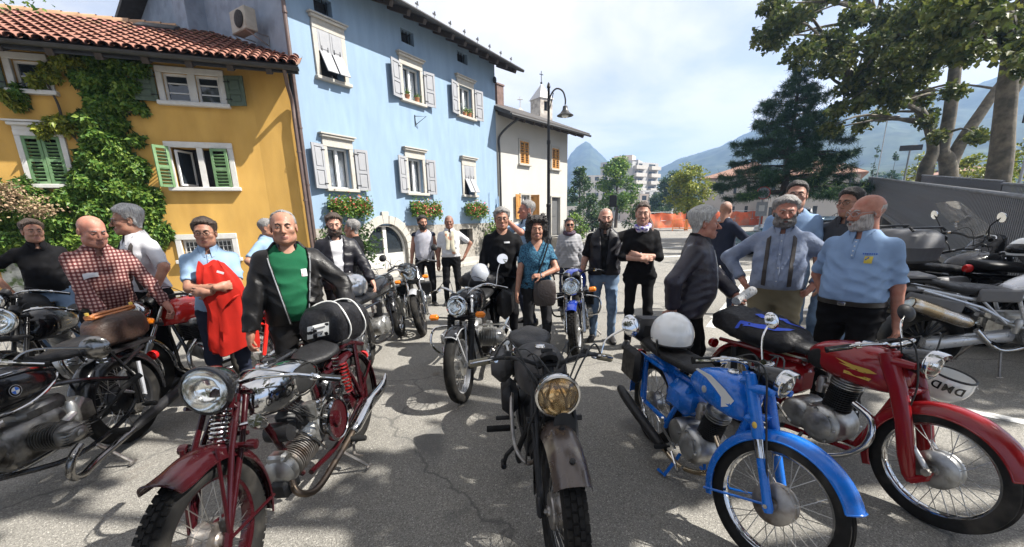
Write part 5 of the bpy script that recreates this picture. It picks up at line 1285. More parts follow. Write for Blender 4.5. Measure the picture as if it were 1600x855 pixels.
 def side_disc(s, name, m, c, side, prof, par=None, n=26):
  b = s.mb(); b.lathe(prof, c, (0, side, 0), n); return b.build(name, m, par or s.root)
 # engines
 def boxer(s, x, z, m=None, yw=.16, L=.17, R1=.085, head=.08, up=0.0):
  m = m or M_ALU; b = s.mb(); rings = [sq(20, .09, .13, 3, x + d, z, 0) for d in (-.17, -.16, .16)] + [sq(20, .075, .11, 3, x + .18, z, 0)]
  b.loft(rings); b.box((x - .1, 0, z + .14), (.3, .13, .1), bev=.03); b.lathe([(.09, .17), (.1, .175), (.1, .205), (.07, .22), (0, .225)], (x, 0, z), (1, 0, 0), 24); o = b.build('engine', m, s.root)
  for sd in (-1, 1):
   b = s.mb(); s.fins(b, (x + sd * .02, sd * yw * .55, z + up), (0, sd, 0), .055, R1, L, 9); b.build('cylinder', M_SATIN if head < 0 else m, o)
   b = s.mb(); rg = []
   for k in range(9):
    t = k / 8; rg.append([Vector((p.y * 1.0 + x + sd * .02, sd * (yw * .55 + L + t * .075), p.z)) for p in sq(22, R1 * (1.02 - .45 * t ** 3), R1 * .82 * (1 - .55 * t ** 3), 2.6, 0, z + up)])
   b.loft(rg)
   for k in range(6): b.box((x + sd * .02, sd * (yw * .55 + L + .045), z + up - .045 + .018 * k), (R1 * 1.9, .05, .006))
   b.lathe([(.024, 0), (.026, .012), (.018, .02), (0, .022)], (x + sd * .02, sd * (yw * .55 + L + .07), z + up), (0, sd, 0), 14); b.build('cylinder_head', m, o)
   b = s.mb(); b.lathe([(.03, -.05), (.034, 0), (.03, .06), (.02, .09), (0, .095)], (x - .13, sd * .17, z + .07), (0, 0, 1), 14); b.tube([(x - .02, sd * .2, z + .06), (x - .12, sd * .18, z + .08), (x - .26, sd * .11, z + .12)], .022, 8); b.build('carburettor', M_ALU, o)
  return o
 def single(s, x, z, tilt=10, m=None, cyl=None, side=-1, R0=.12, H=.17, R1=.075, yw=.075):
  m = m or M_ALU; cyl = cyl or M_SATIN; b = s.mb()
  prof = sm = [(0, yw + .035), (R0 * .55, yw + .034), (R0 * .86, yw + .022), (R0 * .98, yw), (R0, 0), (R0 * .98, -yw), (R0 * .86, -yw - .022), (R0 * .55, -yw - .034), (0, -yw - .035)]
  b.lathe(prof, (x + .03, 0, z), (0, 1, 0), 30); b.lathe([(p[0] * .82, p[1] * .96) for p in prof], (x - .13, 0, z + .01), (0, 1, 0), 26); b.box((x - .05, 0, z), (.2, 2 * yw + .03, R0 * 1.5), bev=.04)
  o = b.build('engine', m, s.root); A = Vector((math.sin(R(tilt)), 0, math.cos(R(tilt)))); p = Vector((x + .03, 0, z)) + A * R0 * .9
  b = s.mb(); s.fins(b, p, A, R1 * .7, R1, H, 11); b.build('cylinder', cyl, o)
  b = s.mb(); s.fins(b, p + A * H, A, R1 * .75, R1 * 1.08, .05, 3); b.ell(p + A * (H + .055), (R1 * .8, R1 * .75, .035)); b.tube([p + A * (H + .05) + Vector((0, -.03, 0)), p + A * (H + .1) + Vector((0, -.03, 0))], .01, 6); b.build('cylinder_head', m, o)
  b = s.mb(); q = p + A * (H * .75); b.tube([q, q + Vector((-.1, 0, .0)), q + Vector((-.16, 0, -.01))], .022, 9); b.lathe([(.0, -.06), (.028, -.055), (.03, .03), (.022, .05), (0, .052)], q + Vector((-.13, 0, 0)), (0, 0, 1), 14); b.build('carburettor', M_STEEL, o)
  for sd in (-1, 1):
   b = s.mb(); b.lathe([(R0 * .7, yw + .028), (R0 * .72, yw + .038), (R0 * .5, yw + .05), (R0 * .2, yw + .056), (0, yw + .057)], (x + .03, 0, z), (0, sd, 0), 26)
   for k in range(7): a = k * 2 * PI / 7; b.lathe([(.007, yw + .03), (.007, yw + .046), (0, yw + .047)], (x + .03 + R0 * .84 * math.cos(a), 0, z + R0 * .84 * math.sin(a)), (0, sd, 0), 7)
   b.build('engine_cover', m, o)
  return o
 def inline(s, x, z, ncyl=2, m=None, w=.3):
  m = m or M_ALU; b = s.mb(); b.box((x - .06, 0, z - .02), (.4, w * .85, .2), bev=.05); b.lathe([(.1, -w * .5), (.11, -w * .42), (.11, w * .42), (.1, w * .5), (0, w * .51)], (x + .05, 0, z), (0, 1, 0), 24)
  o = b.build('engine', m, s.root)
  for k in range(ncyl):
   yy = (k - (ncyl - 1) / 2) * w * .75 / max(1, ncyl - 1) if ncyl > 1 else 0
   b = s.mb()
   for j in range(10): b.box((x + .1 + j * .003, yy, z + .1 + j * .017), (.17, w * .72 / ncyl, .007))
   b.box((x + .11, yy, z + .18), (.12, w * .5 / ncyl, .16)); b.build('cylinder', M_SATIN, o)
  b = s.mb(); b.box((x + .13, 0, z + .3), (.16, w * .78, .09), bev=.025); b.build('cylinder_head', m, o); return o
def emblem(par, M, r):
 # round badge with quartered blue and white centre and dark ring
 o = None
 b = MB(); b.M = M; b.lathe([(0, 0), (r, 0), (r, .003), (r * .96, .004), (0, .004)], n=32); o = b.build('badge', M_BLK, par)
 b = MB(); b.M = M; b.lathe([(r * .97, .004), (r * 1.0, .0055), (r * .94, .0055)], n=32); b.lathe([(r * .62, .0045), (r * .64, .006), (r * .6, .006)], n=28); b.build('badge_rim', M_SILV, o)
 for q in range(4):
  b = MB(); b.M = M; pts = [(0, 0, .0055)] + [(r * .6 * math.cos(PI / 2 * (q + k / 6)), r * .6 * math.sin(PI / 2 * (q + k / 6)), .0055) for k in range(7)]
  b.add(pts, [tuple(range(8))]); b.build('badge_quarter', M_WHITE if q % 2 else mat('badge_blue', (.02, .12, .5), .3), o)
 return o
# ------------------------------------------------------------ each motorcycle
Z3 = Vector((0, 0, 1))
# D: maroon pre-war single with girder fork
b = Bike('vintage maroon motorcycle with big round headlamp, sprung girder fork and chrome tank panels', (-1.20, 2.86), (-1.25, 1.44), steer=5, rf=.345, rr=.335, rake=29, off=.06, lean=5)
w = b.wheel(True, .09, rim=M_MAROON, drum=.07, tread=60, hubm=M_STEEL); b.wheel(False, .088, rim=M_MAROON, drum=.085, hubm=M_MAROON)
b.fender(True, M_MAROON, gap=.045, hw=.075, a0=66, a1=200, depth=.045, beadm=M_MAROON, skirt=.01, flare=.03)
b.fender(False, M_MAROON, gap=.04, hw=.072, a0=20, a1=200, depth=.04)
b.stays(True, M_MAROON, [(188, .36, .07), (100, .39, .07)], .008); b.stays(False, M_MAROON, [(150, .36, .07), (100, .37, .07)], .008)
q = b.mb('F');
for sd in (-1, 1):
 q.tube([(0, sd * .075, 0), (-.015, sd * .085, .40), (-.05, sd * .06, .60)], .0125, 9); q.tube([(0, sd * .075, 0), (.045, sd * .08, .36), (.02, sd * .07, .56)], .0125, 9); q.tube([(.045, sd * .08, .37), (-.02, sd * .085, .37)], .010, 8)
 q.tube([(-.0, sd * .072, .03), (.0, sd * .072, -.03)], .02, 8)
fk = q.build('girder_fork', M_MAROON, b.root)
q = b.mb('F'); q.tube([(.01, -.15, .375), (.01, .15, .375)], .013, 9)
for sd in (-1, 1): q.lathe([(0, -.02), (.022, -.018), (.024, 0), (.022, .018), (0, .02)], (.01, sd * .145, .375), (0, 1, 0), 12)
q.build('fork_link', M_MAROON, fk)
for z_ in (.43, .62): q = b.mb('F'); q.tube([(-.07, -.075, z_), (-.07, .075, z_)], .011, 8); q.build('fork_link', M_MAROON, fk)
q = b.mb('F'); q.tube([(.015 + .036 * math.cos(k * .62), .036 * math.sin(k * .62), .395 + k * .0019) for k in range(111)], .0055, 6); q.build('fork_spring', M_CHROME, fk)
q = b.mb('F'); q.lathe([(.0, .39), (.04, .39), (.04, .4), (.015, .405), (.015, .6), (.04, .605), (.038, .64), (0, .645)], (.015, 0, 0), (0, 0, 1), 16); q.tube([(-.06, 0, .4), (-.06, 0, .66)], .03, 12); q.build('steering_head', M_MAROON, fk)
b.headlamp(.61, .12, .205, .15, M_BLK, M_BLK, M_LENS, tilt=-2); q = b.mb('F')
for sd in (-1, 1): q.tube([(.0, sd * .06, .54), (.1, sd * .1, .54)], .01, 7)
q.build('lamp_bracket', M_MAROON, b.root)
b.bars(.66, .37, .03, .3, -.03, grip=M_GRIP, gl=.12, lm=M_CHROME)
q = b.mb('F'); q.lathe([(.0, -.05), (.03, -.045), (.034, 0), (.03, .02), (0, .022)], (.03, .17, .47), (1, .1, .15), 16); q.tube([(.03, .17, .47), (.02, .08, .46)], .01, 6); q.build('horn', M_CHROME, b.root)
tk = b.tank([(1.03, .70, .80, .03), (.99, .66, .86, .085), (.88, .62, .90, .125), (.72, .63, .89, .13), (.58, .67, .85, .11), (.50, .71, .80, .06)], M_CHROME)
kp = b.mb()
for sd in (-1, 1):
 kp.ell((.70, sd * .118, .765), (.13, .022, .075)); kp.tube([(.70 + .14 * math.cos(t), sd * .124, .765 + .082 * math.sin(t)) for t in np.linspace(0, 2 * PI, 24, endpoint=False)], .005, 6, closed=True)
build2(kp, 'knee_pad', M_GRIP, tk)
kp = b.mb(); kp.box((.7, 0, .895), (.3, .07, .02), bev=.008); kp.lathe([(.035, 0), (.035, .02), (.02, .03), (0, .03)], (.78, 0, .9), (0, 0, 1), 16); kp.build('tank_panel', M_BLK, tk)
b.saddle(.40, .78, L=.36, w=.15)
q = b.mb(); q.ell((.06, 0, .80), (.13, .12, .045)); q.build('pillion_pad', M_LEATH, b.root)
b.frame([([(1.02, 0, .86), (.98, 0, .74), (.80, .0, .30), (.74, 0, .2)], .018), ([(1.0, 0, .84), (.7, 0, .84), (.46, 0, .72), (.40, 0, .35)], .016), [(.40, .06, .68), (.15, .085, .62), (0, .09, .34)], [(.74, .05, .2), (.40, .07, .2), (0, .09, .33)], [(.36, .07, .7), (.1, .09, .78), (-.18, .09, .70)], [(-.05, .09, .76), (0, .095, .34)]], M_MAROON)
q = b.mb()
for sd in (-1, 1): q.tube([(.22 + .028 * math.cos(k * .7), sd * .11 + .028 * math.sin(k * .7), .48 + k * .0028) for k in range(75)], .006, 5)
build2(q, 'suspension_spring', M_BRED, b.root)
e = b.mb(); e.box((.52, 0, .40), (.34, .15, .24), bev=.05); e.lathe([(.10, -.08), (.105, -.07), (.105, .07), (.1, .08), (0, .082)], (.5, 0, .42), (0, 1, 0), 24); en = e.build('engine', M_ALU, b.root)
e = b.mb(); b.fins(e, (.66, 0, .34), (1, 0, -.08), .055, .088, .20, 12); e.build('cylinder', M_STEEL, en)
e = b.mb(); e.lathe([(.07, 0), (.085, .02), (.085, .07), (.05, .09), (0, .095)], (.86, 0, .325), (1, 0, -.08), 18); e.box((.9, 0, .4), (.08, .1, .06), bev=.015); e.build('cylinder_head', M_ALU, en)
e = b.mb(); e.lathe([(.135, .10), (.14, .105), (.14, .135), (.125, .142), (.122, .138)], (.47, 0, .40), (0, 1, 0), 40); fw = e.build('flywheel_rim', M_CHROME, en)
e = b.mb(); e.lathe([(.125, .105), (.122, .13), (.05, .118), (.045, .135), (.02, .145), (0, .146)], (.47, 0, .40), (0, 1, 0), 36); e.build('flywheel', M_MAROON, fw)
e = b.mb(); e.lathe([(.02, -.02), (.032, 0), (.032, .07), (.036, .075), (.036, .09), (0, .094)], (.68, .10, .52), (0, 0, 1), 16); e.tube([(.68, .1, .53), (.6, .08, .5)], .02, 8); e.build('carburettor', M_ALU, en)
e = b.mb(); e.lathe([(0, -.04), (.03, -.035), (.036, 0), (.03, .035), (0, .04)], (.60, .09, .56), (1, 0, .3), 14); e.tube([(.4, .09, .62), (.52, .1, .56), (.62, .09, .5)], .008, 6); e.tube([(.8, .07, .5), (.7, .09, .4), (.62, .1, .28)], .009, 6); e.lathe([(0, 0), (.03, .01), (.03, .05), (0, .06)], (.36, .10, .55), (0, 1, 0), 14); e.build('oil_line', M_CHROME, en)
b.exhaust([(.90, .04, .30), (.95, .09, .22), (.85, .13, .16), (.6, .14, .19), (.35, .15, .24)], .019, M_BURNT, [(.36, .15, .24, .022), (.30, .155, .255, .04), (.1, .165, .31, .045), (-.14, .17, .32, .04), (-.26, .17, .345, .024), (-.33, .17, .385, .006)], M_CHROME)
b.peg(.42, .12, .22, L=.14, r=.019); b.peg(.42, -.12, .22, L=.14, r=.019); b.stand(.5, .1, .2, (.42, .24, .01)); b.tail(-.34, .55)
q = b.mb(); q.box((.30, .0, .52), (.2, .15, .24), bev=.04); q.build('oil_tank', M_BLK, b.root); q = b.mb(); q.box((.70, 0, .53), (.2, .12, .16), bev=.03); q.lathe([(0, -.07), (.05, -.065), (.055, 0), (.05, .065), (0, .07)], (.84, 0, .52), (0, 1, 0), 16); q.build('magneto', M_SATIN, b.root); q = b.mb(); q.box((.9, 0, .24), (.14, .1, .1), bev=.02); q.build('sump', M_SATIN, b.root)
q = b.mb()
for k in range(5): q.tube(smooth_path([(.95 - .03 * k, .05, .74), (.8 - .04 * k, .10 + .01 * k, .6 - .03 * k), (.62 + .02 * k, .11, .48 + .02 * k)], 5), .004, 5)
q.build('wiring', M_CABLE, b.root)
q = b.mb(); q.tube([(.35, .14, .2), (.44, .17, .12), (.40, .2, .08)], .009, 6); q.build('kick_lever', M_STEEL, b.root)
q = b.mb(); q.box((-.02, 0, .80), (.34, .2, .015));
for yy in (-.09, 0, .09): q.tube([(.14, yy, .81), (-.2, yy, .81)], .007, 6)
build2(q, 'luggage_rack', M_SATIN, b.root)
BD = b
# J: dark military style motorcycle, front on
b = Bike('dark worn military motorcycle seen head on with brown front fender and amber headlamp', (.10, 3.0), (.20, 1.58), steer=1.5, rf=.345, rr=.345, rake=28, off=.06, lean=0)
b.wheel(True, .098, rim=M_SATIN, drum=.075, tread=58, hubm=M_STEEL); b.wheel(False, .1, rim=M_SATIN, drum=.08, tread=58, hubm=M_STEEL)
b.fender(True, M_BROWNP, gap=.05, hw=.078, a0=50, a1=205, depth=.06, skirt=.015, bead=False)
q = b.mb('S')
for a in (64, 92): q.lathe([(.012, 0), (.012, .012), (0, .016)], (b.wb + .392 * math.cos(R(a)), 0, b.rf + .392 * math.sin(R(a))), (math.cos(R(a)), 0, math.sin(R(a))), 10)
q.build('fender_bolt', M_SATIN, b.root)
b.fender(False, M_GREYP, gap=.045, hw=.08, a0=0, a1=190, depth=.05)
q = b.mb('F')
for sd in (-1, 1):
 q.tube([(0, sd * .088, -.02), (-.015, sd * .095, .42), (-.05, sd * .075, .62)], .016, 9); q.tube([(0, sd * .088, 0), (.05, sd * .09, .38), (.02, sd * .08, .56)], .011, 9); q.box((.0, sd * .098, .02), (.06, .02, .09), bev=.008)
q.tube([(.01, -.13, .40), (.01, .13, .40)], .014, 9); q.tube([(-.05, -.1, .6), (-.05, .1, .6)], .016, 9)
fk = q.build('girder_fork', M_SATIN, b.root)
q = b.mb('F'); q.tube([(.015 + .034 * math.cos(k * .62), .034 * math.sin(k * .62), .42 + k * .0016) for k in range(111)], .0055, 6); q.tube([(-.06, 0, .4), (-.06, 0, .68)], .03, 12); q.build('fork_spring', M_SATIN, fk)
b.headlamp(.50, .13, .195, .14, M_SATIN, M_CHROME, M_LENSY, tilt=2); q = b.mb('F')
for sd in (-1, 1): q.tube([(-.03, sd * .075, .5), (.1, sd * .1, .49)], .012, 7)
build2(q, 'lamp_bracket', M_SATIN, b.root); q = b.mb('F'); q.lathe([(0, 0), (.03, .005), (.04, .03), (.05, .04), (0, .042)], (.1, .02, .37), (1, 0, .1), 14); q.build('horn', M_SATIN, b.root)
b.bars(.66, .375, .05, .2, -.03, m=M_SATIN, grip=M_OLIVE, gl=.14, lm=M_CHROME, grr=.02, fwd=.02)
b.mirror(1, .05, .17, .15, .058, M_CHROME, M_CHROME, face=(-1, -.35, .1))
q = b.mb('F')
for k, (y0, y1) in enumerate(((-.12, -.05), (-.06, .03), (.1, .04), (.14, .06), (.05, -.04), (-.15, -.09))):
 q.tube(smooth_path([(.02, y0 * 1.8, .70), (.12, y0 * 1.3, .66 + .02 * k), (.10, y1, .5), (.02, y1 * 1.4, .36), (-.08, y1 * 1.5, .2)], 5), .0045, 5)
q.build('cable', M_CABLE, b.root)
q = b.mb('F'); q.lathe([(.02, -.03), (.045, -.02), (.045, 0), (.02, .004), (0, .005)], (-.02, 0, .70), (-.4, 0, .9), 14); q.lathe([(.014, .0), (.014, .03), (.034, .035), (.034, .05), (0, .055)], (-.05, .0, .69), (0, 0, 1), 6)
q.build('steering_damper', M_SATIN, b.root)
for yy, zz_ in ((-.05, .665), (.05, .665), (-.2, .715), (.19, .715)): q = b.mb('F'); q.box((-.04, yy, zz_), (.04, .033, .047), bev=.008); q.build('bar_clamp', M_SATIN, b.root)
q = b.mb('F'); q.tube([(-.04, -.19, .71), (-.08, -.2, .78)], .005, 6); q.ell((-.08, -.2, .79), .016); q.build('bar_end_lever', M_WHITE, b.root)
b.tank([(1.04, .70, .78, .04), (.97, .66, .86, .11), (.84, .63, .91, .145), (.66, .65, .90, .14), (.52, .70, .85, .11), (.46, .74, .8, .06)], M_GREYP)
b.saddle(.36, .80, L=.36, w=.15)
q = b.mb(); q.box((.62, -.215, .76), (.34, .13, .14), bev=.05); q.build('side_box', M_GREYP, b.root)
q = b.mb(); q.box((.60, -.17, .54), (.24, .10, .2), bev=.05); q.build('air_filter_box', M_SATIN, b.root)
b.frame([([(1.03, 0, .88), (.96, 0, .62), (.80, .0, .24), (.7, 0, .18)], .02), [(.9, .08, .5), (.85, .14, .3), (.8, .13, .2)], [(1.0, .0, .84), (.5, 0, .78), (.36, 0, .3)], [(.7, .06, .18), (.3, .08, .2), (0, .1, .345)], [(.36, .06, .7), (0, .1, .345)]], M_SATIN)
e = b.mb(); e.box((.55, 0, .4), (.36, .17, .26), bev=.05); e.lathe([(.12, -.1), (.125, -.09), (.125, .09), (.12, .1), (0, .102)], (.5, 0, .4), (0, 1, 0), 24); en = e.build('engine', M_SATIN, b.root)
e = b.mb(); b.fins(e, (.68, 0, .34), (1, 0, -.05), .055, .09, .2, 12); e.lathe([(.07, .2), (.085, .22), (.08, .28), (0, .29)], (.68, 0, .34), (1, 0, -.05), 18); e.build('cylinder', M_SATIN, en)
e = b.mb(); e.tube(smooth_path([(.94, -.03, .32), (.98, -.1, .3), (.9, -.16, .36), (.8, -.17, .5), (.7, -.16, .6)], 5), .012, 8); e.tube(smooth_path([(.95, .05, .3), (.96, .1, .2), (.7, .13, .16), (.3, .16, .2), (-.2, .18, .22)], 5), .022, 10); e.build('exhaust_pipe', M_STEEL, en)
b.peg(.48, -.12, .25, M_GRIP, L=.2, r=.022); b.peg(.48, .12, .25, M_OLIVE, L=.17, r=.022); b.peg(.66, -.14, .42, M_SATIN, .12, .014); b.peg(.72, .1, .48, M_STEEL, .1, .008); b.peg(.7, .1, .36, M_STEEL, .1, .008)
q = b.mb(); q.tube([(.62, -.14, .2), (.66, -.2, .16), (.66, -.22, .10)], .014, 8); q.tube([(.63, -.22, .1), (.7, -.22, .1)], .018, 8); q.build('brake_pedal', M_SATIN, b.root)
b.stand(.5, .08, .2, (.5, .22, .01)); b.tail(-.36, .6)
# K: bright blue light motorcycle
b = Bike('bright blue light motorcycle with white helmet on its seat and large spoked front wheel', (1.02, 2.76), (1.175, 1.64), steer=24, rf=.305, rr=.305, rake=25, off=.05, lean=-4)
b.wheel(True, .066, rim=M_CHROME, drum=.088, ribs=4, hubm=M_STEEL, sh=.06, nseg=72); b.wheel(False, .07, rim=M_CHROME, drum=.07)
b.fender(True, M_BLUEP, gap=.035, hw=.052, a0=28, a1=205, depth=.035, skirt=.012)
b.fender(False, M_BLUEP, gap=.04, hw=.055, a0=20, a1=190, depth=.03); b.stays(True, M_BLUEP, [(200, .33, .05)], .007)
for sd in (-1, 1):
 q = b.mb('F'); q.lathe([(0, -.035), (.018, -.03), (.024, -.01), (.021, .03), (.021, .21)], (0, sd * .075, 0), (0, 0, 1), 16); o = q.build('fork_leg', M_BLUEP, b.root)
 q = b.mb('F'); q.lathe([(.0225, .21), (.023, .215), (.023, .295), (.0225, .30)], (0, sd * .075, 0), (0, 0, 1), 16); q.build('fork_tube', M_CHROME, o)
 q = b.mb('F'); q.lathe([(.024, .295), (.028, .31), (.029, .56), (.024, .6), (.012, .61), (0, .612)], (0, sd * .075, 0), (0, 0, 1), 16); q.build('fork_cover', M_BLUEP, o)
 q = b.mb('F'); q.ell((.004, sd * .105, .36), (.012, .003, .016)); q.build('maker_transfer', M_GOLD, o)
q = b.mb('F'); q.box((-.02, 0, .57), (.07, .2, .04), bev=.018); q.box((-.02, 0, .39), (.07, .2, .035), bev=.015); q.tube([(-.05, 0, .36), (-.05, 0, .62)], .027, 12)
for sd in (-1, 1): q.tube([(.0, sd * .08, .53), (.06, sd * .085, .52), (.10, sd * .085, .50)], [.026, .022, .016], 10)
q.build('fork_yoke', M_BLUEP, b.root)
q = b.mb('F'); q.tube([(0, -.1, 0), (0, .1, 0)], .01, 8); q.build('axle', M_CHROME, b.root)
b.headlamp(.55, .11, .135, .15, M_BLK, M_CHROME, M_LENS, tilt=4, peak=.05)
b.bars(.63, .30, .04, .12, -.02, gl=.12, fwd=.03); b.mirror(1, .02, .13, .25, .05, M_CHROME, M_CHROME, face=(-1, .3, .0))
q = b.mb('F'); q.tube(smooth_path([(.02, -.2, .66), (.1, -.14, .62), (.06, -.1, .4), (.03, -.09, .2), (.0, -.06, .04)], 6), .0045, 6); q.tube(smooth_path([(.02, .1, .7), (.1, .06, .66), (.05, .03, .5)], 5), .004, 5); q.build('cable', M_CABLE, b.root)
tk = b.tank([(.90, .60, .70, .035), (.86, .565, .755, .075), (.76, .55, .80, .10), (.62, .56, .79, .105), (.50, .59, .745, .085), (.44, .62, .70, .05)], M_BLUEP)
for sd in (-1, 1):
 q = b.mb(); V = [(.86, .70), (.80, .742), (.70, .775), (.56, .765), (.52, .745), (.66, .748), (.74, .72), (.79, .69), (.80, .64), (.84, .66)]
 q.add([(x, sd * (.0 + .094 * (1 - abs((x - .68) / .28) ** 2.4) + .013), z) for x, z in V], [tuple(range(10))]); q.build('tank_flash', M_WHITE, tk)
 q = b.mb(); q.lathe([(.02, 0), (.02, .004), (.012, .006), (0, .006)], (.66, sd * .105, .68), (0, sd, 0), 20); q.build('tank_badge', M_SILV, tk)
b.seat_loft([(.50, .68, .74, .07), (.40, .68, .755, .11), (.15, .67, .75, .12), (-.1, .68, .77, .115), (-.16, .70, .76, .06)], M_LEATH, 'bench_seat')
b.frame([([(.92, 0, .78), (.88, 0, .55), (.76, 0, .26)], .028), ([(.9, 0, .7), (.5, 0, .62), (.2, 0, .60)], .022), [(.46, .05, .6), (.36, .08, .4), (.3, .08, .26)], [(.3, .08, .3), (0, .085, .305)], [(.2, .08, .62), (-.15, .09, .62)], [(-.05, .09, .62), (.0, .095, .32)]], M_BLUEP)
q = b.mb()
for sd in (-1, 1): q.tube([(.0, sd * .105, .34), (-.03, sd * .105, .6)], .022, 10)
build2(q, 'rear_shock', M_BLUEP, b.root)
q = b.mb(); q.box((.36, 0, .50), (.24, .19, .2), bev=.05); q.build('side_panel', M_BLUEP, b.root)
b.single(.56, .29, 18, side=-1, R0=.105, H=.14, R1=.066)
b.exhaust([(.72, -.03, .42), (.80, -.05, .36), (.78, -.09, .24), (.6, -.13, .16), (.38, -.15, .18)], .015, M_EXH, [(.4, -.15, .18, .016), (.33, -.155, .19, .033), (-.1, -.17, .27, .036), (-.24, -.17, .3, .03), (-.27, -.17, .305, .012)], M_SATIN)
q = b.mb(); q.tube([(.5, -.14, .2), (.62, -.16, .14), (.66, -.16, .2)], .008, 6); q.tube([(.5, -.12, .22), (.46, -.2, .34), (.48, -.22, .42)], .009, 6); q.build('pedal', M_CHROME, b.root)
b.peg(.44, -.12, .2); b.peg(.44, .12, .2); q = b.mb()
for sd in (-1, 1): q.tube([(.5, sd * .08, .18), (.46, sd * .14, .01), (.40, sd * .15, .012)], .011, 7)
build2(q, 'centre_stand', M_BLUEP, b.root); b.tail(-.3, .56)
tb = b.mb(); tb.box((-.20, -.02, .80), (.2, .26, .17), bev=.04); tbo = tb.build('tail_bag', M_SATIN, b.root)
q = b.mb(); q.box((-.305, -.02, .8), (.008, .1, .07), bev=.003); q.build('bag_patch', M_SILV, tbo); q = b.mb(); q.box((-.1, -.17, .56), (.26, .07, .24), bev=.03); q.build('pannier', M_SATIN, b.root)
BK = b
# L: red Italian single
b = Bike('dark red classic motorcycle with deep front fender and gold tank transfer at the right', (1.80, 3.0), (2.19, 1.87), steer=0, rf=.31, rr=.31, rake=26, off=.05, lean=-3)
b.wheel(True, .074, rim=M_CHROME, drum=.092, ribs=4, hubm=M_ALU, sh=.066, nseg=72); b.wheel(False, .08, rim=M_CHROME, drum=.08)
b.fender(True, M_REDP, gap=.04, hw=.058, a0=22, a1=205, depth=.04, skirt=.02)
b.fender(False, M_REDP, gap=.04, hw=.06, a0=10, a1=190, depth=.035)
for sd in (-1, 1):
 q = b.mb('F'); rg = []
 for z, x, hx, hy in ((-.06, -.09, .02, .014), (-.02, -.09, .032, .018), (.08, -.075, .04, .022), (.25, -.04, .04, .024), (.42, -.02, .042, .026), (.56, -.02, .046, .028), (.62, -.02, .04, .024)):
  rg.append([Vector((x + p.y, sd * .088 + p.z, z)) for p in sq(14, hx, hy, 2.6)])
 q.loft(rg); o = q.build('fork_blade', M_REDP, b.root, ang=60)
 q = b.mb('F'); q.tube([(-.09, sd * .088, -.05), (-.02, sd * .085, -.035), (0, sd * .08, 0)], [.022, .018, .02], 9); q.build('fork_link', M_REDP, o)
 q = b.mb('F'); q.tube([(-.01, sd * .075, .0), (-.04, sd * .08, .14)], [.014, .011], 9); q.build('fork_damper', M_SILV, o)
q = b.mb('F'); q.tube([(0, -.11, 0), (0, .11, 0)], .012, 9); q.lathe([(0, -.12), (.02, -.118), (.02, -.1), (0, -.1)], (0, 0, 0), (0, 1, 0), 8); q.build('axle', M_STEEL, b.root)
q = b.mb('F'); q.box((-.02, 0, .6), (.1, .22, .05), bev=.02); q.box((-.02, 0, .40), (.085, .2, .04), bev=.02); q.tube([(-.05, 0, .36), (-.05, 0, .64)], .03, 12)
for sd in (-1, 1): q.tube([(.0, sd * .09, .57), (.09, sd * .09, .53)], [.028, .018], 10)
q.build('fork_yoke', M_REDP, b.root)
b.headlamp(.53, .11, .15, .17, M_BLK, M_CHROME, M_LENS, tilt=4, peak=.06)
b.bars(.66, .31, .02, .15, -.02, gl=.12, fwd=.02); b.mirror(1, .0, .12, .17, .055, M_CHROME, M_SATIN, face=(-1, .3, .0))
q = b.mb('F'); q.tube(smooth_path([(.02, -.2, .68), (.12, -.12, .66), (.08, -.1, .45), (-.02, -.07, .3)], 6), .0045, 6); q.tube(smooth_path([(.02, .2, .68), (.14, .1, .68), (.06, .06, .5)], 6), .0045, 6); q.build('cable', M_CABLE, b.root)
tk = b.tank([(1.0, .64, .74, .035), (.95, .60, .82, .09), (.84, .58, .86, .125), (.68, .59, .86, .125), (.54, .62, .82, .10), (.46, .66, .76, .06)], M_REDP)
for sd in (-1, 1):
 q = b.mb(); ell_ = lambda x: .125 * (1 - abs((x - .76) / .34) ** 2.6) + .004
 q.add([(x, sd * ell_(x), z) for x, z in ((.90, .735), (.86, .75), (.78, .752), (.68, .765), (.75, .742), (.70, .742), (.78, .728), (.75, .722), (.84, .722))], [tuple(range(9))]); q.add([(x, sd * ell_(x), z) for x, z in ((.88, .70), (.74, .708), (.74, .69), (.87, .684))], [(0, 1, 2, 3)]); q.build('tank_transfer', M_GOLD, tk)
 q = b.mb(); q.ell((.58, sd * .092, .72), (.085, .02, .065)); build2(q, 'knee_pad', M_GRIP, tk)
b.seat_loft([(.50, .70, .76, .08), (.40, .70, .785, .12), (.1, .69, .78, .125), (-.15, .70, .79, .12), (-.22, .72, .78, .06)], M_LEATH, 'bench_seat')
b.frame([([(1.0, 0, .84), (.95, 0, .6), (.82, 0, .24)], .024), ([(.98, 0, .74), (.5, 0, .66), (.3, 0, .3)], .022), [(.3, .08, .3), (0, .09, .31)], [(.45, .08, .66), (-.2, .09, .64)], [(-.05, .09, .64), (0, .1, .33)], [(.82, .05, .22), (.4, .07, .18)]], M_REDP)
q = b.mb()
for sd in (-1, 1): q.tube([(.0, sd * .11, .34), (-.04, sd * .11, .62)], .024, 10)
build2(q, 'rear_shock', M_SATIN, b.root)
q = b.mb(); q.box((.34, 0, .52), (.26, .2, .22), bev=.05); q.build('side_panel', M_REDP, b.root)
b.single(.62, .31, 10, R0=.125, H=.16, R1=.078, yw=.085)
b.exhaust([(.78, -.04, .50), (.90, -.06, .44), (.90, -.10, .28), (.72, -.15, .15), (.4, -.17, .17), (.1, -.18, .22)], .019, M_CHROME, [(.16, -.18, .21, .02), (.08, -.185, .22, .04), (-.3, -.19, .28, .045), (-.5, -.19, .31, .03)], M_CHROME)
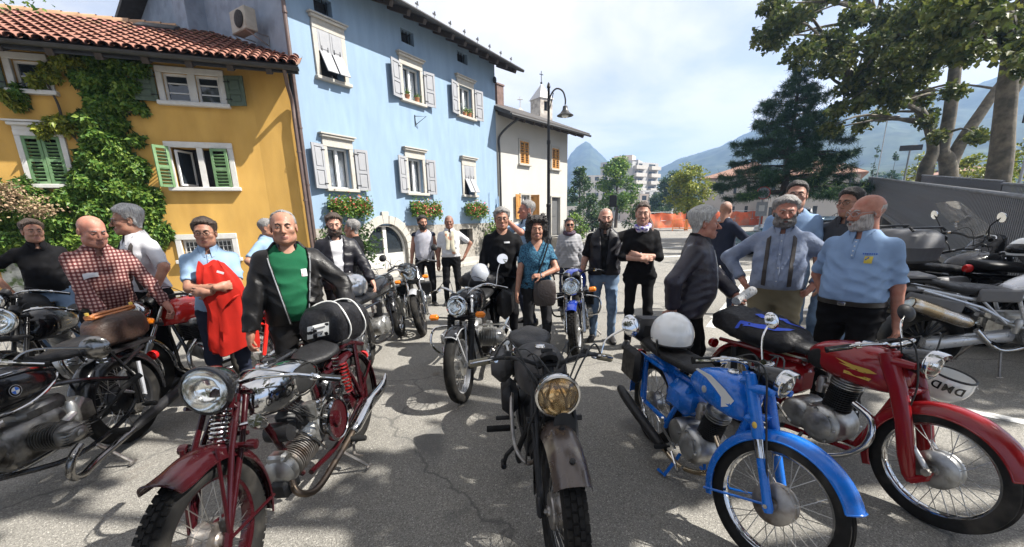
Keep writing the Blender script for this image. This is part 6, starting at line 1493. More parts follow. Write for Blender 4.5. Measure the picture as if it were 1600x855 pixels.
q = b.mb(); q.tube([(.5, -.14, .26), (.42, -.18, .36), (.40, -.24, .38)], .01, 6); q.tube([(.6, -.15, .18), (.72, -.18, .12), (.75, -.18, .16)], .009, 6); q.build('pedal', M_CHROME, b.root)
b.peg(.46, -.13, .22); b.peg(.46, .13, .22); b.stand(.55, -.08, .2, (.50, -.14, .01)); b.tail(-.33, .56)
BL = b
# A: black flat twin at the left edge
b = Bike('large black vintage flat twin motorcycle with chrome edged tank at the left edge', (-2.98, 2.92), (-2.84, 1.5), steer=0, rf=.345, rr=.345, rake=28, off=.06, lean=3)
b.wheel(True, .09, rim=M_SATIN, drum=.09); b.wheel(False, .09, rim=M_SATIN, drum=.1, hubm=M_SATIN)
b.fender(True, M_BLK, gap=.045, hw=.075, a0=20, a1=215, depth=.05, skirt=.03); b.fender(False, M_BLK, gap=.045, hw=.078, a0=-5, a1=190, depth=.055, skirt=.02, beadm=M_SATIN)
b.fork_tele(.66, .1, m1=M_CHROME, m2=M_BLK, low=.34, cover=M_BLK); b.headlamp(.52, .12, .19, .16, M_BLK, M_CHROME)
b.bars(.70, .37, .06, .26, -.04, gl=.13, m=M_CHROME); b.mirror(1, -.34, .10, .13, .072, M_DCHR, M_DCHR, face=(-1, -.5, .5))
tk = b.tank([(1.04, .64, .76, .04), (1.0, .60, .84, .10), (.86, .57, .88, .145), (.66, .58, .86, .135), (.50, .63, .80, .09), (.42, .67, .76, .03)], M_BLK)
for sd in (-1, 1):
 q = b.mb(); yy = lambda x: sd * (.146 - .105 * abs((x - .82) / .40) ** 2.3)
 lp_ = [(1.0, .75), (.94, .82), (.84, .835), (.66, .82), (.52, .775), (.45, .735), (.47, .70), (.58, .665), (.74, .63), (.90, .625), (.98, .67)]
 q.tube([Vector((p.x, yy(p.x), p.z)) for p in smooth_path([(x, 0, z) for x, z in lp_], 4, closed=True)], .009, 7, closed=True); q.build('tank_trim', M_CHROME, tk)
 emblem(tk, frame_M((.79, sd * .150, .735), (-sd, 0, 0), (0, 0, 1), (0, sd, 0)), .033)
b.saddle(.30, .80, L=.40, w=.165)
b.frame([([(1.04, 0, .9), (1.0, .0, .7), (.96, 0, .3)], .022), [(.96, .1, .3), (.6, .13, .2), (.2, .12, .24), (0, .11, .345)], [(.98, .06, .74), (.4, .08, .64), (0, .1, .5)], [(0, .105, .56), (0, .11, .33)], [(.05, .11, .62), (-.2, .1, .7)]], M_BLK)
q = b.mb()
for sd in (-1, 1): q.tube([(0, sd * .115, .30), (0, sd * .115, .52)], .03, 12); q.tube([(-.02, sd * .125, .5), (.12, sd * .1, .78)], .01, 7)
build2(q, 'plunger_suspension', M_BLK, b.root)
q = b.mb(); q.tube([(.1, .11, .44), (-.06, .12, .34), (-.1, .11, .6)], .014, 8); q.build('wheel_guard_strut', M_SILV, b.root)
en = b.boxer(.68, .40, mat('dark_aluminium', (.2, .195, .185), .42, metal=.9, var=.3, vs=12, col2=(.06, .055, .05), c2s=9, c2lo=.48, c2hi=.66, bump=.1, bs=90), yw=.18, L=.14, R1=.082)
q = b.mb(); q.box((.40, 0, .42), (.26, .17, .2), bev=.05); q.build('gearbox', MATS['dark_aluminium'], en); q = b.mb(); q.lathe([(.1, 0), (.1, .06), (.05, .09), (0, .09)], (.88, 0, .44), (1, 0, 0), 20); q.build('timing_cover', MATS['dark_aluminium'], en)
b.exhaust([(.74, .33, .34), (.82, .34, .30), (.84, .32, .20), (.74, .28, .14), (.55, .22, .14), (.15, .2, .19)], .021, M_DCHR, [(.22, .2, .18, .023), (.12, .2, .2, .036), (-.3, .21, .27, .042), (-.42, .21, .29, .05), (-.5, .21, .30, .02)], M_SATIN)
b.exhaust([(.74, -.34, .36), (.9, -.34, .2), (.55, -.24, .14), (.15, -.2, .19)], .022, M_CHROME, [(.22, -.2, .18, .023), (-.3, -.21, .27, .042), (-.5, -.21, .30, .02)], M_SATIN)
q = b.mb(); q.tube([(.38, .14, .36), (.28, .2, .44), (.2, .22, .5)], .011, 7); q.tube([(.22, .2, .49), (.1, .26, .55)], .02, 9); q.build('kick_starter', M_GRIP, b.root)
b.peg(.36, .17, .24, L=.12, r=.02); b.peg(.05, .17, .3, L=.1, r=.018); b.tail(-.38, .56); b.stand(.45, .14, .2, (.4, .28, .01))
q = b.mb(); q.box((-.12, 0, .73), (.4, .24, .02)); build2(q, 'luggage_rack', M_SATIN, b.root)
BA = b
def std(label, rear, front, tankm, style, **k):
 # later standard motorcycles of the middle distance
 b = Bike(label, rear, front, **k); return b
# H: black flat twin, frontal
b = Bike('black flat twin motorcycle with amber indicators and round mirror in the middle', (-.30, 4.9), (-.46, 3.5), steer=-4, rf=.335, rr=.33, rake=28, off=.06, lean=3)
b.wheel(True, .09, rim=M_SILV, drum=.09); b.wheel(False, .1, rim=M_SILV, drum=.09)
b.fender(True, M_BLK, gap=.04, hw=.062, a0=60, a1=190, depth=.035, beadm=M_SILV)
b.stays(True, M_SILV, [(66, .38, .06), (110, .38, .06)], .009)
b.fork_tele(.66, .1, r2=.03, low=.32, m1=M_CHROME, m2=M_SATIN, gaiter=True); b.headlamp(.53, .11, .19, .13, M_BLK, M_CHROME); b.bars(.68, .38, .11, .2, -.04, gl=.12, fwd=.02); b.mirror(1, .0, .06, .28, .055, M_CHROME, M_SATIN, face=(1, .1, .0))
b.blinkers(.44, .1, .22); b.clocks(.64, .06)
b.tank([(1.06, .70, .8, .05), (1.0, .66, .9, .12), (.84, .64, .95, .15), (.6, .66, .92, .14), (.5, .7, .86, .08)], M_BLK)
b.seat_loft([(.52, .74, .80, .1), (.35, .74, .84, .15), (-.2, .74, .85, .14), (-.3, .78, .84, .07)], M_LEATH)
b.frame([[(1.08, 0, .9), (1.0, .08, .5), (.9, .12, .2), (.4, .12, .2)], [(.5, .08, .68), (-.1, .1, .66)], [(0, .12, .36), (-.02, .12, .68)]], M_BLK)
b.boxer(.78, .40, M_ALU, yw=.2, L=.15, R1=.1, up=.03)
q = b.mb()
for sd in (-1, 1): q.tube(smooth_path([(.88, sd * .1, .25), (.92, sd * .32, .3), (.9, sd * .42, .42), (.86, sd * .36, .56), (.9, sd * .1, .58)], 6), .013, 8)
build2(q, 'crash_bar', M_CHROME, b.root)
for sd in (-1, 1): b.exhaust([(.86, sd * .3, .35), (.92, sd * .26, .2), (.7, sd * .18, .14), (.2, sd * .2, .2)], .02, M_CHROME, [(.25, sd * .2, .2, .02), (.1, sd * .2, .22, .042), (-.5, sd * .22, .28, .042)], M_CHROME)
b.peg(.45, .12, .3); b.peg(.45, -.12, .3); b.stand(.5, .14, .2, (.5, .3, .01)); b.tail(-.3, .74)
q = b.mb(); q.box((.0, .26, .62), (.42, .18, .36), bev=.08); q.box((.0, -.26, .62), (.42, .18, .36), bev=.08); build2(q, 'saddlebag', M_LEATH, b.root)
BH = b
# I: blue standard
b = Bike('blue and chrome road motorcycle with tall chrome fork before the smiling couple', (1.02, 6.0), (.78, 4.66), steer=-6, rf=.325, rr=.31, rake=27, off=.06, lean=5)
b.wheel(True, .1, rim=M_SILV, drum=.075, tread=44, cast=0); b.wheel(False, .11, rim=M_SILV, drum=.09)
b.fender(True, M_DBLUE, gap=.035, hw=.06, a0=55, a1=170, depth=.03)
b.fork_tele(.66, .1, r1=.02, r2=.027, low=.38, m1=M_CHROME, m2=M_CHROME); b.headlamp(.51, .12, .205, .13, M_CHROME, M_CHROME); b.bars(.68, .37, .08, .16, -.03, gl=.12, m=M_SATIN)
b.mirror(-1, .02, .05, .18, .05, M_SATIN, M_SATIN, face=(-1, 0, 0)); b.blinkers(.45, .1, .24); b.clocks(.66, .06, .05)
b.tank([(1.0, .72, .84, .05), (.94, .68, .95, .13), (.78, .67, .99, .16), (.55, .69, .94, .14), (.45, .74, .86, .08)], M_DBLUE)
b.seat_loft([(.48, .76, .82, .1), (.3, .75, .86, .15), (-.2, .76, .88, .14), (-.3, .8, .87, .07)], M_LEATH); b.inline(.66, .42, 2, M_ALU, .42)
b.frame([[(1.0, 0, .94), (.92, .1, .5), (.84, .12, .2), (.3, .12, .22)], [(.5, .1, .68), (-.15, .1, .68)], [(0, .13, .34), (-.02, .12, .7)]], M_BLK)
for sd in (-1, 1): b.exhaust([(.82, sd * .12, .56), (.92, sd * .13, .4), (.84, sd * .15, .2), (.3, sd * .2, .2)], .02, M_CHROME, [(.3, sd * .2, .2, .02), (.2, sd * .21, .21, .045), (-.35, sd * .23, .3, .045)], M_CHROME)
q = b.mb()
q.tube(smooth_path([(.9, .1, .4), (.92, .28, .42), (.9, .3, .6), (.9, .1, .66)], 5), .012, 8); q.tube(smooth_path([(.9, -.1, .4), (.92, -.28, .42), (.9, -.3, .6), (.9, -.1, .66)], 5), .012, 8); build2(q, 'crash_bar', M_CHROME, b.root); b.tail(-.3, .76); b.stand(.5, .14, .2, (.45, .3, .01)); b.peg(.4, .14, .32); b.peg(.4, -.14, .32)
# G: black standard further back
b = Bike('black road motorcycle with pale front fender and red trim turned toward the arched door', (-1.72, 7.0), (-1.30, 5.74), steer=-14, rf=.33, rr=.31, rake=27, off=.06, lean=4)
b.wheel(True, .09, rim=M_SATIN, cast=7, hubm=M_SATIN); b.wheel(False, .11, rim=M_SATIN, cast=7, hubm=M_SATIN)
b.fender(True, M_SILV, gap=.035, hw=.058, a0=62, a1=165, depth=.03); b.fork_tele(.70, .09, low=.33, m1=M_CHROME, m2=M_CHROME); b.headlamp(.58, .11, .18, .12, M_SATIN, M_CHROME); b.bars(.72, .36, .08, .18, -.03, gl=.12, m=M_SATIN)
b.mirror(-1, .03, .1, .18, .055, M_SATIN, M_SATIN, face=(-1, 0, 0)); b.mirror(1, .03, .1, .18, .05, M_SATIN, M_SATIN, face=(-1, 0, 0)); b.blinkers(.5, .06, .2); b.clocks(.7, .04)
b.tank([(1.0, .7, .82, .05), (.94, .67, .92, .12), (.78, .66, .95, .15), (.55, .68, .9, .13), (.46, .72, .84, .08)], M_BLK); b.seat_loft([(.48, .76, .82, .1), (.3, .75, .84, .14), (-.2, .78, .9, .13), (-.3, .82, .9, .07)], M_LEATH)
b.inline(.64, .42, 2, M_ALU, .5); b.frame([[(1.0, 0, .9), (.92, .1, .5), (.84, .12, .2), (.3, .12, .22)], [(.5, .1, .68), (-.15, .1, .68)]], M_BLK)
q = b.mb('S'); q.lathe([(.12, -.004), (.14, -.004), (.14, .004), (.12, .004), (.12, -.004)], (b.wb, .062, b.rf), (0, 1, 0), 28); q.lathe([(.12, -.004), (.14, -.004), (.14, .004), (.12, .004), (.12, -.004)], (b.wb, -.062, b.rf), (0, 1, 0), 28); q.build('brake_disc', M_STEEL, b.root)
for sd in (-1, 1): b.exhaust([(.8, sd * .14, .56), (.92, sd * .15, .4), (.8, sd * .16, .18), (.3, sd * .2, .2)], .02, M_CHROME, [(.3, sd * .2, .2, .02), (.2, sd * .21, .21, .045), (-.35, sd * .22, .3, .045)], M_SATIN)
b.tail(-.3, .8); b.stand(.45, .14, .2, (.4, .3, .01)); b.peg(.4, .14, .32)
# F: dark motorcycle behind the leather jacket
b = Bike('dark motorcycle seen from behind with a silver helmet on its seat', (-1.66, 4.36), (-1.62, 5.74), steer=8, rf=.32, rr=.32, lean=-4)
b.wheel(True, .09, rim=M_CHROME); b.wheel(False, .1, rim=M_CHROME, tread=40); b.fender(True, M_BLK, a0=30, a1=160); b.fender(False, M_BLK, hw=.07, a0=40, a1=185, depth=.04); b.fork_tele(.66, .09, m1=M_CHROME, m2=M_ALU); b.headlamp(.54, .1, .17, .12)
b.bars(.70, .36, .08, .2, -.03); b.tank([(1.0, .7, .82, .05), (.94, .67, .92, .12), (.78, .66, .95, .14), (.55, .68, .9, .12), (.46, .72, .84, .08)], M_BLK); b.seat_loft([(.48, .74, .8, .1), (.3, .73, .83, .14), (-.2, .74, .84, .13), (-.3, .78, .83, .07)], M_LEATH)
b.single(.6, .36, 8); b.frame([[(1.0, 0, .9), (.92, .06, .5), (.84, .08, .2), (.3, .1, .22), (0, .1, .32)], [(.5, .1, .68), (-.25, .1, .7)], [(0, .11, .34), (-.02, .11, .7)]], M_BLK)
b.exhaust([(.76, .06, .56), (.88, .08, .4), (.74, .14, .16), (.3, .17, .2)], .02, M_CHROME, [(.3, .17, .2, .02), (.15, .18, .22, .04), (-.4, .2, .3, .04)], M_CHROME)
b.tail(-.34, .66); b.peg(.2, .12, .32, L=.13); b.stand(.3, .12, .2, (.25, .26, .01))
q = b.mb(); q.box((-.33, .15, .68), (.05, .08, .05), bev=.015); q.box((-.33, -.15, .68), (.05, .08, .05), bev=.015); build2(q, 'rear_indicator', M_AMB, b.root); q = b.mb(); q.box((-.37, 0, .52), (.01, .2, .17), bev=.003); q.build('number_plate', M_WHITE, b.root)
BF = b
# E: small red motorcycle between the men
b = Bike('small bright red motorcycle with red fork partly behind the man in leather', (-2.62, 5.2), (-2.68, 4.12), steer=-8, rf=.30, rr=.30, lean=3)
b.wheel(True, .07, rim=M_CHROME, drum=.07); b.wheel(False, .07, rim=M_CHROME); b.fender(True, M_BRED, a0=25, a1=190, hw=.055); b.fender(False, M_BRED, a0=20, a1=190, hw=.055)
b.fork_tele(.62, .085, m1=M_BRED, m2=M_BRED, r1=.02, r2=.022, cover=M_BRED); b.headlamp(.54, .12, .16, .12, M_BRED, M_CHROME); b.bars(.66, .32, .05, .16, -.03); b.tank([(.86, .6, .7, .04), (.8, .57, .8, .1), (.66, .56, .83, .12), (.46, .6, .78, .09), (.38, .64, .72, .05)], M_BRED)
b.seat_loft([(.4, .68, .74, .08), (.25, .67, .77, .12), (-.15, .68, .78, .12), (-.22, .7, .77, .06)], M_LEATH); b.single(.5, .30, 12); b.frame([[(.86, 0, .8), (.8, 0, .5), (.7, .05, .2), (.3, .08, .2), (0, .09, .3)], [(.45, .08, .64), (-.2, .09, .62)]], M_BRED)
b.exhaust([(.66, -.04, .46), (.78, -.06, .36), (.6, -.12, .15), (.3, -.14, .18)], .016, M_CHROME, [(.3, -.14, .18, .018), (.2, -.15, .2, .035), (-.3, -.16, .26, .03)], M_CHROME); b.peg(.4, .12, .22); b.stand(.4, .1, .2, (.36, .22, .01)); b.tail(-.3, .56)
# C: red tank motorcycle behind the black one
b = Bike('motorcycle with glossy red tank and chrome headlamp beside the man holding the red jacket', (-2.74, 4.6), (-3.36, 3.4), steer=6, rf=.33, rr=.32, lean=4)
b.wheel(True, .09, rim=M_CHROME); b.wheel(False, .1, rim=M_CHROME); b.fender(True, M_CHROME, a0=40, a1=175); b.fender(False, M_BLK, a0=10, a1=180); b.fork_tele(.70, .09, m1=M_CHROME, m2=M_ALU); b.headlamp(.56, .12, .19, .13, M_CHROME, M_CHROME)
b.bars(.72, .37, .08, .18, -.03, m=M_SATIN); b.mirror(-1, .02, .08, .2, .05, M_CHROME, M_CHROME, face=(1, 0, 0)); b.blinkers(.5, .08, .17)
b.tank([(1.02, .7, .82, .05), (.96, .68, .92, .13), (.8, .67, .96, .155), (.56, .69, .92, .135), (.46, .73, .86, .08)], M_BRED); b.seat_loft([(.48, .75, .8, .1), (.3, .74, .83, .14), (-.2, .75, .84, .14), (-.3, .78, .83, .07)], M_LEATH)
b.inline(.66, .42, 2, M_ALU, .4); b.frame([[(1.0, 0, .9), (.94, .1, .5), (.86, .12, .2), (.3, .12, .22)], [(.5, .1, .68), (-.15, .1, .68)]], M_BLK); b.clocks(.7, .04)
for sd in (-1, 1): b.exhaust([(.82, sd * .12, .56), (.94, sd * .13, .4), (.86, sd * .15, .2), (.3, sd * .2, .2)], .02, M_CHROME, [(.3, sd * .2, .2, .02), (.2, sd * .21, .21, .045), (-.35, sd * .23, .3, .045)], M_CHROME)
q = b.mb(); q.tube(smooth_path([(.86, .12, .5), (.9, .34, .48), (.9, .38, .3), (.86, .14, .24)], 5), .012, 8); build2(q, 'crash_bar', M_CHROME, b.root); b.stand(.45, .14, .2, (.4, .3, .01)); b.tail(-.3, .76); b.peg(.4, .14, .3)
# B, B2: two black vintage machines at the far left
for lab, rear, front, tm, stx in (('black vintage motorcycle with gold lined tank behind the flat twin at the left', (-4.45, 4.4), (-4.02, 3.05), M_BLK, 10), ('black motorcycle half out of view behind the vintage machines at the far left', (-5.6, 5.35), (-5.2, 4.0), M_SATIN, -4)):
 b = Bike(lab, rear, front, steer=stx, rf=.33, rr=.33, lean=3)
 b.wheel(True, .08, rim=M_CHROME); b.wheel(False, .085, rim=M_CHROME, drum=.09); b.fender(True, M_BLK, a0=35, a1=190, hw=.065); b.fender(False, M_BLK, a0=10, a1=190, hw=.065)
 b.fork_tele(.68, .085, m1=M_BLK, m2=M_BLK, r1=.016, r2=.02); b.headlamp(.58, .14, .2, .14, M_BLK, M_CHROME); b.bars(.70, .36, .04, .24, -.03); b.clocks(.7, .05)
 tk = b.tank([(1.04, .66, .78, .05), (.98, .63, .88, .11), (.84, .61, .93, .14), (.6, .63, .9, .12), (.48, .68, .82, .07)], tm)
 for sd in (-1, 1): q = b.mb(); q.add([(x, sd * (.139 - .1 * abs((x - .8) / .34) ** 2.4), z) for x, z in ((.92, .77), (.86, .79), (.74, .785), (.66, .76), (.74, .75), (.86, .752))], [tuple(range(6))]); q.build('tank_transfer', M_GOLD, tk)
 b.saddle(.36, .8); b.single(.62, .36, 8, cyl=M_ALU); b.frame([[(1.0, 0, .9), (.95, 0, .6), (.85, .05, .22), (.3, .08, .2), (0, .09, .33)], [(.98, 0, .8), (.45, 0, .68), (.36, 0, .3)], [(.4, .08, .66), (0, .09, .35)]], M_BLK)
 b.exhaust([(.78, .06, .56), (.9, .08, .4), (.76, .13, .16), (.3, .16, .2)], .02, M_CHROME, [(.3, .16, .2, .02), (.2, .17, .22, .04), (-.4, .19, .28, .03)], M_CHROME); b.tail(-.33, .58); b.peg(.4, .13, .24); b.stand(.45, .12, .2, (.4, .26, .01))
# M: modern adventure bike at the right edge
b = Bike('modern grey adventure motorcycle with big silver muffler at the right edge', (4.22, 4.05), (5.74, 3.72), steer=5, rf=.335, rr=.33, rake=26, off=.06, lean=4)
b.wheel(True, .12, rim=M_SATIN, cast=10, hubm=M_SATIN); b.wheel(False, .16, rim=M_SATIN, cast=10, hubm=M_SATIN, sh=.1)
b.fender(True, M_SILV, a0=60, a1=150, hw=.07); b.fender(False, M_SATIN, gap=.05, hw=.09, a0=100, a1=185, depth=.03)
b.fork_tele(.72, .1, m1=M_CHROME, m2=M_SATIN, r1=.022, r2=.028); b.headlamp(.62, .14, .17, .12); b.bars(.78, .42, .08, .14, -.03, m=M_SATIN)
b.tank([(1.2, .78, .9, .06), (1.1, .70, 1.0, .17), (.9, .68, 1.05, .19), (.68, .74, .98, .15), (.56, .8, .9, .1)], M_SILV); b.seat_loft([(.62, .82, .87, .12), (.45, .80, .90, .16), (.1, .84, .93, .16), (-.12, .92, .98, .15), (-.3, .93, .985, .12)], M_LEATH)
q = b.mb()
for sd in (-1, 1): q.tube([(.65, sd * .12, .82), (.2, sd * .14, .80), (-.25, sd * .13, .90)], .018, 8); q.tube([(.7, sd * .14, .5), (.3, sd * .15, .72), (-.2, sd * .14, .88)], .016, 8); q.tube([(.72, sd * .14, .5), (.55, sd * .14, .86)], .016, 8); q.tube([(.55, sd * .15, .55), (.3, sd * .15, .78)], .012, 8)
build2(q, 'subframe', M_SILV, b.root)
q = b.mb(); rg = []
for x, z, hy, hz in ((-.06, .33, .04, .05), (0, .33, .06, .075), (.1, .34, .055, .06), (.4, .40, .055, .055), (.62, .44, .06, .06)): rg.append([Vector((x, -.11 + p.y, z + p.z)) for p in sq(14, hy, hz, 3)])
q.loft(rg); q.build('swingarm', M_SILV, b.root)
q = b.mb(); q.box((-.26, 0, 1.0), (.32, .26, .03), bev=.01); q.box((-.3, -.12, .88), (.3, .05, .05), bev=.02); q.box((-.3, .12, .88), (.3, .05, .05), bev=.02); build2(q, 'luggage_rack', M_GREYPL, b.root)
b.boxer(.74, .46, M_ALU, yw=.2, L=.14, R1=.1); b.exhaust([(.7, -.2, .36), (.5, -.2, .32), (.3, -.17, .5)], .024, M_CHROME, [(.2, -.20, .58, .03), (.14, -.21, .60, .062), (-.30, -.24, .76, .066), (-.34, -.245, .775, .05)], M_EXH)
q = b.mb(); q.box((-.1, -.17, .76), (.5, .04, .12), rot=Matrix.Rotation(R(12), 3, 'Y'), bev=.015); q.box((.4, -.17, .84), (.34, .04, .12), bev=.015); q.build('side_panel', M_GREYPL, b.root); b.stand(.6, .14, .3, (.55, .3, .01)); b.stand(.6, -.1, .3, (.62, -.16, .01)); b.peg(.45, -.15, .38); b.tail(-.42, .9)
# white bag on its tank
o = empty('bag', b.W @ Vector((.98, -.1, 1.02)), .3, 'crumpled white plastic bag on the grey adventure motorcycle', 'bag'); q = MB(); q.ell((0, 0, 0), (.22, .15, .13), 20, 14);
V = [(v + v.normalized() * (mnoise.noise(v * 14) * .035 + mnoise.noise(v * 31) * .012)) for v in q.V]; q.V = V; q.build('plastic_sheet', mat('white_plastic', (.72, .72, .72), .35, tr=.15), o)
q = MB(); q.tube(smooth_path([(-.12, -.14, .02), (-.05, -.19, .0), (.03, -.16, -.08), (-.08, -.16, -.1)], 4, closed=True), .012, 7, closed=True); q.build('handle', M_WHITE, o)
# N: tourer with top case, scooter with windscreen behind
b = Bike('dark touring motorcycle with large grey top case beneath the ramp', (5.2, 5.2), (6.55, 5.5), steer=0, rf=.32, rr=.32, lean=3)
b.wheel(True, .11, rim=M_SATIN, cast=6, hubm=M_SATIN); b.wheel(False, .15, rim=M_SATIN, cast=6, hubm=M_SATIN, sh=.1); b.fender(True, M_BLK, a0=40, a1=160, hw=.07); b.fender(False, M_BLK, a0=70, a1=180, hw=.09); b.fork_tele(.66, .1, m1=M_CHROME, m2=M_SATIN); b.headlamp(.56, .14, .17)
b.bars(.72, .4, .06, .2, -.03, m=M_SATIN); b.mirror(1, .05, .1, .15, .05, M_SATIN, M_SATIN); b.tank([(1.05, .7, .84, .06), (.96, .66, .96, .18), (.78, .64, 1.0, .2), (.56, .7, .94, .16), (.46, .76, .86, .1)], M_BLK); b.seat_loft([(.5, .78, .84, .12), (.3, .76, .86, .17), (-.2, .82, .92, .16), (-.3, .86, .92, .1)], M_LEATH)
b.root.scale = (1.1,) * 3; b.inline(.66, .42, 2, M_SATIN, .5); b.frame([[(1.0, 0, .9), (.94, .1, .5), (.86, .12, .2), (.3, .12, .22)], [(.5, .1, .7), (-.25, .1, .8)]], M_BLK); b.tail(-.4, .8)
q = b.mb(); rg = []
for z, sc in ((.93, .8), (.96, .95), (1.08, 1.0), (1.10, 1.03), (1.12, 1.0), (1.22, .92), (1.27, .7)): rg.append([Vector((-.38 + p.y, p.z, z)) for p in sq(24, .27 * sc, .27 * sc, 4)])
q.loft(rg); tc_ = q.build('top_case', M_GREYPL, b.root); q = b.mb(); q.tube([(-.6, -.2, 1.27), (-.6, -.16, 1.3), (-.16, -.16, 1.3), (-.16, -.2, 1.27)], .012, 7); q.tube([(-.6, .2, 1.27), (-.6, .16, 1.3), (-.16, .16, 1.3), (-.16, .2, 1.27)], .012, 7); q.build('case_rail', M_SATIN, tc_)
q = b.mb(); q.box((-.05, .3, .58), (.5, .2, .4), bev=.07); q.box((-.05, -.3, .58), (.5, .2, .4), bev=.07); build2(q, 'pannier', M_GREYPL, b.root)
b = Bike('black scooter with tall clear windscreen in front of the slatted parapet', (5.3, 6.0), (6.55, 5.8), name='scooter', steer=0, rf=.25, rr=.25, lean=2, rake=25)
b.wheel(True, .11, rim=M_SILV, cast=5, hubm=M_SILV); b.wheel(False, .12, rim=M_SILV, cast=5, hubm=M_SILV); b.fender(True, M_BLK, a0=20, a1=170, hw=.075, depth=.05)
q = b.mb(); rg = []
for x, z0, z1, hw in ((-.4, .62, .74, .05), (-.3, .5, .80, .15), (0, .34, .8, .19), (.35, .28, .76, .19), (.5, .24, .5, .2), (.75, .24, .42, .2), (.92, .26, .8, .22), (1.04, .4, 1.0, .19), (1.14, .6, .98, .1)): rg.append(sq(20, hw, (z1 - z0) / 2, 3, x, (z0 + z1) / 2))
q.loft(rg); q.build('body', M_BLK, b.root, ang=60); b.seat_loft([(.42, .74, .8, .12), (.2, .76, .84, .17), (-.15, .8, .9, .16), (-.3, .82, .9, .1)], M_LEATH)
b.headlamp(.62, .12, .2, .12); b.bars(.8, .34, .05, .1, -.05, m=M_SATIN); b.mirror(1, .05, .12, .2, .05, M_SATIN, M_CHROME, face=(-1, 0, .2)); b.mirror(-1, .05, .12, .2, .05, M_SATIN, M_CHROME, face=(-1, 0, .2))
q = b.mb('F'); rg = []
for i in range(9):
 t = i / 8; rg.append([Vector((.12 - .24 * t - .06 * (k / 8 * 2 - 1) ** 2, (.25 - .05 * (2 * t - 1) ** 2 - .04 * t) * (k / 8 * 2 - 1), (.70 + .55 * t))) for k in range(9)])
q.loft(rg, closed=False); q.build('windscreen', mat('smoked_screen', (.55, .57, .6), .05, trans=.75, alpha=.5, var=0, rvar=0), b.root)
b.fork_tele(.5, .08, m2=M_SATIN); b.tail(-.42, .7); b.root.scale = (1.3,) * 3
b = Bike('dark motorcycle with white helmet on its seat at the far right edge', (5.78, 4.75), (7.1, 4.62), steer=0, rf=.32, rr=.32, lean=3)
b.wheel(True, .1, rim=M_SATIN, cast=6, hubm=M_SATIN); b.wheel(False, .14, rim=M_SATIN, cast=6, hubm=M_SATIN, sh=.1); b.fender(True, M_BLK, a0=50, a1=160); b.fender(False, M_BLK, a0=80, a1=170, hw=.08); b.fork_tele(.66, .1); b.headlamp(.56, .12, .17); b.bars(.72, .38, .06, .18, -.03, m=M_SATIN)
b.tank([(1.02, .7, .84, .06), (.94, .66, .96, .15), (.76, .64, .99, .17), (.56, .7, .93, .14), (.46, .76, .86, .1)], M_BLK); b.seat_loft([(.5, .76, .82, .1), (.3, .75, .85, .15), (-.25, .8, .9, .14), (-.35, .84, .9, .08)], M_LEATH); b.inline(.66, .42, 4, M_SATIN, .5)
b.frame([[(1.0, 0, .9), (.94, .1, .5), (.86, .12, .2), (.3, .12, .22)], [(.5, .1, .68), (-.25, .1, .74)]], M_BLK); b.root.scale = (1.16,) * 3; b.W = b.W @ Matrix.Scale(1.16, 4); b.exhaust([(.8, -.1, .5), (.9, -.12, .3), (.6, -.16, .18), (.3, -.18, .2)], .022, M_CHROME, [(.3, -.18, .2, .03), (.2, -.19, .22, .05), (-.4, -.22, .36, .05)], M_CHROME); b.tail(-.38, .82)
BN = b
# ------------------------------------------------------------ things lying on the motorcycles
def helmet(name, loc, rz, rx, label, m, visor=False, s=1.0, trim=None, strap=True):
 o = empty(name, loc, 0, label, 'helmet'); o.rotation_euler = (rx, 0, rz); q = MB(); rg = []
 n = 22
 for i in range(13):
  t = i / 12; a = t * PI * .62; rg.append([Vector((.125 * s * math.sin(a) * math.cos(2 * PI * k / n) * (1.12 if math.cos(2 * PI * k / n) < 0 else 1.05), .118 * s * math.sin(a) * math.sin(2 * PI * k / n), .135 * s * math.cos(a) - .0)) for k in range(n)])
 q.loft(rg, cap=False); inner = [[v * .93 for v in r_] for r_ in rg[::-1]]; q.loft([[Vector(v) for v in r_] for r_ in inner], cap=False); q.loft([rg[-1], inner[0]], cap=False); q.build('shell', m, o, ang=60)
 q = MB(); q.tube(rg[-1], .007 * s, 7, closed=True); q.build('edge_trim', trim or M_SATIN, o)
 q = MB()
 for sd in (-1, 1) if strap else (): q.tube([(.02, sd * .115 * s, -.02), (.03, sd * .11 * s, -.12), (.04, sd * .05 * s, -.16)], .008, 5)
 build2(q, 'chin_strap', M_SATIN, o)
 if visor: q = MB(); q.ell((.05, 0, .02), (.1 * s, .112 * s, .075 * s), 18, 10); q.build('visor', M_BLK, o)
 q = MB()
 for sd in (-1, 1):
  for aa in (.3, -.3): q.lathe([(.006, 0), (.006, .004), (0, .005)], (.1 * math.sin(aa), sd * .123 * s * math.cos(aa), -.02), (0, sd, 0), 8)
 build2(q, 'stud', M_CHROME, o)
 return o
def on(bk, x, y, z): return bk.W @ Vector((x, y, z))
helmet('helmet', on(BK, .12, -.02, .845), R(-75), 0, 'plain white open helmet resting on the blue motorcycle seat', mat('white_gloss', (.72, .72, .70), .12, coat=.8, var=.02), s=1.12)
hd = helmet('helmet', at(1482, 596, 2.32), R(-137), R(166), 'white helmet with black lettering hanging upside down behind the red headlamp', mat('white_gloss', ()), s=.98, strap=False)
q = MB(); bpy.context.view_layer.update(); q.M = hd.matrix_world.inverted(); g_ = BL.W @ BL.MF @ BL.Lend[-3]; c_ = hd.matrix_world @ Vector((0, 0, 0)); q.tube(smooth_path([g_, g_ + Vector((.03, -.02, -.03)), c_ + Vector((-.10, .02, .08)), c_ + Vector((-.11, 0, -.0))], 5), .006, 6); q.build('chin_strap', M_SATIN, hd)
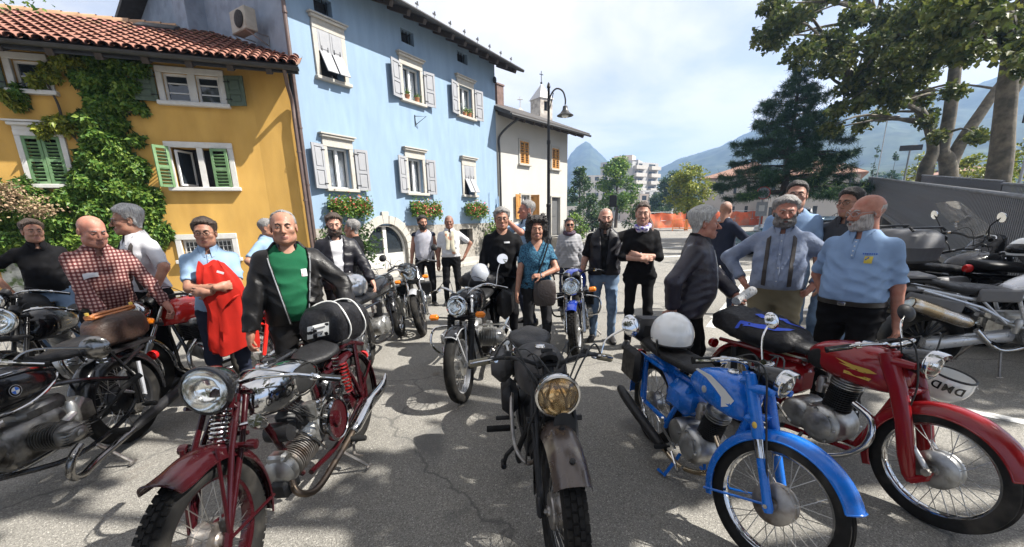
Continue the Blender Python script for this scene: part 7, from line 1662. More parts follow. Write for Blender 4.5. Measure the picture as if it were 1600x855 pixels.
for k, ch_ in enumerate('DMD'):
 a = R(22 * (k - 1)); curve_text(ch_, .062, frame_M((.146 * math.cos(a), .138 * math.sin(a), .0), (-math.sin(a), math.cos(a), 0), (0, 0, 1), (math.cos(a), math.sin(a), 0)), M_BLK, hd, 'letter', bold=.002)
helmet('helmet', on(BF, .1, 0, .93), R(60), R(20), 'shiny silver helmet on the seat behind the man in leather', mat('silver_gloss', (.7, .7, .7), .15, metal=.6, coat=.5), s=1.1)
helmet('helmet', on(BH, .10, 0, .98), R(90), 0, 'grey helmet on top of the luggage of the middle flat twin', mat('grey_gloss', (.32, .34, .38), .3, coat=.4), s=1.05)
helmet('helmet', on(BN, .05, 0, .99), R(200), 0, 'white helmet on the dark motorcycle at the far right edge', mat('white_gloss', ()), s=1.1, visor=True)
M_NYL = mat('black_nylon', (.008, .008, .0095), .5, var=.3, vs=16, bump=.3, bs=40, spec=.25)
SOFT = []
def soft(name, loc, rot, r, label, cat, m, seed=1, amp=.02, ex=2.6, parts=None):
 o = empty(name, loc, 0, label, cat); o.rotation_euler = rot; q = MB(); rg = []
 n = 26
 for i in range(19):
  t = i / 18; x = r[0] * (2 * t - 1); k = max(.02, (1 - abs(2 * t - 1) ** 3.2)) ** .42
  rg.append([Vector((x, v.y, v.z)) for v in sq(n, r[1] * k, r[2] * k, ex)])
 for g_ in rg:
  for v in g_:
   d = mnoise.fractal(v * 9 + Vector((seed, 0, 0)), .9, 2, 4) * amp + mnoise.noise(Vector((v.x * 30, v.y * 8, v.z * 8 + seed))) * amp * .35
   v += v.normalized() * d
 q.loft(rg); q.build('fabric', m, o, ang=70); SOFT[:] = [q]; return o
bag = soft('duffel_bag', on(BD, -.04, .0, .915), (0, R(-6), math.atan2(-.15, -1.0) + R(72)), (.30, .155, .15), 'bulky black roll bag strapped behind the saddle of the maroon motorcycle', 'bag', M_NYL, 3, .022)
q = MB()
for x in (-.1, .1): q.tube([(x + .02 * math.sin(3 * t), .166 * math.cos(t), .162 * math.sin(t)) for t in np.linspace(0, 2 * PI, 30, endpoint=False)], .006, 6, closed=True)
q.build('strap', M_WHITE, bag)
from mathutils.bvhtree import BVHTree
def draped(o, q0, px, py, w_, h_, m, name, par=None, off=.004):
 # a patch lying on the fabric where the photo shows it
 bpy.context.view_layer.update(); MI = o.matrix_world.inverted(); T = BVHTree.FromPolygons([tuple(v) for v in q0.V], q0.F); G = []
 for j in range(4):
  row = []
  for i in range(5):
   d = (MI.to_3x3() @ ray(px + w_ * (i / 4 - .5), py + h_ * (.5 - j / 3) + w_ * (i / 4 - .5) * -.25)).normalized(); h = T.ray_cast(MI @ Vector((0, 0, CAM_H)), d); row.append((h[0] - d * off) if h[0] else None)
  G.append(row)
 if any(p is None for r_ in G for p in r_): return None
 q = MB(); q.loft(G, closed=False); return q.build(name, m, par or o)
BAGQ = SOFT[0]
lb = draped(bag, BAGQ, 497, 517, 34, 20, M_WHITE, 'label_patch')
if lb:
 for k in range(2): draped(bag, BAGQ, 497, 513 + 7 * k, 22 - 6 * k, 2.6, M_GREYPL, 'print', lb, .008)
q = MB()
lbg = soft('leather_bag', on(BA, -.14, .0, .865), (R(4), 0, math.atan2(-1.42, .16)), (.25, .115, .115), 'worn brown leather bag on the rear rack of the black flat twin', 'bag', mat('worn_leather', (.05, .032, .025), .45, var=.3, vs=5, col2=(.10, .04, .025), c2s=4, c2lo=.5, c2hi=.7, bump=.3, bs=60, spec=.25), 5, .012, 3.4)
q = MB(); q.box((0, 0, .118), (.42, .05, .02), bev=.008); q.box((0, .0, .138), (.34, .028, .022), bev=.01)
for x in (-.19, .19): q.box((x, 0, .13), (.035, .06, .03), bev=.008)
q.build('bag_handle', mat('tan_leather', (.36, .12, .03), .45, var=.2), lbg)
[(lambda k_: (k_.lathe([(.012, 0), (.012, .02), (0, .022)], (x, 0, .145), (0, 0, 1), 8), k_.build('buckle', M_GOLD, lbg)))(MB()) for x in (-.2, .2)]
jk = soft('jacket', on(BL, .10, -.05, .80), (R(6), R(8), math.atan2(-1.1, .47)), (.34, .21, .09), 'black riding jacket with bright blue stripes lying over the red motorcycle seat', 'jacket', M_NYL, 8, .034, 2.2)
tr_ = BVHTree.FromPolygons([tuple(v) for v in SOFT[0].V], SOFT[0].F); Mb = mat('bright_blue_cloth', (.02, .07, .5), .6)
for ya, yb, wd in ((-.17, -.02, .045), (.02, .13, .04)):
 rr_ = []
 for t in np.linspace(0, 1, 14):
  row = []
  for e in (-1, -.3, .3, 1):
   h_ = tr_.ray_cast(Vector((-.06 + .30 * t, ya + (yb - ya) * t * t + e * wd / 2, .5)), Vector((0, 0, -1)))[0]
   row.append((h_ or Vector((-.06 + .30 * t, ya, 0))) + Vector((0, 0, .004)))
  rr_.append(row)
 q = MB(); q.loft(rr_, closed=False); q.build('stripe', Mb, jk)
lug = soft('luggage_roll', on(BH, .02, 0, .92), (0, 0, 0), (.26, .2, .1), 'black luggage heap strapped on the seat of the middle flat twin', 'luggage', M_NYL, 6, .03)
q = MB(); q.tube([(0, .21 * math.cos(t), .11 * math.sin(t)) for t in np.linspace(0, 2 * PI, 24, endpoint=False)], .008, 6, closed=True); q.build('strap', M_SATIN, lug)
# ------------------------------------------------------------ people: each body is grown as one implicit surface, clothes are shells over it
def smin(a, b, k):
 h = np.clip(.5 + .5 * (b - a) / k, 0, 1); return b * (1 - h) + a * h - k * h * (1 - h)
def cap(p, a, b, r0, r1):
 a, b = np.asarray(a, np.float32), np.asarray(b, np.float32); ab = b - a; t = np.clip(((p - a) @ ab) / (ab @ ab + 1e-9), 0, 1)
 return np.linalg.norm(p - a - t[..., None] * ab, axis=-1) - (r0 + (r1 - r0) * t)
def elp(p, c, r):
 q = (p - np.asarray(c, np.float32)) / np.asarray(r, np.float32); k = np.linalg.norm(q, axis=-1); return (k - 1) * min(r)
def nets(f, lo, hi, h):
 lo = np.array(lo, np.float32); n = np.maximum(np.ceil((np.array(hi) - lo) / h).astype(int) + 1, 3)
 ax = [lo[i] + h * np.arange(n[i], dtype=np.float32) for i in range(3)]
 G = np.stack(np.meshgrid(*ax, indexing='ij'), -1); D = f(G).astype(np.float32)
 D[0], D[-1] = np.maximum(D[0], .01), np.maximum(D[-1], .01); D[:, 0] = np.maximum(D[:, 0], .01); D[:, -1] = np.maximum(D[:, -1], .01); D[:, :, 0] = np.maximum(D[:, :, 0], .01); D[:, :, -1] = np.maximum(D[:, :, -1], .01)
 S = D < 0; cn = [(i, j, k) for i in (0, 1) for j in (0, 1) for k in (0, 1)]; m = n - 1
 sl = lambda A, c: A[c[0]:c[0] + m[0], c[1]:c[1] + m[1], c[2]:c[2] + m[2]]
 cnt = sum(sl(S, c).astype(np.int8) for c in cn); act = (cnt > 0) & (cnt < 8)
 idx = -np.ones(m, np.int64); I = np.argwhere(act); idx[act] = np.arange(len(I))
 acc = np.zeros((len(I), 3)); w = np.zeros(len(I))
 for a in cn:
  for d in range(3):
   if a[d]: continue
   b = list(a); b[d] = 1
   da = D[I[:, 0] + a[0], I[:, 1] + a[1], I[:, 2] + a[2]]; db = D[I[:, 0] + b[0], I[:, 1] + b[1], I[:, 2] + b[2]]; c = (da < 0) != (db < 0)
   t = np.where(c, da / np.where(c, da - db, 1), 0); pos = np.tile(np.array(a, float), (len(I), 1)); pos[:, d] += t
   acc += pos * c[:, None]; w += c
 V = lo + (I + acc / w[:, None]) * h; F = []
 for d in range(3):
  e1, e2 = (d + 1) % 3, (d + 2) % 3; A = S; sh = [slice(None)] * 3; sh[d] = slice(0, -1); s2 = [slice(None)] * 3; s2[d] = slice(1, None)
  E = np.argwhere(A[tuple(sh)] != A[tuple(s2)]); E = E[(E[:, e1] > 0) & (E[:, e2] > 0) & (E[:, e1] < m[e1]) & (E[:, e2] < m[e2])]
  inside = A[E[:, 0], E[:, 1], E[:, 2]]; q = []
  for o1, o2 in ((1, 1), (0, 1), (0, 0), (1, 0)):
   c = E.copy(); c[:, e1] -= o1; c[:, e2] -= o2; q.append(idx[c[:, 0], c[:, 1], c[:, 2]])
  q = np.stack(q, 1); q[~inside] = q[~inside][:, ::-1]; F.append(q)
 return V, np.concatenate(F)
def fold(p, seed, amp):
 r = np.random.default_rng(seed); o = 0
 for i in range(4):
  k = r.normal(size=3) * np.array([1, 1, 1.5]); k = k / np.linalg.norm(k) * r.uniform(13, 42); ph = p @ k.astype(np.float32) + r.uniform(0, 6) + 1.3 * np.sin(p[..., 2] * 11 + i) + .8 * np.sin(p[..., 0] * 19 + 2 * i)
  o = o + (1 - 1.6 * np.abs(np.sin(ph)) ** .8) * (.55 + .45 * np.sin(p[..., 2] * 6 + p[..., 0] * 5 + i * 2))
 return -o * amp * .62
# --- head (local: face towards -y, centre of the skull at the origin)
def head_sdf(p, f):
 ax = np.abs(p[..., 0]); q = np.stack([ax, p[..., 1], p[..., 2]], -1); w = f.get('w', 1.0); jaw = f.get('jaw', 1.0)
 d = elp(p, (0, .016, .034), (.076 * w, .096, .083)); d = smin(d, elp(p, (0, -.034, -.03), (.059 * w, .06, .082)), .03)
 d = smin(d, elp(p, (0, -.045, -.088), (.043 * w * jaw, .043, .033)), .025); d = smin(d, elp(p, (0, -.083, -.1), (.019 * jaw, .017, .017)), .02)
 d = smin(d, elp(q, (.047 * w * jaw, -.01, -.068), (.02, .03, .026)), .03); d = smin(d, elp(q, (.042 * w, -.062, -.024), (.024, .022, .02)), .02)
 d = smin(d, cap(q, (0, -.086, .022), (.040, -.073, .021), .012, .011), .012)
 d = np.maximum(d, -elp(q, (.032, -.105, .0), (.018, .022, .0145)) * 1.0) if False else -smin(-d, elp(q, (.032, -.104, -.001), (.019, .024, .0145)), .01)
 d = smin(d, cap(p, (0, -.090, .010), (0, -.117 - .004 * f.get('nose', 0), -.034), .0075, .0125), .010); d = smin(d, elp(q, (.012, -.105, -.039), (.009, .011, .0075)), .006)
 z_ = p[..., 2]; d = smin(d, np.maximum(np.linalg.norm(q - np.array((.031, -.0795, 0), np.float32), axis=-1) - .0142, np.minimum(z_ + .0038, .0032 - z_)), .002)
 d = smin(d, elp(p, (0, -.097, -.066), (.025, .0125, .0058)), .006); d = smin(d, elp(p, (0, -.095, -.077), (.021, .012, .0062)), .006)
 d = -smin(-d, cap(p, (-.024, -.107, -.0712), (.024, -.107, -.0712), .0022, .0022), .004)
 if f.get('smile'): d = -smin(-d, cap(q, (.020, -.105, -.0712), (.030, -.093, -.062), .002, .0018), .004); d = smin(d, elp(q, (.040, -.076, -.040), (.016, .014, .014)), .012)
 e = elp(q, (.078 * w, .012, -.008), (.009, .020, .031)); e = np.maximum(e, -elp(q, (.086 * w, .004, -.006), (.008, .010, .018))); d = smin(d, e, .008)
 d = smin(d, cap(p, (0, .018, -.055), (0, .032, -.19), .054 * f.get('neck', 1), .060 * f.get('neck', 1)), .035)
 return d
HLZ = [-.10, -.075, -.045, -.02, -.005, .02, .045, .066, .078, .09, .12]
HLY = {'bald': [.2, .04, .02, .015, .0, .01, .03, .2, .3, .3, .3], 'receding': [.2, .05, .035, .02, -.012, -.02, -.022, -.02, -.01, -.022, -.05], 'curly': [.0, -.0, -.03, -.05, -.055, -.055, -.056, -.062, -.078, -.10, -.12]}
def hairline(p, st):
 return p[..., 1] - np.interp(p[..., 2], HLZ, HLY.get(st, [.2, .05, .035, .02, -.012, -.026, -.04, -.055, -.074, -.095, -.12]))
HAIRT = {'short': .014, 'full': .024, 'bald': .006, 'stubble': .003, 'receding': .009, 'bun': .012, 'curly': .046, 'thick': .028}
FING = [(-.034, .070, .0088), (-.0115, .078, .0092), (.0115, .072, .0088), (.033, .056, .0078)]
def hand_sdf(p, curl):
 # wrist at origin, fingers along -z, palm faces -y, thumb on +x... mirrored for the other hand
 d = elp(p, (0, 0, -.048), (.042, .0165, .052)); d = smin(d, cap(p, (0, 0, .03), (0, 0, -.02), .028, .027), .025)
 for i, (x, L, r) in enumerate(FING):
  a = np.array([-x, 0, -.088 + abs(x) * .18]); c1 = curl * (1 + .12 * i); j = a + L * .52 * np.array([-x * .8, -math.sin(c1), -math.cos(c1)]); e = j + L * .46 * np.array([-x * .3, -math.sin(c1 * 2.3), -math.cos(c1 * 2.3)])
  d = smin(d, smin(cap(p, a * [1, 1, .93], j, r * 1.08, r), cap(p, j, e, r, r * .8), .004), .006)
 t = np.array([.034, -.006, -.022]); u = t + np.array([.030, -.022 - .01 * curl, -.030]); v = u + np.array([.004, -.018 - .01 * curl, -.026])
 d = smin(d, smin(cap(p, t, u, .0135, .0105), cap(p, u, v, .0105, .0085), .005), .012); return d
HANDS = {}
def hand_mesh(curl):
 if curl not in HANDS: HANDS[curl] = nets(lambda p: hand_sdf(p, curl), (-.075, -.10, -.19), (.095, .04, .05), .0052)
 return HANDS[curl]
M_SKINS = {}
def skin(t):
 if t not in M_SKINS:
  c = {'fair': (.40, .225, .165), 'tan': (.32, .165, .11), 'brown': (.21, .10, .065), 'red': (.37, .17, .12)}[t]
  m = mat('skin_' + t, c, .55, var=.16, vs=30, col2=(c[0] * .95, c[1] * .72, c[2] * .68), c2s=16, c2lo=.5, c2hi=.75, bump=.05, bs=220, spec=.4)
  m.node_tree.nodes['Principled BSDF'].inputs['Subsurface Weight'].default_value = .08; m.node_tree.nodes['Principled BSDF'].inputs['Subsurface Radius'].default_value = (.012, .004, .002)
  M_SKINS[t] = m
 return M_SKINS[t]
def hairm(c): return mat('hair_%d_%d_%d' % tuple(int(v * 1000) for v in c), c, .55, var=.5, vs=1.0, stretch=(130, 130, 14), bump=.8, bs=1.0, spec=.5)
def cloth(name, c, rough=.85, **k): return mat('cloth_' + name, c, rough, var=k.pop('var', .10), vs=k.pop('vs', 9), bump=k.pop('bump', .12), bs=k.pop('bs', 260), spec=.07, **k)
def plaid():
 m = mat('cloth_plaid', (.5, .45, .42), .9, var=.08, bump=.2, bs=60); t = m.node_tree; b = t.nodes['Principled BSDF']; L = t.links.new; tcn = t.nodes.new('ShaderNodeTexCoord'); cols = []
 for ax in 'XZ':
  wv = t.nodes.new('ShaderNodeTexWave'); wv.bands_direction = ax; wv.inputs['Scale'].default_value = 11; wv.inputs['Distortion'].default_value = .8; wv.inputs['Detail Scale'].default_value = .4; L(tcn.outputs['Object'], wv.inputs[0])
  r = t.nodes.new('ShaderNodeValToRGB'); e = r.color_ramp.elements; e[0].position, e[1].position = .35, .6; e[0].color = (.22, .07, .07, 1); e[1].color = (.62, .5, .47, 1); L(wv.outputs['Fac'], r.inputs[0]); cols.append(r.outputs[0])
 x = t.nodes.new('ShaderNodeMixRGB'); x.blend_type = 'MULTIPLY'; x.inputs[0].default_value = 1; L(cols[0], x.inputs[1]); L(cols[1], x.inputs[2]); L(x.outputs[0], b.inputs['Base Color']); return m
M_EYEW = mat('eye_white', (.27, .245, .22), .35, var=0); M_IRIS = mat('iris', (.05, .03, .02), .15, var=0); M_LIP = mat('lip', (.28, .125, .10), .5, var=.05)
M_SHOE = mat('shoe_leather', (.018, .016, .015), .4, var=.2)
TZ = [.78, .86, .93, 1.0, 1.06, 1.15, 1.25, 1.33, 1.40, 1.445, 1.48, 1.53]
def torso_prof(P):
 b = P.get('belly', .02); g = P.get('girth', 1.0); fem = P.get('fem', 0)
 a = np.array([.15, .172, .172, .166, .158, .160, .166, .170, .160, .138, .098, .055]) * (1 + (g - 1) * np.array([1, 1, 1, 1, 1, 1, .8, .55, .35, .3, .3, .3])); fr = np.array([.09, .10, .11 + b * .35, .112 + b * .9, .112 + b * 1.15, .112 + b, .115 + b * .5, .115 + b * .15, .10, .08, .062, .05]); bk = np.array([.10, .118, .112, .098, .088, .085, .092, .10, .095, .082, .068, .055]) * (.6 + .4 * g)
 if fem: a *= np.array([1.04, 1.08, 1.06, .95, .9, .9, .92, .9, .88, .86, .85, .85]); fr += np.array([0, 0, 0, 0, 0, .0, .028, .02, 0, 0, 0, 0])
 return a, fr, bk
def ik(a, t, l1, l2, hint):
 a, t, hint = Vector(a), Vector(t), Vector(hint); d = t - a; L = min(d.length, (l1 + l2) * .999); d.normalize(); t = a + d * L
 x = (l1 * l1 - l2 * l2 + L * L) / (2 * L); h = math.sqrt(max(0, l1 * l1 - x * x)); n = hint - d * hint.dot(d); n.normalize(); return a + d * x + n * h, t
def strands(V, F, seed, n, L, kind):
 # fine locks lying on the hair surface
 r = np.random.default_rng(seed); P = V[r.integers(0, len(V), n)]; c = np.array([0, .01, .02]); nr = P - c; nr /= np.linalg.norm(nr, axis=1)[:, None]
 d = np.tile([0, .55, -.8] if kind == 'hair' else [0, -.25, -1.0], (n, 1)) + r.normal(0, .35, (n, 3)); d -= nr * ((d * nr).sum(1) - .06)[:, None]; d /= np.linalg.norm(d, axis=1)[:, None]
 w = np.cross(nr, d); w /= np.linalg.norm(w, axis=1)[:, None] + 1e-9; w *= .0022; d = d * (L * r.uniform(.5, 1.3, n))[:, None]
 Q = np.stack([P - w, P + w, P + d + w * .2, P + d - w * .2], 1).reshape(-1, 3)
 return np.concatenate([V, Q]), np.concatenate([F, len(V) + np.arange(n * 4).reshape(-1, 4)])
PEOPLE = []
def person(P):
 s = P.get('h', 1.75) / 1.75; x, y = P['pos']; root = empty('person', (x, y, P.get('z', 0)), R(P.get('rz', 0)), P['label'], 'person', 'people standing among the motorcycles'); root.scale = (s, s, s)
 dist = math.hypot(x, y); h = .0115 if dist < 4.2 else (.014 if dist < 6 else .018); seed = len(PEOPLE) + 3; PEOPLE.append(root)
 g = P.get('girth', 1.0); fem = P.get('fem', 0); pel = Vector((0, 0, .95)); lean, side, tw = P.get('lean', 0), P.get('side', 0), P.get('twist', 0)
 RT = Matrix.Rotation(R(tw), 3, 'Z') @ Matrix.Rotation(R(side), 3, 'Y') @ Matrix.Rotation(R(lean), 3, 'X'); up = lambda v: pel + RT @ (Vector(v) - pel)
 RTn = np.array(RT, np.float32); a_, f_, b_ = torso_prof(P)
 def torso(p, infl=0.0):
  q = (p - np.array(pel, np.float32)) @ RTn + np.array(pel, np.float32); z = q[..., 2]; a = np.interp(z, TZ, a_) + infl; fr = np.interp(z, TZ, f_) + infl; bk = np.interp(z, TZ, b_) + infl
  bb = np.where(q[..., 1] < 0, fr, bk); k = ((np.abs(q[..., 0]) / a) ** 2.35 + (np.abs(q[..., 1]) / bb) ** 2.35 + 1e-9) ** (1 / 2.35); d = (k - 1) * np.minimum(a, bb) * .9
  return np.maximum(d, np.maximum(z - 1.53 - infl, .8 - infl - z)), q
 sw = .170 * (.86 if fem else 1) * (.75 + .25 * g); SH = [up((sg * sw, (.012), 1.398)) for sg in (-1, 1)]; sl = P.get('sleeve', 2.0); arms = []
 for i, key in enumerate(('R', 'L')):
  sg = -1 if i == 0 else 1; dfl = ((sg * (.27 + .12 * (g - 1)), -.03, .80), (sg * .6, .5, 0)); spec = P.get(key) or dfl; tgt, hint = spec[0], spec[1]
  e, wv = ik(SH[i], tgt, .30, .265, hint); arms.append((SH[i], e, wv, spec[2] if len(spec) > 2 else None, sg, spec[3] if len(spec) > 3 else .35))
 st = P.get('stance', .11); legs = []
 for sg, k in ((-1, 'RF'), (1, 'LF')):
  ft = Vector(P.get(k, (sg * (st + .012), .02 if sg < 0 else -.02, 0))); an = ft + Vector((0, .03, .085)); hp = Vector((sg * .092, 0, .90)); kn, an2 = ik(hp, an, .43, .41, (sg * .12, -1, 0)); legs.append((hp, kn, an, ft))
 thick = P.get('thick', .014); hem = P.get('hem', .97); waist = P.get('waist', 1.0); arr = 1 + .25 * (g - 1)
 AR = (.050, .042, .034, .027) if fem else (.051, .045, .039, .030)
 def arm_d(p, inf, lim):
  d = 9.0
  for S_, E_, W_, *_ in arms:
   if lim > 0:
    t = min(1, lim); e = S_ + (E_ - S_) * t; c = cap(p, S_, e, AR[0] * arr + inf, AR[0] * arr + (AR[1] - AR[0]) * t * arr + inf)
    if lim < 1: c = np.maximum(c, (p - np.array(e)) @ np.array((E_ - S_).normalized()))
    if lim > 1:
     t2 = min(1, lim - 1); w2 = E_ + (W_ - E_) * t2; c2 = cap(p, E_, w2, AR[1] * arr + inf * 1.05, (AR[2] if t2 < .6 else AR[3] * 1.12) * arr + inf); c2 = np.maximum(c2, (p - np.array(w2)) @ np.array((W_ - E_).normalized())); c = smin(c, c2, .02)
    d = c if isinstance(d, float) else np.minimum(d, c)
  return d
 allp = [v for A in arms for v in A[:3]] + [v for L_ in legs for v in L_[:3]] + [up((0, 0, 1.5))]; pad = .27 * max(1, g)
 lo = [min(v[i] for v in allp + [pel]) - pad for i in range(3)]; hi = [max(v[i] for v in allp + [pel]) + pad for i in range(3)]; lo[2] = .03; hi[2] = up((0, 0, 1.5)).z + .12; lo[1] -= P.get('belly', 0)
 sk = skin(P.get('skin', 'tan')); HR = P.get('hair', ((.05, .035, .025), 'short')); hm = hairm(HR[0])
 # body: torso, arms and legs in one surface, then head and hands joined to it
 def body(p):
  d, q = torso(p, -.012); d = smin(d, arm_d(p, -.003, 2.0), .02)
  for hp, kn, an, ft in legs: d = smin(d, smin(cap(p, hp, kn, .054, .044), cap(p, kn, an, .046, .032), .02), .03)
  return smin(d, cap(p, up((0, .01, 1.44)), up((0, .0, 1.55)), .058, .052), .04)
 V, F = nets(body, lo, hi, max(h, .0125) + .002); Vs, Fs, Ms = [V], [F], [np.zeros(len(F), np.int32)]; n0 = len(V)
 f = P.get('face', {}); hd = nets(lambda p: head_sdf(p, f), (-.11, -.145, -.20), (.11, .13, .135), .0052 if dist < 4.6 else .0068)
 yaw, pit, rol = P.get('look', (0, 0)) + ((0,) if len(P.get('look', (0, 0))) == 2 else ())
 HC = up((0, -.012, 1.638)); HMx = Matrix.Translation(HC) @ Matrix.Rotation(R(yaw), 4, 'Z') @ Matrix.Rotation(R(pit), 4, 'X') @ Matrix.Rotation(R(rol), 4, 'Y') @ Matrix.Scale(1.06, 4); Hn = np.array(HMx)
 tf = lambda V_, M_: V_ @ M_[:3, :3].T + M_[:3, 3]
 Vh, Fh = hd; c = Vh[Fh].mean(1); lip = (np.abs(c[:, 0]) < .026) & (c[:, 2] < -.060) & (c[:, 2] > -.084) & (c[:, 1] < -.088 + np.abs(c[:, 0]) * .35)
 Vs.append(tf(Vh, Hn)); Fs.append(Fh + n0); Ms.append(np.where(lip, 1, 0)); n0 += len(Vh)
 for S_, E_, W_, ori, sg, curl in arms:
  Vw, Fw = hand_mesh(curl); Vw = Vw.copy() * (.9 if fem else 1.0); Fw = Fw.copy()
  if sg > 0: Vw[:, 0] *= -1; Fw = Fw[:, ::-1]
  z = -(Vector(ori[0]) if ori else (W_ - E_)).normalized(); yv = -(Vector(ori[1]) if ori else Vector((-sg, .25, 0))); yv = (yv - z * yv.dot(z)).normalized(); xv = yv.cross(z); Mh = np.array(frame_M(W_, xv, yv, z))
  Vs.append(tf(Vw, Mh)); Fs.append(Fw + n0); Ms.append(np.zeros(len(Fw), np.int32)); n0 += len(Vw)
 np_mesh('body', np.concatenate(Vs), np.concatenate(Fs), [sk, M_LIP], root, mi=np.concatenate(Ms))
 # eyes, brows
 for sg in (-1, 1):
  q = MB(); q.M = HMx; q.ell((sg * .031, -.080, .0), .0122, 12, 8); q.mi = 1; q.ell((sg * .031, -.0885, .0), (.0060, .0048, .0060), 10, 6); q.build('eye', [M_EYEW, M_IRIS], root)
  q = MB(); q.M = HMx; q.lathe([(.0136 * math.sin(t), .0136 * math.cos(t)) for t in np.linspace(.05, 1.39, 7)], (sg * .031, -.0798, 0), (0, 0, 1), 16); q.lathe([(.0134 * math.sin(t), .0134 * math.cos(t)) for t in np.linspace(1.87, 3.1, 6)], (sg * .031, -.0798, 0), (0, 0, 1), 16); q.build('eyelid', sk, root)
 for sg in (-1, 1):
  q = MB(); q.M = HMx; q.tube(smooth_path([(sg * .014, -.0985, .017), (sg * .03, -.0955, .0235), (sg * .047, -.081, .018)], 4), [.0032, .0042, .0018], 6)
  q.build('eyebrow', hairm(P.get('brow', HR[0])), root)
 if HR[1]:
  T = HAIRT[HR[1]]; r0 = fold
  def hair(p):
   d = head_sdf(p, dict(f)); top = np.clip((p[..., 2] + .02) / .1, .35, 1); wv = (np.sin(p[..., 0] * 95 + p[..., 2] * 30 + seed) + np.sin(p[..., 0] * 47 - p[..., 1] * 60 + 2 * seed)) * .0016 * (T > .008)
   if HR[1] == 'curly': wv = wv + (np.sin(p[..., 0] * 120 + seed) * np.sin(p[..., 1] * 115) * np.sin(p[..., 2] * 110 + 1)) * .010; top = np.ones_like(top); d = np.minimum(d, elp(p, (0, .02, -.05), (.085, .07, .09)))
   gl = hairline(p, HR[1]) + np.sin(p[..., 0] * 260 + seed) * .0022 + np.sin(p[..., 0] * 97) * .002; ear = elp(np.stack([np.abs(p[..., 0]), p[..., 1], p[..., 2]], -1), (.085, .008, -.006), (.022, .024, .036))
   d = d - T * top * np.clip(gl / .03, 0, 1) ** .55 + wv * np.clip(gl / .02, 0, 1) + .002; d = np.maximum(d, -gl); d = np.maximum(d, -(head_sdf(p, f) + .004))
   if HR[1] != 'curly': d = np.maximum(d, -ear)
   if HR[1] == 'bun': d = smin(d, elp(p, (0, .125, .03), (.035, .035, .035)), .01)
   return d
  Vv, Ff = nets(hair, (-.17, -.17, -.22), (.17, .19, .21), .0052 if dist < 4.6 else .007); Vv, Ff = strands(Vv, Ff, seed, 900 if T > .01 else 500, .010 + T * .45, 'hair'); np_mesh('hair', tf(Vv, Hn), Ff, hm, root)
 if P.get('beard'):
  bc, bt, lowz = P['beard']
  def beard(p):
   d = head_sdf(p, f) - bt * np.clip((-p[..., 2] - .035) / .05, .25, 1) + np.sin(p[..., 0] * 140) * np.sin(p[..., 2] * 90) * .0012
   rg = np.maximum(p[..., 2] + .048 - np.clip(np.abs(p[..., 0]) - .03, 0, .05) * 1.2, lowz - p[..., 2]); rg = np.maximum(rg, p[..., 1] - .0); rg = np.maximum(rg, -elp(p, (0, -.112, -.0715), (.02, .018, .0085)))
   d = np.maximum(d, rg)
   if bt > .012: d = smin(d, np.maximum(elp(p, (0, -.07, -.115), (.05, .045, .05)), rg), .015)
   return d
  Vv, Ff = nets(beard, (-.1, -.16, -.19), (.1, .05, .0), .0052); Vv, Ff = strands(Vv, Ff, seed, 500, .006 + bt * .9, 'beard'); np_mesh('beard', tf(Vv, Hn), Ff, hairm(bc), root)
 if P.get('glasses'):
  q = MB(); q.M = HMx; dk = P['glasses'] == 'dark'
  for sg in (-1, 1):
   ring = [(sg * .032 + .023 * math.cos(t), -.110 + .012 * abs(math.cos(t) * sg + .0) * (1 if math.cos(t) * sg > 0 else 0), -.002 + .017 * math.sin(t)) for t in np.linspace(0, 2 * PI, 18, endpoint=False)]
   q.tube(ring, .0018 if not dk else .003, 5, closed=True); q.tube([(sg * .055, -.098, .004), (sg * .079, -.03, .006), (sg * .08, .015, .0)], .0018, 5)
   if dk: q.add([Vector(v) for v in ring], [tuple(range(18))])
  q.tube([(-.01, -.111, .0), (0, -.114, .002), (.01, -.111, .0)], .0018, 5); q.build('glasses', M_IRON if P['glasses'] != 'silver' else M_GALV, root)
 # trousers and shoes
 tm = P['trousers']; lw = P.get('legw', 1.0)
 def trs(p):
  d, q = torso(p, .006); d = np.maximum(d, np.maximum(q[..., 2] - waist, .82 - q[..., 2]))
  for hp, kn, an, ft in legs: d = smin(d, smin(cap(p, hp, kn, .092 * lw * (.6 + .4 * g), .066 * lw), cap(p, kn, an - Vector((0, 0, .03)), .064 * lw, .050 * lw), .03), .035)
  return np.maximum(d + fold(p, seed, .008), np.maximum(.045 - p[..., 2], (q[..., 2] - waist)))
 V, F = nets(trs, [lo[0], lo[1], .02], [hi[0], hi[1], waist + .12], h); np_mesh('trousers', V, F, tm, root)
 for hp, kn, an, ft in legs:
  q = MB(); rg = []
  for t, hw, hz in ((-.085, .018, .03), (-.07, .034, .05), (-.02, .038, .058), (.05, .040, .045), (.11, .046, .034), (.16, .042, .027), (.19, .026, .018)):
   rg.append([Vector((ft.x + v.y + (ft.x > 0) * t * .22 - (ft.x <= 0) * t * .22, ft.y - t + .03, ft.z + max(.001, hz + v.z * 1.0))) for v in sq(14, hw, hz, 2.6)])
  q.loft(rg); q.build('shoe', P.get('shoem', M_SHOE), root, ang=60)
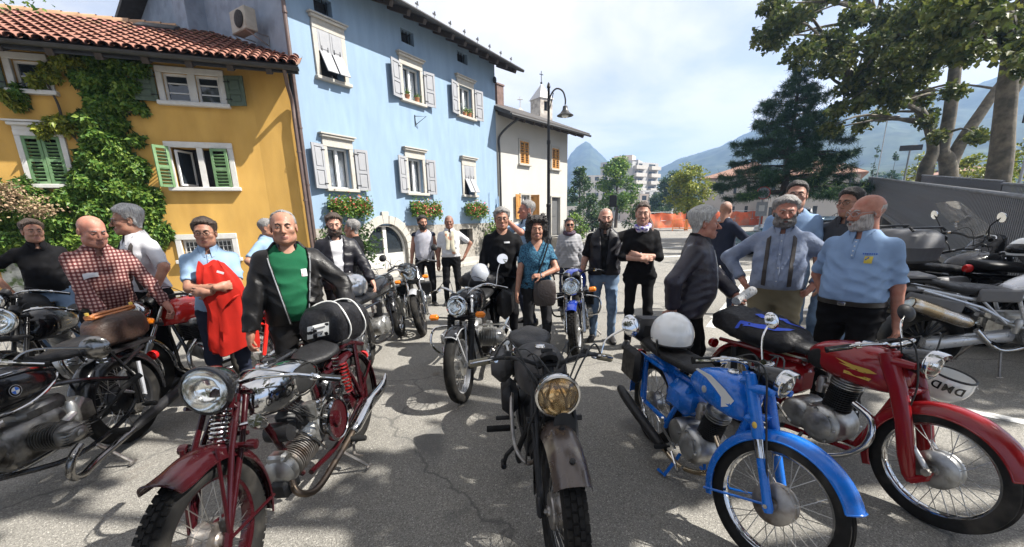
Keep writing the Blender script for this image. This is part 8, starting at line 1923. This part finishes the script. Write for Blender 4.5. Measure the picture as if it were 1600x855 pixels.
 if P.get('belt'):
  q = MB(); ring = []
  for zz, inf in ((waist - .045, .012), (waist - .043, .017), (waist - .008, .017), (waist - .006, .012)):
   a, fr, bk = np.interp(zz, TZ, a_) + inf, np.interp(zz, TZ, f_) + inf, np.interp(zz, TZ, b_) + inf; rr_ = []
   for k in range(32):
    t = 2 * PI * k / 32; cx_, sy = math.cos(t), math.sin(t); e = 2 / 2.35; rr_.append(up((a * math.copysign(abs(cx_) ** e, cx_), (bk if sy > 0 else fr) * math.copysign(abs(sy) ** e, sy), zz)))
   ring.append(rr_)
  q.loft(ring, cap=False); bl = q.build('belt', M_SHOE, root); q = MB(); p_ = up((0, -float(np.interp(waist - .025, TZ, f_)) - .018, waist - .025)); q.box(p_, (.05, .008, .036), bev=.006); q.build('buckle', M_CHROME, bl)
 # upper garments: outermost list of (name, material, extra thickness, hem, sleeve limit, open front)
 fields = []
 for (nm, m_, inf, hm_, slv, opn) in P['tops']:
  def top(p, inf=inf, hm_=hm_, slv=slv, opn=opn):
   d, q = torso(p, inf); d = smin(d, arm_d(p, inf * .75, slv) if slv > 0 else d + .5, .03)
   z = q[..., 2]; fx = np.abs(q[..., 0]); d = d + fold(p, seed + int(inf * 1000), .0095 * P.get('fold', 1) + inf * .06 * P.get('fold', 1)) * np.clip((1.40 - z) / .12, .22, 1)
   if nm == 'puffer_jacket': d = d + np.abs(np.sin(z * 62)) * -.007
   d = np.maximum(d, hm_ - z); nk = np.hypot(q[..., 0], q[..., 1] + .015 + (z - 1.45) * .4) - (.068 if inf < .03 else .082); d = np.maximum(d, np.minimum(-nk, 1) * (z > 1.40) + (z <= 1.40) * -1)
   d = np.maximum(d, z - 1.50 - inf)
   vn = P.get('vneck', 0) if opn == 0 else 0
   if vn: d = np.maximum(d, -np.maximum(np.maximum(fx - (z - 1.48 + vn) * .55, q[..., 1] + .0), -(z - 1.48 + vn)))
   if opn: d = np.maximum(d, -np.maximum(fx - opn * (.35 + .65 * np.clip((z - .9) / .5, 0, 1)), q[..., 1] + .02))
   return d
  V, F = nets(top, [lo[0], lo[1], hm_ - .1], hi, h); o = np_mesh(nm, V, F, m_, root); fields.append((top, o))
 def surf(xl, z, back=False, fi=-1):
  o = up((xl, -.6 if not back else .6, z)); d = RT @ Vector((0, 1 if not back else -1, 0)); fn = fields[fi][0]
  for _ in range(60):
   v = float(fn(np.array([[list(o)]], np.float32))[0, 0])
   if v < .0025: break
   o = o + d * min(max(v, .003), .05) * .8
  return o
 if P.get('collar'):
  cm, ch = P['collar'], P.get('collarh', .035); q = MB(); rr_ = []
  for zz, rad, fd in ((1.475, .070, .02), (1.500 + ch, .066, .030), (1.503 + ch, .071, .032), (1.472, .100, .05), (1.468, .098, .05)):
   rr_.append([up((rad * math.sin(t), .012 - rad * math.cos(t) * 1.04 - .022 * max(0, math.cos(t)), zz - fd * max(0, math.cos(t)) ** 1.2)) for t in np.linspace(R(P.get('collaro', 14)), R(360 - P.get('collaro', 14)), 25)])
  q.loft(rr_, closed=False); q.loft(rr_[::-1], closed=False); q.build('collar', cm, root)
 if P.get('susp'):
  q = MB()
  for sg in (-1, 1):
   pts = [surf(sg * (.095 - .0 * t), 1.01 + .40 * t) for t in np.linspace(0, 1, 9)]; tp = up((sg * .085, .0, 1.487)); bk = [surf(sg * (.075 - .06 * t), 1.43 - .42 * t, True) for t in np.linspace(0, 1, 8)]; path = smooth_path(pts + [tp] + bk, 2); rg = []
   ctr = up((0, 0, 1.25))
   for i, p in enumerate(path):
    nrm = (p - ctr); nrm.z *= .3 if abs(p.z - 1.487) > .06 else 1; nrm.normalize(); tg = (path[min(i + 1, len(path) - 1)] - path[max(i - 1, 0)]).normalized(); wv = tg.cross(nrm).normalized() * .016; rg.append([p - wv + nrm * .007, p + wv + nrm * .007, p + wv - nrm * .002, p - wv - nrm * .002])
   q.loft(rg)
  if P['susp'] == 'bar': pts = [surf(t, 1.22) + RT @ Vector((0, -.006, 0)) for t in np.linspace(-.1, .1, 7)]; q.loft([[p + Vector((0, 0, -.02)), p + Vector((0, -.004, -.02)), p + Vector((0, -.004, .02)), p + Vector((0, 0, .02))] for p in pts])
  q.build('suspenders', mat('suspender_strap', (.03, .024, .022), .6), root)
 for key, fi in (('patch', -1), ('patch0', 0)):
  for (nm, m_, xl, z, w_, hh) in P.get(key, []):
   G = [[surf(xl + w_ * (i / 3 - .5), z + hh * (j / 3 - .5), fi=fi) + RT @ Vector((0, -.004, 0)) for i in range(4)] for j in range(4)]; q = MB(); q.loft(G, closed=False); q.build(nm, m_, fields[fi][1])
 if P.get('placket'):
  q = MB(); pts = [surf(0, zz) + RT @ Vector((0, -.003, 0)) for zz in np.linspace(P.get('hem', .97) + .03 if P['placket'] != 'polo' else 1.32, 1.45, 9)]; q.loft([[p + RT @ Vector((-.015, .002, 0)), p + RT @ Vector((-.012, -.004, 0)), p + RT @ Vector((.012, -.004, 0)), p + RT @ Vector((.015, .002, 0))] for p in pts], cap=False)
  q.build('placket', P['tops'][-1][1], fields[-1][1])
  q = MB()
  for p in pts[1::2]: q.lathe([(.005, -.002), (.005, .003), (0, .004)], p + RT @ Vector((0, -.004, 0)), RT @ Vector((0, -1, 0)), 8)
  q.build('button', M_WHITE, fields[-1][1], kind='stuff')
 if P.get('zip'):
  q = MB()
  for sg in (-1, 1): q.tube([surf(sg * (P['zip'] * (.35 + .65 * max(0, min(1, (zz - .9) / .5))) + .012), zz) for zz in np.linspace(P['tops'][-1][3] + .02, 1.42, 12)], .0045, 6)
  q.build('zip', M_GALV, fields[-1][1])
 root['_'] = 0; del root['_']
 return root, surf, up, HMx, arms
# ------------------------------------------------------------ the crowd
BLKC = cloth('black', (.008, .008, .009)); CHAR = cloth('charcoal', (.018, .018, .02)); NAVY = cloth('navy', (.02, .024, .04)); LBLUE = cloth('light_blue', (.20, .29, .44)); SKYB = cloth('sky_blue', (.215, .31, .43)); WHT = cloth('white', (.5, .5, .52))
DEN = cloth('denim', (.14, .20, .29), col2=(.07, .11, .18), c2s=5); KHAK = cloth('khaki', (.19, .165, .11)); LEA = mat('leather_jacket', (.007, .0065, .0065), .38, var=.3, vs=10, bump=.14, bs=90, spec=.22)
GRN = cloth('green', (.012, .085, .04)); CHAM = cloth('chambray', (.215, .25, .33), col2=(.17, .205, .29), c2s=8, bump=.5, bs=24); TEAL = cloth('teal', (.05, .14, .21), col2=(.02, .05, .09), c2s=60, c2lo=.45, c2hi=.55); PUFF = cloth('puffer', (.26, .26, .275), .45); NYJ = mat('nylon_jacket', (.010, .0095, .013), .42, var=.35, vs=8, bump=.12, bs=70, spec=.25)
REDJ = cloth('red', (.36, .018, .012), .6); GREYT = cloth('grey_tee', (.34, .34, .38)); DGREY = cloth('dark_shirt', (.045, .048, .055))
BR, DK, GY, WH = (.05, .032, .022), (.018, .014, .012), (.22, .21, .20), (.42, .41, .39)
person(dict(pos=(-5.35, 4.72), h=1.70, rz=52, label='man in black polo shirt with hand on hip at the far left', trousers=DEN, tops=[('polo_shirt', BLKC, .013, .93, .75, 0)], collar=BLKC, R=((-.30, .02, .98), (-1, .35, 0)), hair=(BR, 'full'), look=(8, 0), girth=1.08, belly=.03, face=dict(smile=1)))
person(dict(pos=(-3.62, 3.62), h=1.72, rz=52, lean=13, label='bald man in plaid shirt leaning on the black motorcycle', trousers=CHAR, belt=1, tops=[('plaid_shirt', plaid(), .015, .96, 1.9, 0)], collar=plaid(), patch=[('name_tag', WHT, -.09, 1.30, .10, .035)], R=((-.10, -.42, .94), (-1, .3, .0), None, .8), L=((.36, -.40, .88), (1, .3, 0), None, .8), hair=(GY, 'bald'), brow=GY, look=(14, 14), girth=1.1, belly=.06, skin='red', face=dict(w=1.06, jaw=1.15)))
person(dict(pos=(-3.62, 4.12), h=1.80, rz=-22, lean=6, label='white haired man in white shirt with dark leather suspenders looking left', trousers=BLKC, tops=[('shirt', WHT, .016, .98, .95, 0)], collar=WHT, susp='bar', L=((.40, -.22, .98), (1, .3, 0)), hair=(WH, 'thick'), look=(-22, 4), girth=1.05, belly=.03, glasses='thin'))
r4 = person(dict(pos=(-2.66, 3.66), h=1.66, rz=32, label='man with glasses and folded arms holding a red jacket', trousers=NAVY, tops=[('polo_shirt', SKYB, .014, .92, .8, 0)], collar=SKYB, placket='polo', R=((.05, -.31, 1.17), (-1, .1, -.6), ((1, .3, .1), (0, 1, 0)), .4), L=((-.05, -.28, 1.13), (1, .1, -.6), ((-1, .3, .1), (0, 1, 0)), .4), hair=(BR, 'full'), look=(-8, 0), girth=1.02, belly=.04, glasses='thin', skin='tan'))
person(dict(pos=(-3.42, 5.75), h=1.68, rz=95, lean=8, label='grey haired man in light blue shirt seen from the side with hand on hip', trousers=CHAR, tops=[('shirt', SKYB, .016, .93, .85, 0)], collar=SKYB, R=((-.26, -.05, .98), (-1, .5, 0)), hair=(GY, 'short'), look=(10, 0), girth=1.15, belly=.06))
r6 = person(dict(pos=(-1.68, 3.12), h=1.70, rz=32, label='man in open black leather jacket and green shirt with hand on the roll bag', trousers=LEA, legw=1.08, tops=[('green_shirt', GRN, .014, .93, 0, 0), ('leather_jacket', LEA, .034, .90, 1.97, .13)], zip=.13, collar=LEA, collarh=.03, collaro=48, patch0=[('crest', WHT, .085, 1.30, .04, .055), ('crest', REDJ, .085, 1.285, .03, .02)], R=((-.33, -.12, .86), (-1, .4, 0), None, .6), L=((.34, -.30, 1.0), (1, .5, .1), ((.3, -.8, -.5), (0, .2, -1)), .7), hair=(GY, 'receding'), brow=DK, look=(-6, -2), girth=1.07, belly=.065, skin='tan', face=dict(w=1.05, jaw=1.12, nose=1)))
person(dict(pos=(-2.08, 4.98), h=1.70, rz=24, label='bearded man in black jacket over white shirt behind the silver helmet', trousers=BLKC, tops=[('white_shirt', WHT, .013, .95, 0, 0), ('jacket', NYJ, .03, .86, 1.95, .07)], collar=NYJ, collaro=40, R=((-.28, -.1, .84), (-1, .4, 0)), L=((.36, -.3, .92), (1, .4, 0)), hair=(BR, 'full'), beard=(BR, .008, -.135), look=(0, 4), girth=1.1, belly=.04, skin='fair'))
person(dict(pos=(-2.15, 5.75), h=1.64, rz=-70, label='man in dark clothes half hidden behind the bearded man', trousers=BLKC, tops=[('jacket', BLKC, .03, .88, 1.95, 0)], hair=(GY, 'short'), look=(-30, 0)))
person(dict(pos=(-1.64, 7.9), h=1.69, rz=14, label='man in white sleeveless looking shirt with dark sleeves standing by the arched door', trousers=BLKC, tops=[('shirt', GREYT, .014, .92, 0, 0), ('sleeve', NAVY, .016, 1.38, .8, .15)], hair=(DK, 'full'), beard=(DK, .006, -.13), look=(15, 0), patch=[('crest', NAVY, .08, 1.32, .05, .05)], girth=1.05))
r10 = person(dict(pos=(-1.14, 7.88), h=1.69, rz=8, label='man in white shirt with pale scarf and hand on hip near the arched door', trousers=BLKC, tops=[('shirt', WHT, .015, .97, .8, 0)], collar=WHT, L=((.28, .0, .99), (1, .4, 0)), hair=(GY, 'stubble'), skin='brown', face=dict(smile=1)))
person(dict(pos=(-.10, 5.12), h=1.73, rz=4, label='tall man in black sweater with glasses beside the curly haired woman', trousers=BLKC, tops=[('sweater', BLKC, .017, .92, 1.96, 0)], R=((-.24, -.12, .86), (-1, .4, 0)), L=((.27, -.26, .92), (1, .4, .1), None, .5), patch=[('print', WHT, .05, 1.36, .07, .02)], hair=(GY, 'full'), brow=DK, glasses='thin', look=(0, 0), skin='tan'))
r12 = person(dict(pos=(.30, 4.78), h=1.60, rz=2, fem=1, girth=1.08, label='smiling woman with dark curly hair in teal top', trousers=CHAR, tops=[('top', TEAL, .012, .90, .62, 0)], vneck=.12, L=((.02, -.28, 1.09), (1, .2, -.4), ((-1, -.2, .1), (0, .6, -1)), .7), R=((-.26, -.12, .86), (-1, .4, 0)), hair=(DK, 'curly'), skin='tan', face=dict(smile=1, jaw=.9, w=1.0), belly=.05))
r13 = person(dict(pos=(.26, 6.25), h=1.86, rz=-60, label='man in light blue shirt taking a photograph behind the couple', trousers=NAVY, tops=[('shirt', SKYB, .016, .93, .9, 0)], collar=SKYB, R=((-.16, -.34, 1.52), (-1, 0, -.8), ((.4, -.5, .6), (0, 1, .2)), .7), L=((.06, -.36, 1.5), (1, 0, -.8), ((-.4, -.5, .6), (0, 1, .2)), .7), hair=(GY, 'short'), look=(-14, 0), skin='red'))
r14 = person(dict(pos=(1.02, 7.2), h=1.60, rz=-10, fem=1, label='woman in grey puffer jacket and sunglasses', trousers=NAVY, tops=[('puffer_jacket', PUFF, .028, .84, 1.95, 0)], collar=PUFF, hair=(DK, 'bun'), glasses='dark', look=(8, 0)))
person(dict(pos=(1.20, 5.28), h=1.71, rz=-14, label='bald smiling man in black vest and jeans with arm round the woman', trousers=DEN, tops=[('shirt', BLKC, .013, .93, .85, 0), ('vest', NYJ, .026, .92, 0, .05)], collar=NYJ, R=((-.30, -.08, .83), (-1, .35, 0)), L=((.42, .10, 1.22), (1, .4, -.2)), hair=(GY, 'stubble'), brow=BR, beard=(BR, .006, -.135), look=(6, 0), girth=1.1, belly=.04, skin='fair', face=dict(smile=1, w=1.04)))
r16 = person(dict(pos=(1.57, 4.98), h=1.76, rz=-14, fem=1, label='young woman in black with folded arms and colourful neck scarf', trousers=BLKC, legw=.86, stance=.09, tops=[('sweater', BLKC, .012, .88, 1.25, 0)], R=((.02, -.25, 1.13), (-1, .1, -.6), ((1, .35, .15), (0, 1, 0)), .4), L=((-.04, -.22, 1.17), (1, .1, -.6), ((-1, .35, .2), (0, 1, 0)), .4), hair=(BR, 'bun'), face=dict(smile=1, jaw=.85, w=.95), skin='fair', look=(-4, 2)))
r17 = person(dict(pos=(1.52, 3.42), h=1.66, fold=.45, rz=62, lean=4, label='old grey haired man in dark nylon jacket in profile behind the blue motorcycle', trousers=BLKC, tops=[('jacket', mat('purple_nylon', (.024, .021, .03), .36, var=.45, vs=7, bump=.15, bs=60, spec=.4), .034, .84, 1.95, 0)], zip=.01, collar=NYJ, collarh=.05, L=((.16, -.36, 1.0), (1, .2, -.3), None, .7), R=((-.24, .12, .92), (-1, .6, 0)), hair=(WH, 'thick'), look=(16, 2), girth=1.1, belly=.05, skin='red', face=dict(nose=2)))
r18 = person(dict(pos=(3.42, 6.7), h=1.80, rz=110, label='man in dark blazer turned away behind the old man', trousers=NAVY, tops=[('blazer', NAVY, .026, .80, 1.95, 0)], collar=WHT, hair=(GY, 'stubble'), look=(20, 10), L=((.2, -.34, 1.06), (1, .2, -.3)), R=((-.2, -.34, 1.06), (-1, .2, -.3)), RF=(-.12, -.2, 0), LF=(.12, .22, 0)))
person(dict(pos=(2.42, 3.70), h=1.74, rz=-34, label='bearded man in chambray shirt and suspenders with hands on hips', trousers=KHAK, tops=[('shirt', CHAM, .02, .97, 1.9, 0)], collar=CHAM, susp=1, placket=1, legw=1.18, R=((-.27, -.03, 1.02), (-1, .35, .1), ((.5, -.5, -.7), (.6, .2, 0)), .5), L=((.27, -.03, 1.0), (1, .35, .1), ((-.5, -.5, -.7), (-.6, .2, 0)), .5), hair=(GY, 'full'), beard=((.14, .13, .125), .009, -.14), look=(6, 4), girth=1.22, belly=.10, skin='red', face=dict(w=1.08, jaw=1.1), stance=.16))
person(dict(pos=(2.98, 4.42), h=1.92, rz=-34, label='dark haired man in glasses standing behind the bearded man', trousers=DEN, tops=[('shirt', LBLUE, .016, .93, .8, 0)], hair=(DK, 'short'), glasses='thin', look=(0, 0), skin='fair'))
person(dict(pos=(3.36, 4.18), h=1.82, rz=-60, label='young dark haired man in dark shirt half hidden behind the bald man', trousers=DEN, tops=[('shirt', DGREY, .016, .90, .9, 0)], collar=DGREY, hair=(DK, 'full'), glasses='thin', look=(-10, 0), R=((-.28, -.12, .88), (-1, .3, 0))))
r22 = person(dict(pos=(2.58, 3.04), h=1.72, rz=-58, label='bald man with white beard in pale blue polo shirt at the right', trousers=BLKC, belt=1, waist=1.01, legw=1.1, tops=[('polo_shirt', LBLUE, .018, 1.0, .88, 0)], collar=LBLUE, placket='polo', patch=[('crest', mat('crest_gold', (.55, .42, .05), .6), .10, 1.31, .045, .05), ('crest', mat('crest_blue', (.02, .07, .3), .6), .092, 1.315, .02, .045)], hair=(WH, 'bald'), brow=WH, beard=((.36, .33, .31), .004, -.13), glasses='silver', look=(-34, 4), R=((-.2, .12, .9), (-1, .5, 0)), L=((.27, .10, .80), (1, .5, 0)), girth=1.17, belly=.075, skin='red', face=dict(w=1.04)))
# print above the crest, held jacket, bags, scarf, camera, papers
sf = r22[1]; p0 = sf(.10, 1.355)
q = MB()
for k in range(7): q.box(sf(.065 + k * .0115, 1.352) + Vector((0, -.005, 0)), (.007, .003, .011))
q.build('chest_print', mat('print_blue', (.03, .10, .42), .6), r22[0])
sf = r4[1]; o = tag(empty('jacket', r4[0].location, r4[0].rotation_euler.z), 'bright red jacket draped over the folded arms of the man in glasses', 'jacket'); rg = []
for i in range(15):
 t_ = i / 14; z = 1.30 - .78 * t_; w_ = .085 + .085 * math.sin(min(1, t_ * 1.3) * PI * .6) + .02 * math.sin(t_ * 9); cx_ = .02 + .06 * math.sin(t_ * 2.2); yy = -.17 - .05 * math.sin(min(1, t_ * 2.2) * PI * .75) + .04 * max(0, t_ - .35)
 rg.append([Vector((cx_ + v.y * (1 + .10 * math.sin(k * 1.9 + t_ * 6)), yy + v.z * (1 + .25 * math.sin(k * 2.3 + t_ * 5)), z - .03 * math.sin(k * .8))) for k, v in enumerate(sq(26, w_, .045 + .02 * t_, 2.2))])
q = MB(); q.loft(rg); q.build('fabric', REDJ, o, ang=70); q = MB(); rg = []
for i in range(9):
 t_ = i / 8; rg.append([Vector((.10 + .18 * t_ + v.y * .5, -.27 + .16 * t_ + v.z, .98 - .10 * t_ + .06 * math.sin(t_ * 3) + v.y * .5)) for v in sq(16, .075, .035, 2.2)])
q.loft(rg); q.build('sleeve', REDJ, o); q = MB(); q.box((.075, -.335, 1.235), (.05, .006, .018), rot=Matrix.Rotation(R(25), 3, 'Y')); q.build('label', WHT, o)
sf, upf = r12[1], r12[2]; o = tag(empty('shoulder_bag', r12[0].location, r12[0].rotation_euler.z), 'brown black shoulder bag hanging at the hip of the curly haired woman', 'bag'); rg = []
for z, sc in ((.94, .75), (.92, .95), (.80, 1.05), (.68, 1.0), (.65, .8)): rg.append([Vector((.07 + v.y, -.20 + v.z, z)) for v in sq(20, .125 * sc, .045 * sc, 3)])
q = MB(); q.loft(rg); q.build('bag_body', mat('brown_black_leather', (.03, .022, .02), .5, bump=.3, bs=50), o); q = MB(); q.tube(smooth_path([(-.04, -.2, .93), (.05, -.19, 1.15), (.12, -.10, 1.33), (.14, .0, 1.36), (.16, .1, 1.2), (.19, -.14, .93)], 5), .009, 6); q.build('strap', LEA, o)
q = MB(); q.tube([(r12[4][1][2] + Vector(d_) * .033) for d_ in [(0.2, math.cos(t), math.sin(t)) for t in np.linspace(0, 2 * PI, 16, endpoint=False)]], .006, 6, closed=True); q.build('wrist_watch', M_CHROME, r12[0])
scm = mat('scarf_print', (.5, .47, .55), .8, var=.1, col2=(.4, .03, .06), c2s=22, c2lo=.55, c2hi=.58); scr = mat('scarf_blue', (.10, .07, .36), .8, col2=(.5, .5, .55), c2s=26, c2lo=.5, c2hi=.54)
o = tag(empty('neck_scarf', r16[0].location, r16[0].rotation_euler.z), 'blue white and red patterned scarf round the neck of the young woman', 'scarf'); k_ = r16[0].scale[0]; o.scale = (k_,) * 3
for j, m_ in enumerate((scm, scr)):
 q = MB(); q.tube([(.075 * math.cos(t) * (1 + .06 * math.sin(5 * t + j)), -.012 + .078 * math.sin(t) * (1 + .05 * math.cos(4 * t)) - .012 * j, 1.475 + .022 * j - .028 * max(0, -math.sin(t)) + .006 * math.sin(7 * t + j)) for t in np.linspace(0, 2 * PI, 40, endpoint=False)], [.024 + .006 * math.sin(i) for i in range(40)], 9, closed=True); q.build('scarf_fold', m_, o)
q = MB(); q.tube([(r16[4][1][2] + (r16[4][1][1] - r16[4][1][2]) * .12 + Vector((.3 * math.cos(t), math.cos(t), math.sin(t))) * .032) for t in np.linspace(0, 2 * PI, 16, endpoint=False)], .006, 6, closed=True); q.build('bracelet', M_SILV, r16[0])
q = MB(); q.tube(smooth_path([(.05, .10, 1.62), (.10, .06, 1.52), (.105, -.04, 1.42), (.10, -.09, 1.30)], 5), [.02, .028, .026, .008], 8); q.build('hair_tail', hairm((.10, .045, .025)), r16[0])
o = tag(empty('scarf', r10[0].location, r10[0].rotation_euler.z), 'long pale scarf hanging from the neck of the man near the arched door', 'scarf')
for sg in (-1, 1):
 q = MB(); rg = [[p + Vector((-.035, -.012, 0)), p + Vector((0, -.022, 0)), p + Vector((.035, -.012, 0)), p + Vector((.035, .0, 0)), p + Vector((-.035, 0, 0))] for p in [r10[1](sg * (.06 + .02 * math.sin(z * 9)), z) for z in np.linspace(1.42, .95 if sg > 0 else 1.08, 10)]]; q.loft(rg); q.build('scarf_end', mat('cream_scarf', (.6, .55, .42), .9, col2=(.45, .2, .12), c2s=5, c2lo=.6, c2hi=.64), o)
q = MB(); q.tube([(.078 * math.cos(t), .0 + .075 * math.sin(t), 1.46) for t in np.linspace(0, PI, 14)], .022, 8); q.build('scarf_loop', mat('cream_scarf', ()), o)
o = tag(empty('camera', r13[0].location, r13[0].rotation_euler.z), 'black camera held up to the face of the man in light blue shirt', 'camera'); q = MB(); q.box((-.05, -.42, 1.68), (.13, .06, .09), bev=.012); q.build('camera_body', M_SATIN, o); q = MB(); q.lathe([(.0, 0), (.032, 0), (.034, .06), (.028, .062), (0, .055)], (-.05, -.45, 1.68), (0, -1, 0), 16); q.build('camera_lens', M_BLK, o)
o = tag(empty('neck_scarf', r14[0].location, r14[0].rotation_euler.z), 'dark patterned scarf round the neck of the woman in the puffer jacket', 'scarf'); q = MB(); q.tube([(.08 * math.cos(t), -.02 + .08 * math.sin(t), 1.37 - .025 * max(0, -math.sin(t))) for t in np.linspace(0, 2 * PI, 26, endpoint=False)], .034, 8, closed=True); q.build('scarf_fold', mat('dark_scarf', (.05, .02, .04), .9, col2=(.02, .02, .04), c2s=30), o)
hp = r17[0].matrix_basis if False else (Matrix.Translation(r17[0].location) @ Matrix.Rotation(r17[0].rotation_euler.z, 4, 'Z') @ Matrix.Scale(r17[0].scale[0], 4)); wl = hp @ r17[4][1][2]
o = tag(empty('folded_newspaper', wl + Vector((.05, -.02, -.02)), .6), 'rolled white paper in the hand of the old man', 'paper'); q = MB(); q.tube([(-.11, 0, -.01), (.15, 0, .05)], [.035, .04], 14); q.build('paper_roll', mat('newsprint', (.55, .55, .54), .8, col2=(.25, .25, .25), c2s=50, c2lo=.55, c2hi=.6), o)
# ------------------------------------------------------------ parked cars
def car(loc, rz, m, label, van=False):
 o = empty('parked_van' if van else 'parked_car', loc, rz, label, 'van' if van else 'car', None); L_, w_ = (4.6, 1.8) if van else (4.1, 1.7)
 prof = [(-2.0, .45, .75), (-1.96, .3, .95), (-1.2, .25, 1.0), (-.6, .25, .98), (1.2, .25, .98), (1.9, .28, .95), (2.05, .42, .8)]; q = MB(); rg = []
 for x, z0, z1 in prof: rg.append(sq(20, w_ / 2 * (1 if abs(x) < 1.7 else .9), (z1 - z0) / 2, 4.5, x, (z0 + z1) / 2))
 q.loft(rg); q.build('car_body', m, o, ang=50); q = MB(); rg = []; H_ = 1.95 if van else 1.47
 for z, x0, x1, hw in ((.9, -1.15, 1.85, .80), (1.05, -.95, 1.78, .77), (H_ - .1, -.3, 1.5, .64), (H_ - .02, -.12, 1.35, .58), (H_, .1, 1.2, .5)):
  n = 24; cx_, hx = (x0 + x1) / 2, (x1 - x0) / 2; rg.append([Vector((cx_ + hx * math.copysign(abs(math.cos(2 * PI * k / n)) ** .35, math.cos(2 * PI * k / n)), hw * math.copysign(abs(math.sin(2 * PI * k / n)) ** .35, math.sin(2 * PI * k / n)), z)) for k in range(n)])
 q.loft(rg); q.build('cabin', m, o, ang=50)
 zt = H_ - .14
 for sd in (-1, 1):
  for xa, xb, ta, tb in ((-.72, .28, -.2, .30), (.36, 1.2, .38, 1.0)):
   q = MB(); P4 = [(xa, sd * .785, 1.0), (xb, sd * .785, 1.0), (tb, sd * .655, zt), (ta, sd * .655, zt)]; q.add([Vector(p) + Vector((0, sd * .012, 0)) for p in P4], [(0, 1, 2, 3)]); q.build('side_window', M_GLASS, o)
 q = MB(); q.add([(-1.0, -.66, 1.04), (-1.0, .66, 1.04), (-.35, .55, zt), (-.35, -.55, zt)], [(0, 1, 2, 3)]); q.V = [v + Vector((-.03, 0, .02)) for v in q.V]; q.build('windscreen', M_GLASS, o)
 for x in (-1.3, 1.25):
  for sd in (-1, 1):
   q = MB(); q.lathe([(0, -.1), (.2, -.1), (.29, -.09), (.31, -.05), (.31, .05), (.29, .09), (.2, .1), (0, .1)], (x, sd * .76, .31), (0, 1, 0), 22); wh_ = q.build('wheel', M_RUB, o); q = MB(); q.lathe([(0, .105), (.08, .11), (.19, .104), (.2, .1)], (x, sd * .76, .31), (0, sd, 0), 18); q.build('rim', M_SILV, wh_)
 for sd in (-1, 1):
  q = MB(); q.ell((-1.95, sd * .6, .74), (.1, .17, .09)); q.build('headlight', M_LENS, o); q = MB(); q.ell((2.0, sd * .66, .8), (.07, .12, .12)); q.build('tail_light', M_REDL, o); q = MB(); q.ell((-.75, sd * .93, 1.02), (.06, .1, .07)); q.build('wing_mirror', m, o)
 return o
car(gnd(1255, 401) + Vector((0, .6, 0)), R(8), mat('teal_paint', (.03, .10, .15), .2, coat=.9, metal=.3), 'teal hatchback parked behind the man in suspenders')
car((17.5, 26.5, 0), R(25), mat('white_paint', (.7, .7, .7), .25, coat=.6), 'white van parked beneath the conifer', van=True)
# potted plant by the blue house
pp_ = at_blue(8.3, -.6, .1); o = empty('potted_plant', pp_, 0, 'tall light green potted plant against the blue house near its right corner', 'potted plant'); q = MB(); q.lathe([(0, 0), (.14, 0), (.2, .32), (.22, .32), (.22, .36), (.17, .35), (0, .3)], n=18); q.build('pot', M_TERRA, o); r = np.random.default_rng(4); foliage('foliage', r.normal(0, 1, (900, 3)) * np.array([.26, .26, .36]) + np.array([0, 0, .95]), .13, M_LGREEN, o, 3, up=.2)
for i, (u_, lab) in enumerate(((.45, 'bushy potted plant in the corner between yellow and blue houses'), (1.15, 'smaller potted plant left of the arched door'))):
 o = empty('potted_plant', at_blue(u_, -.5, .1), 0, lab, 'potted plant'); q = MB(); q.lathe([(0, 0), (.14, 0), (.19, .3), (.2, .34), (0, .3)], n=18); q.build('pot', M_TERRA, o); foliage('foliage', r.normal(0, 1, (800, 3)) * np.array([.24, .24, .3]) + np.array([0, 0, .8]), .12, M_LDARK, o, 5 + i, up=.2)
# ------------------------------------------------------------ air
hz = MB(); hz.box((0, 0, 134), (4440, 4440, 270));
hm = bpy.data.materials.new('air'); hm.use_nodes = True; t = hm.node_tree; t.nodes.clear()
o_ = t.nodes.new('ShaderNodeOutputMaterial'); pv = t.nodes.new('ShaderNodeVolumePrincipled')
pv.inputs['Density'].default_value = 5.8e-4; pv.inputs['Color'].default_value = (.36, .58, 1.0, 1); pv.inputs['Anisotropy'].default_value = .2
t.links.new(pv.outputs[0], o_.inputs['Volume'])
tag(hz.build('haze', hm), kind='stuff')
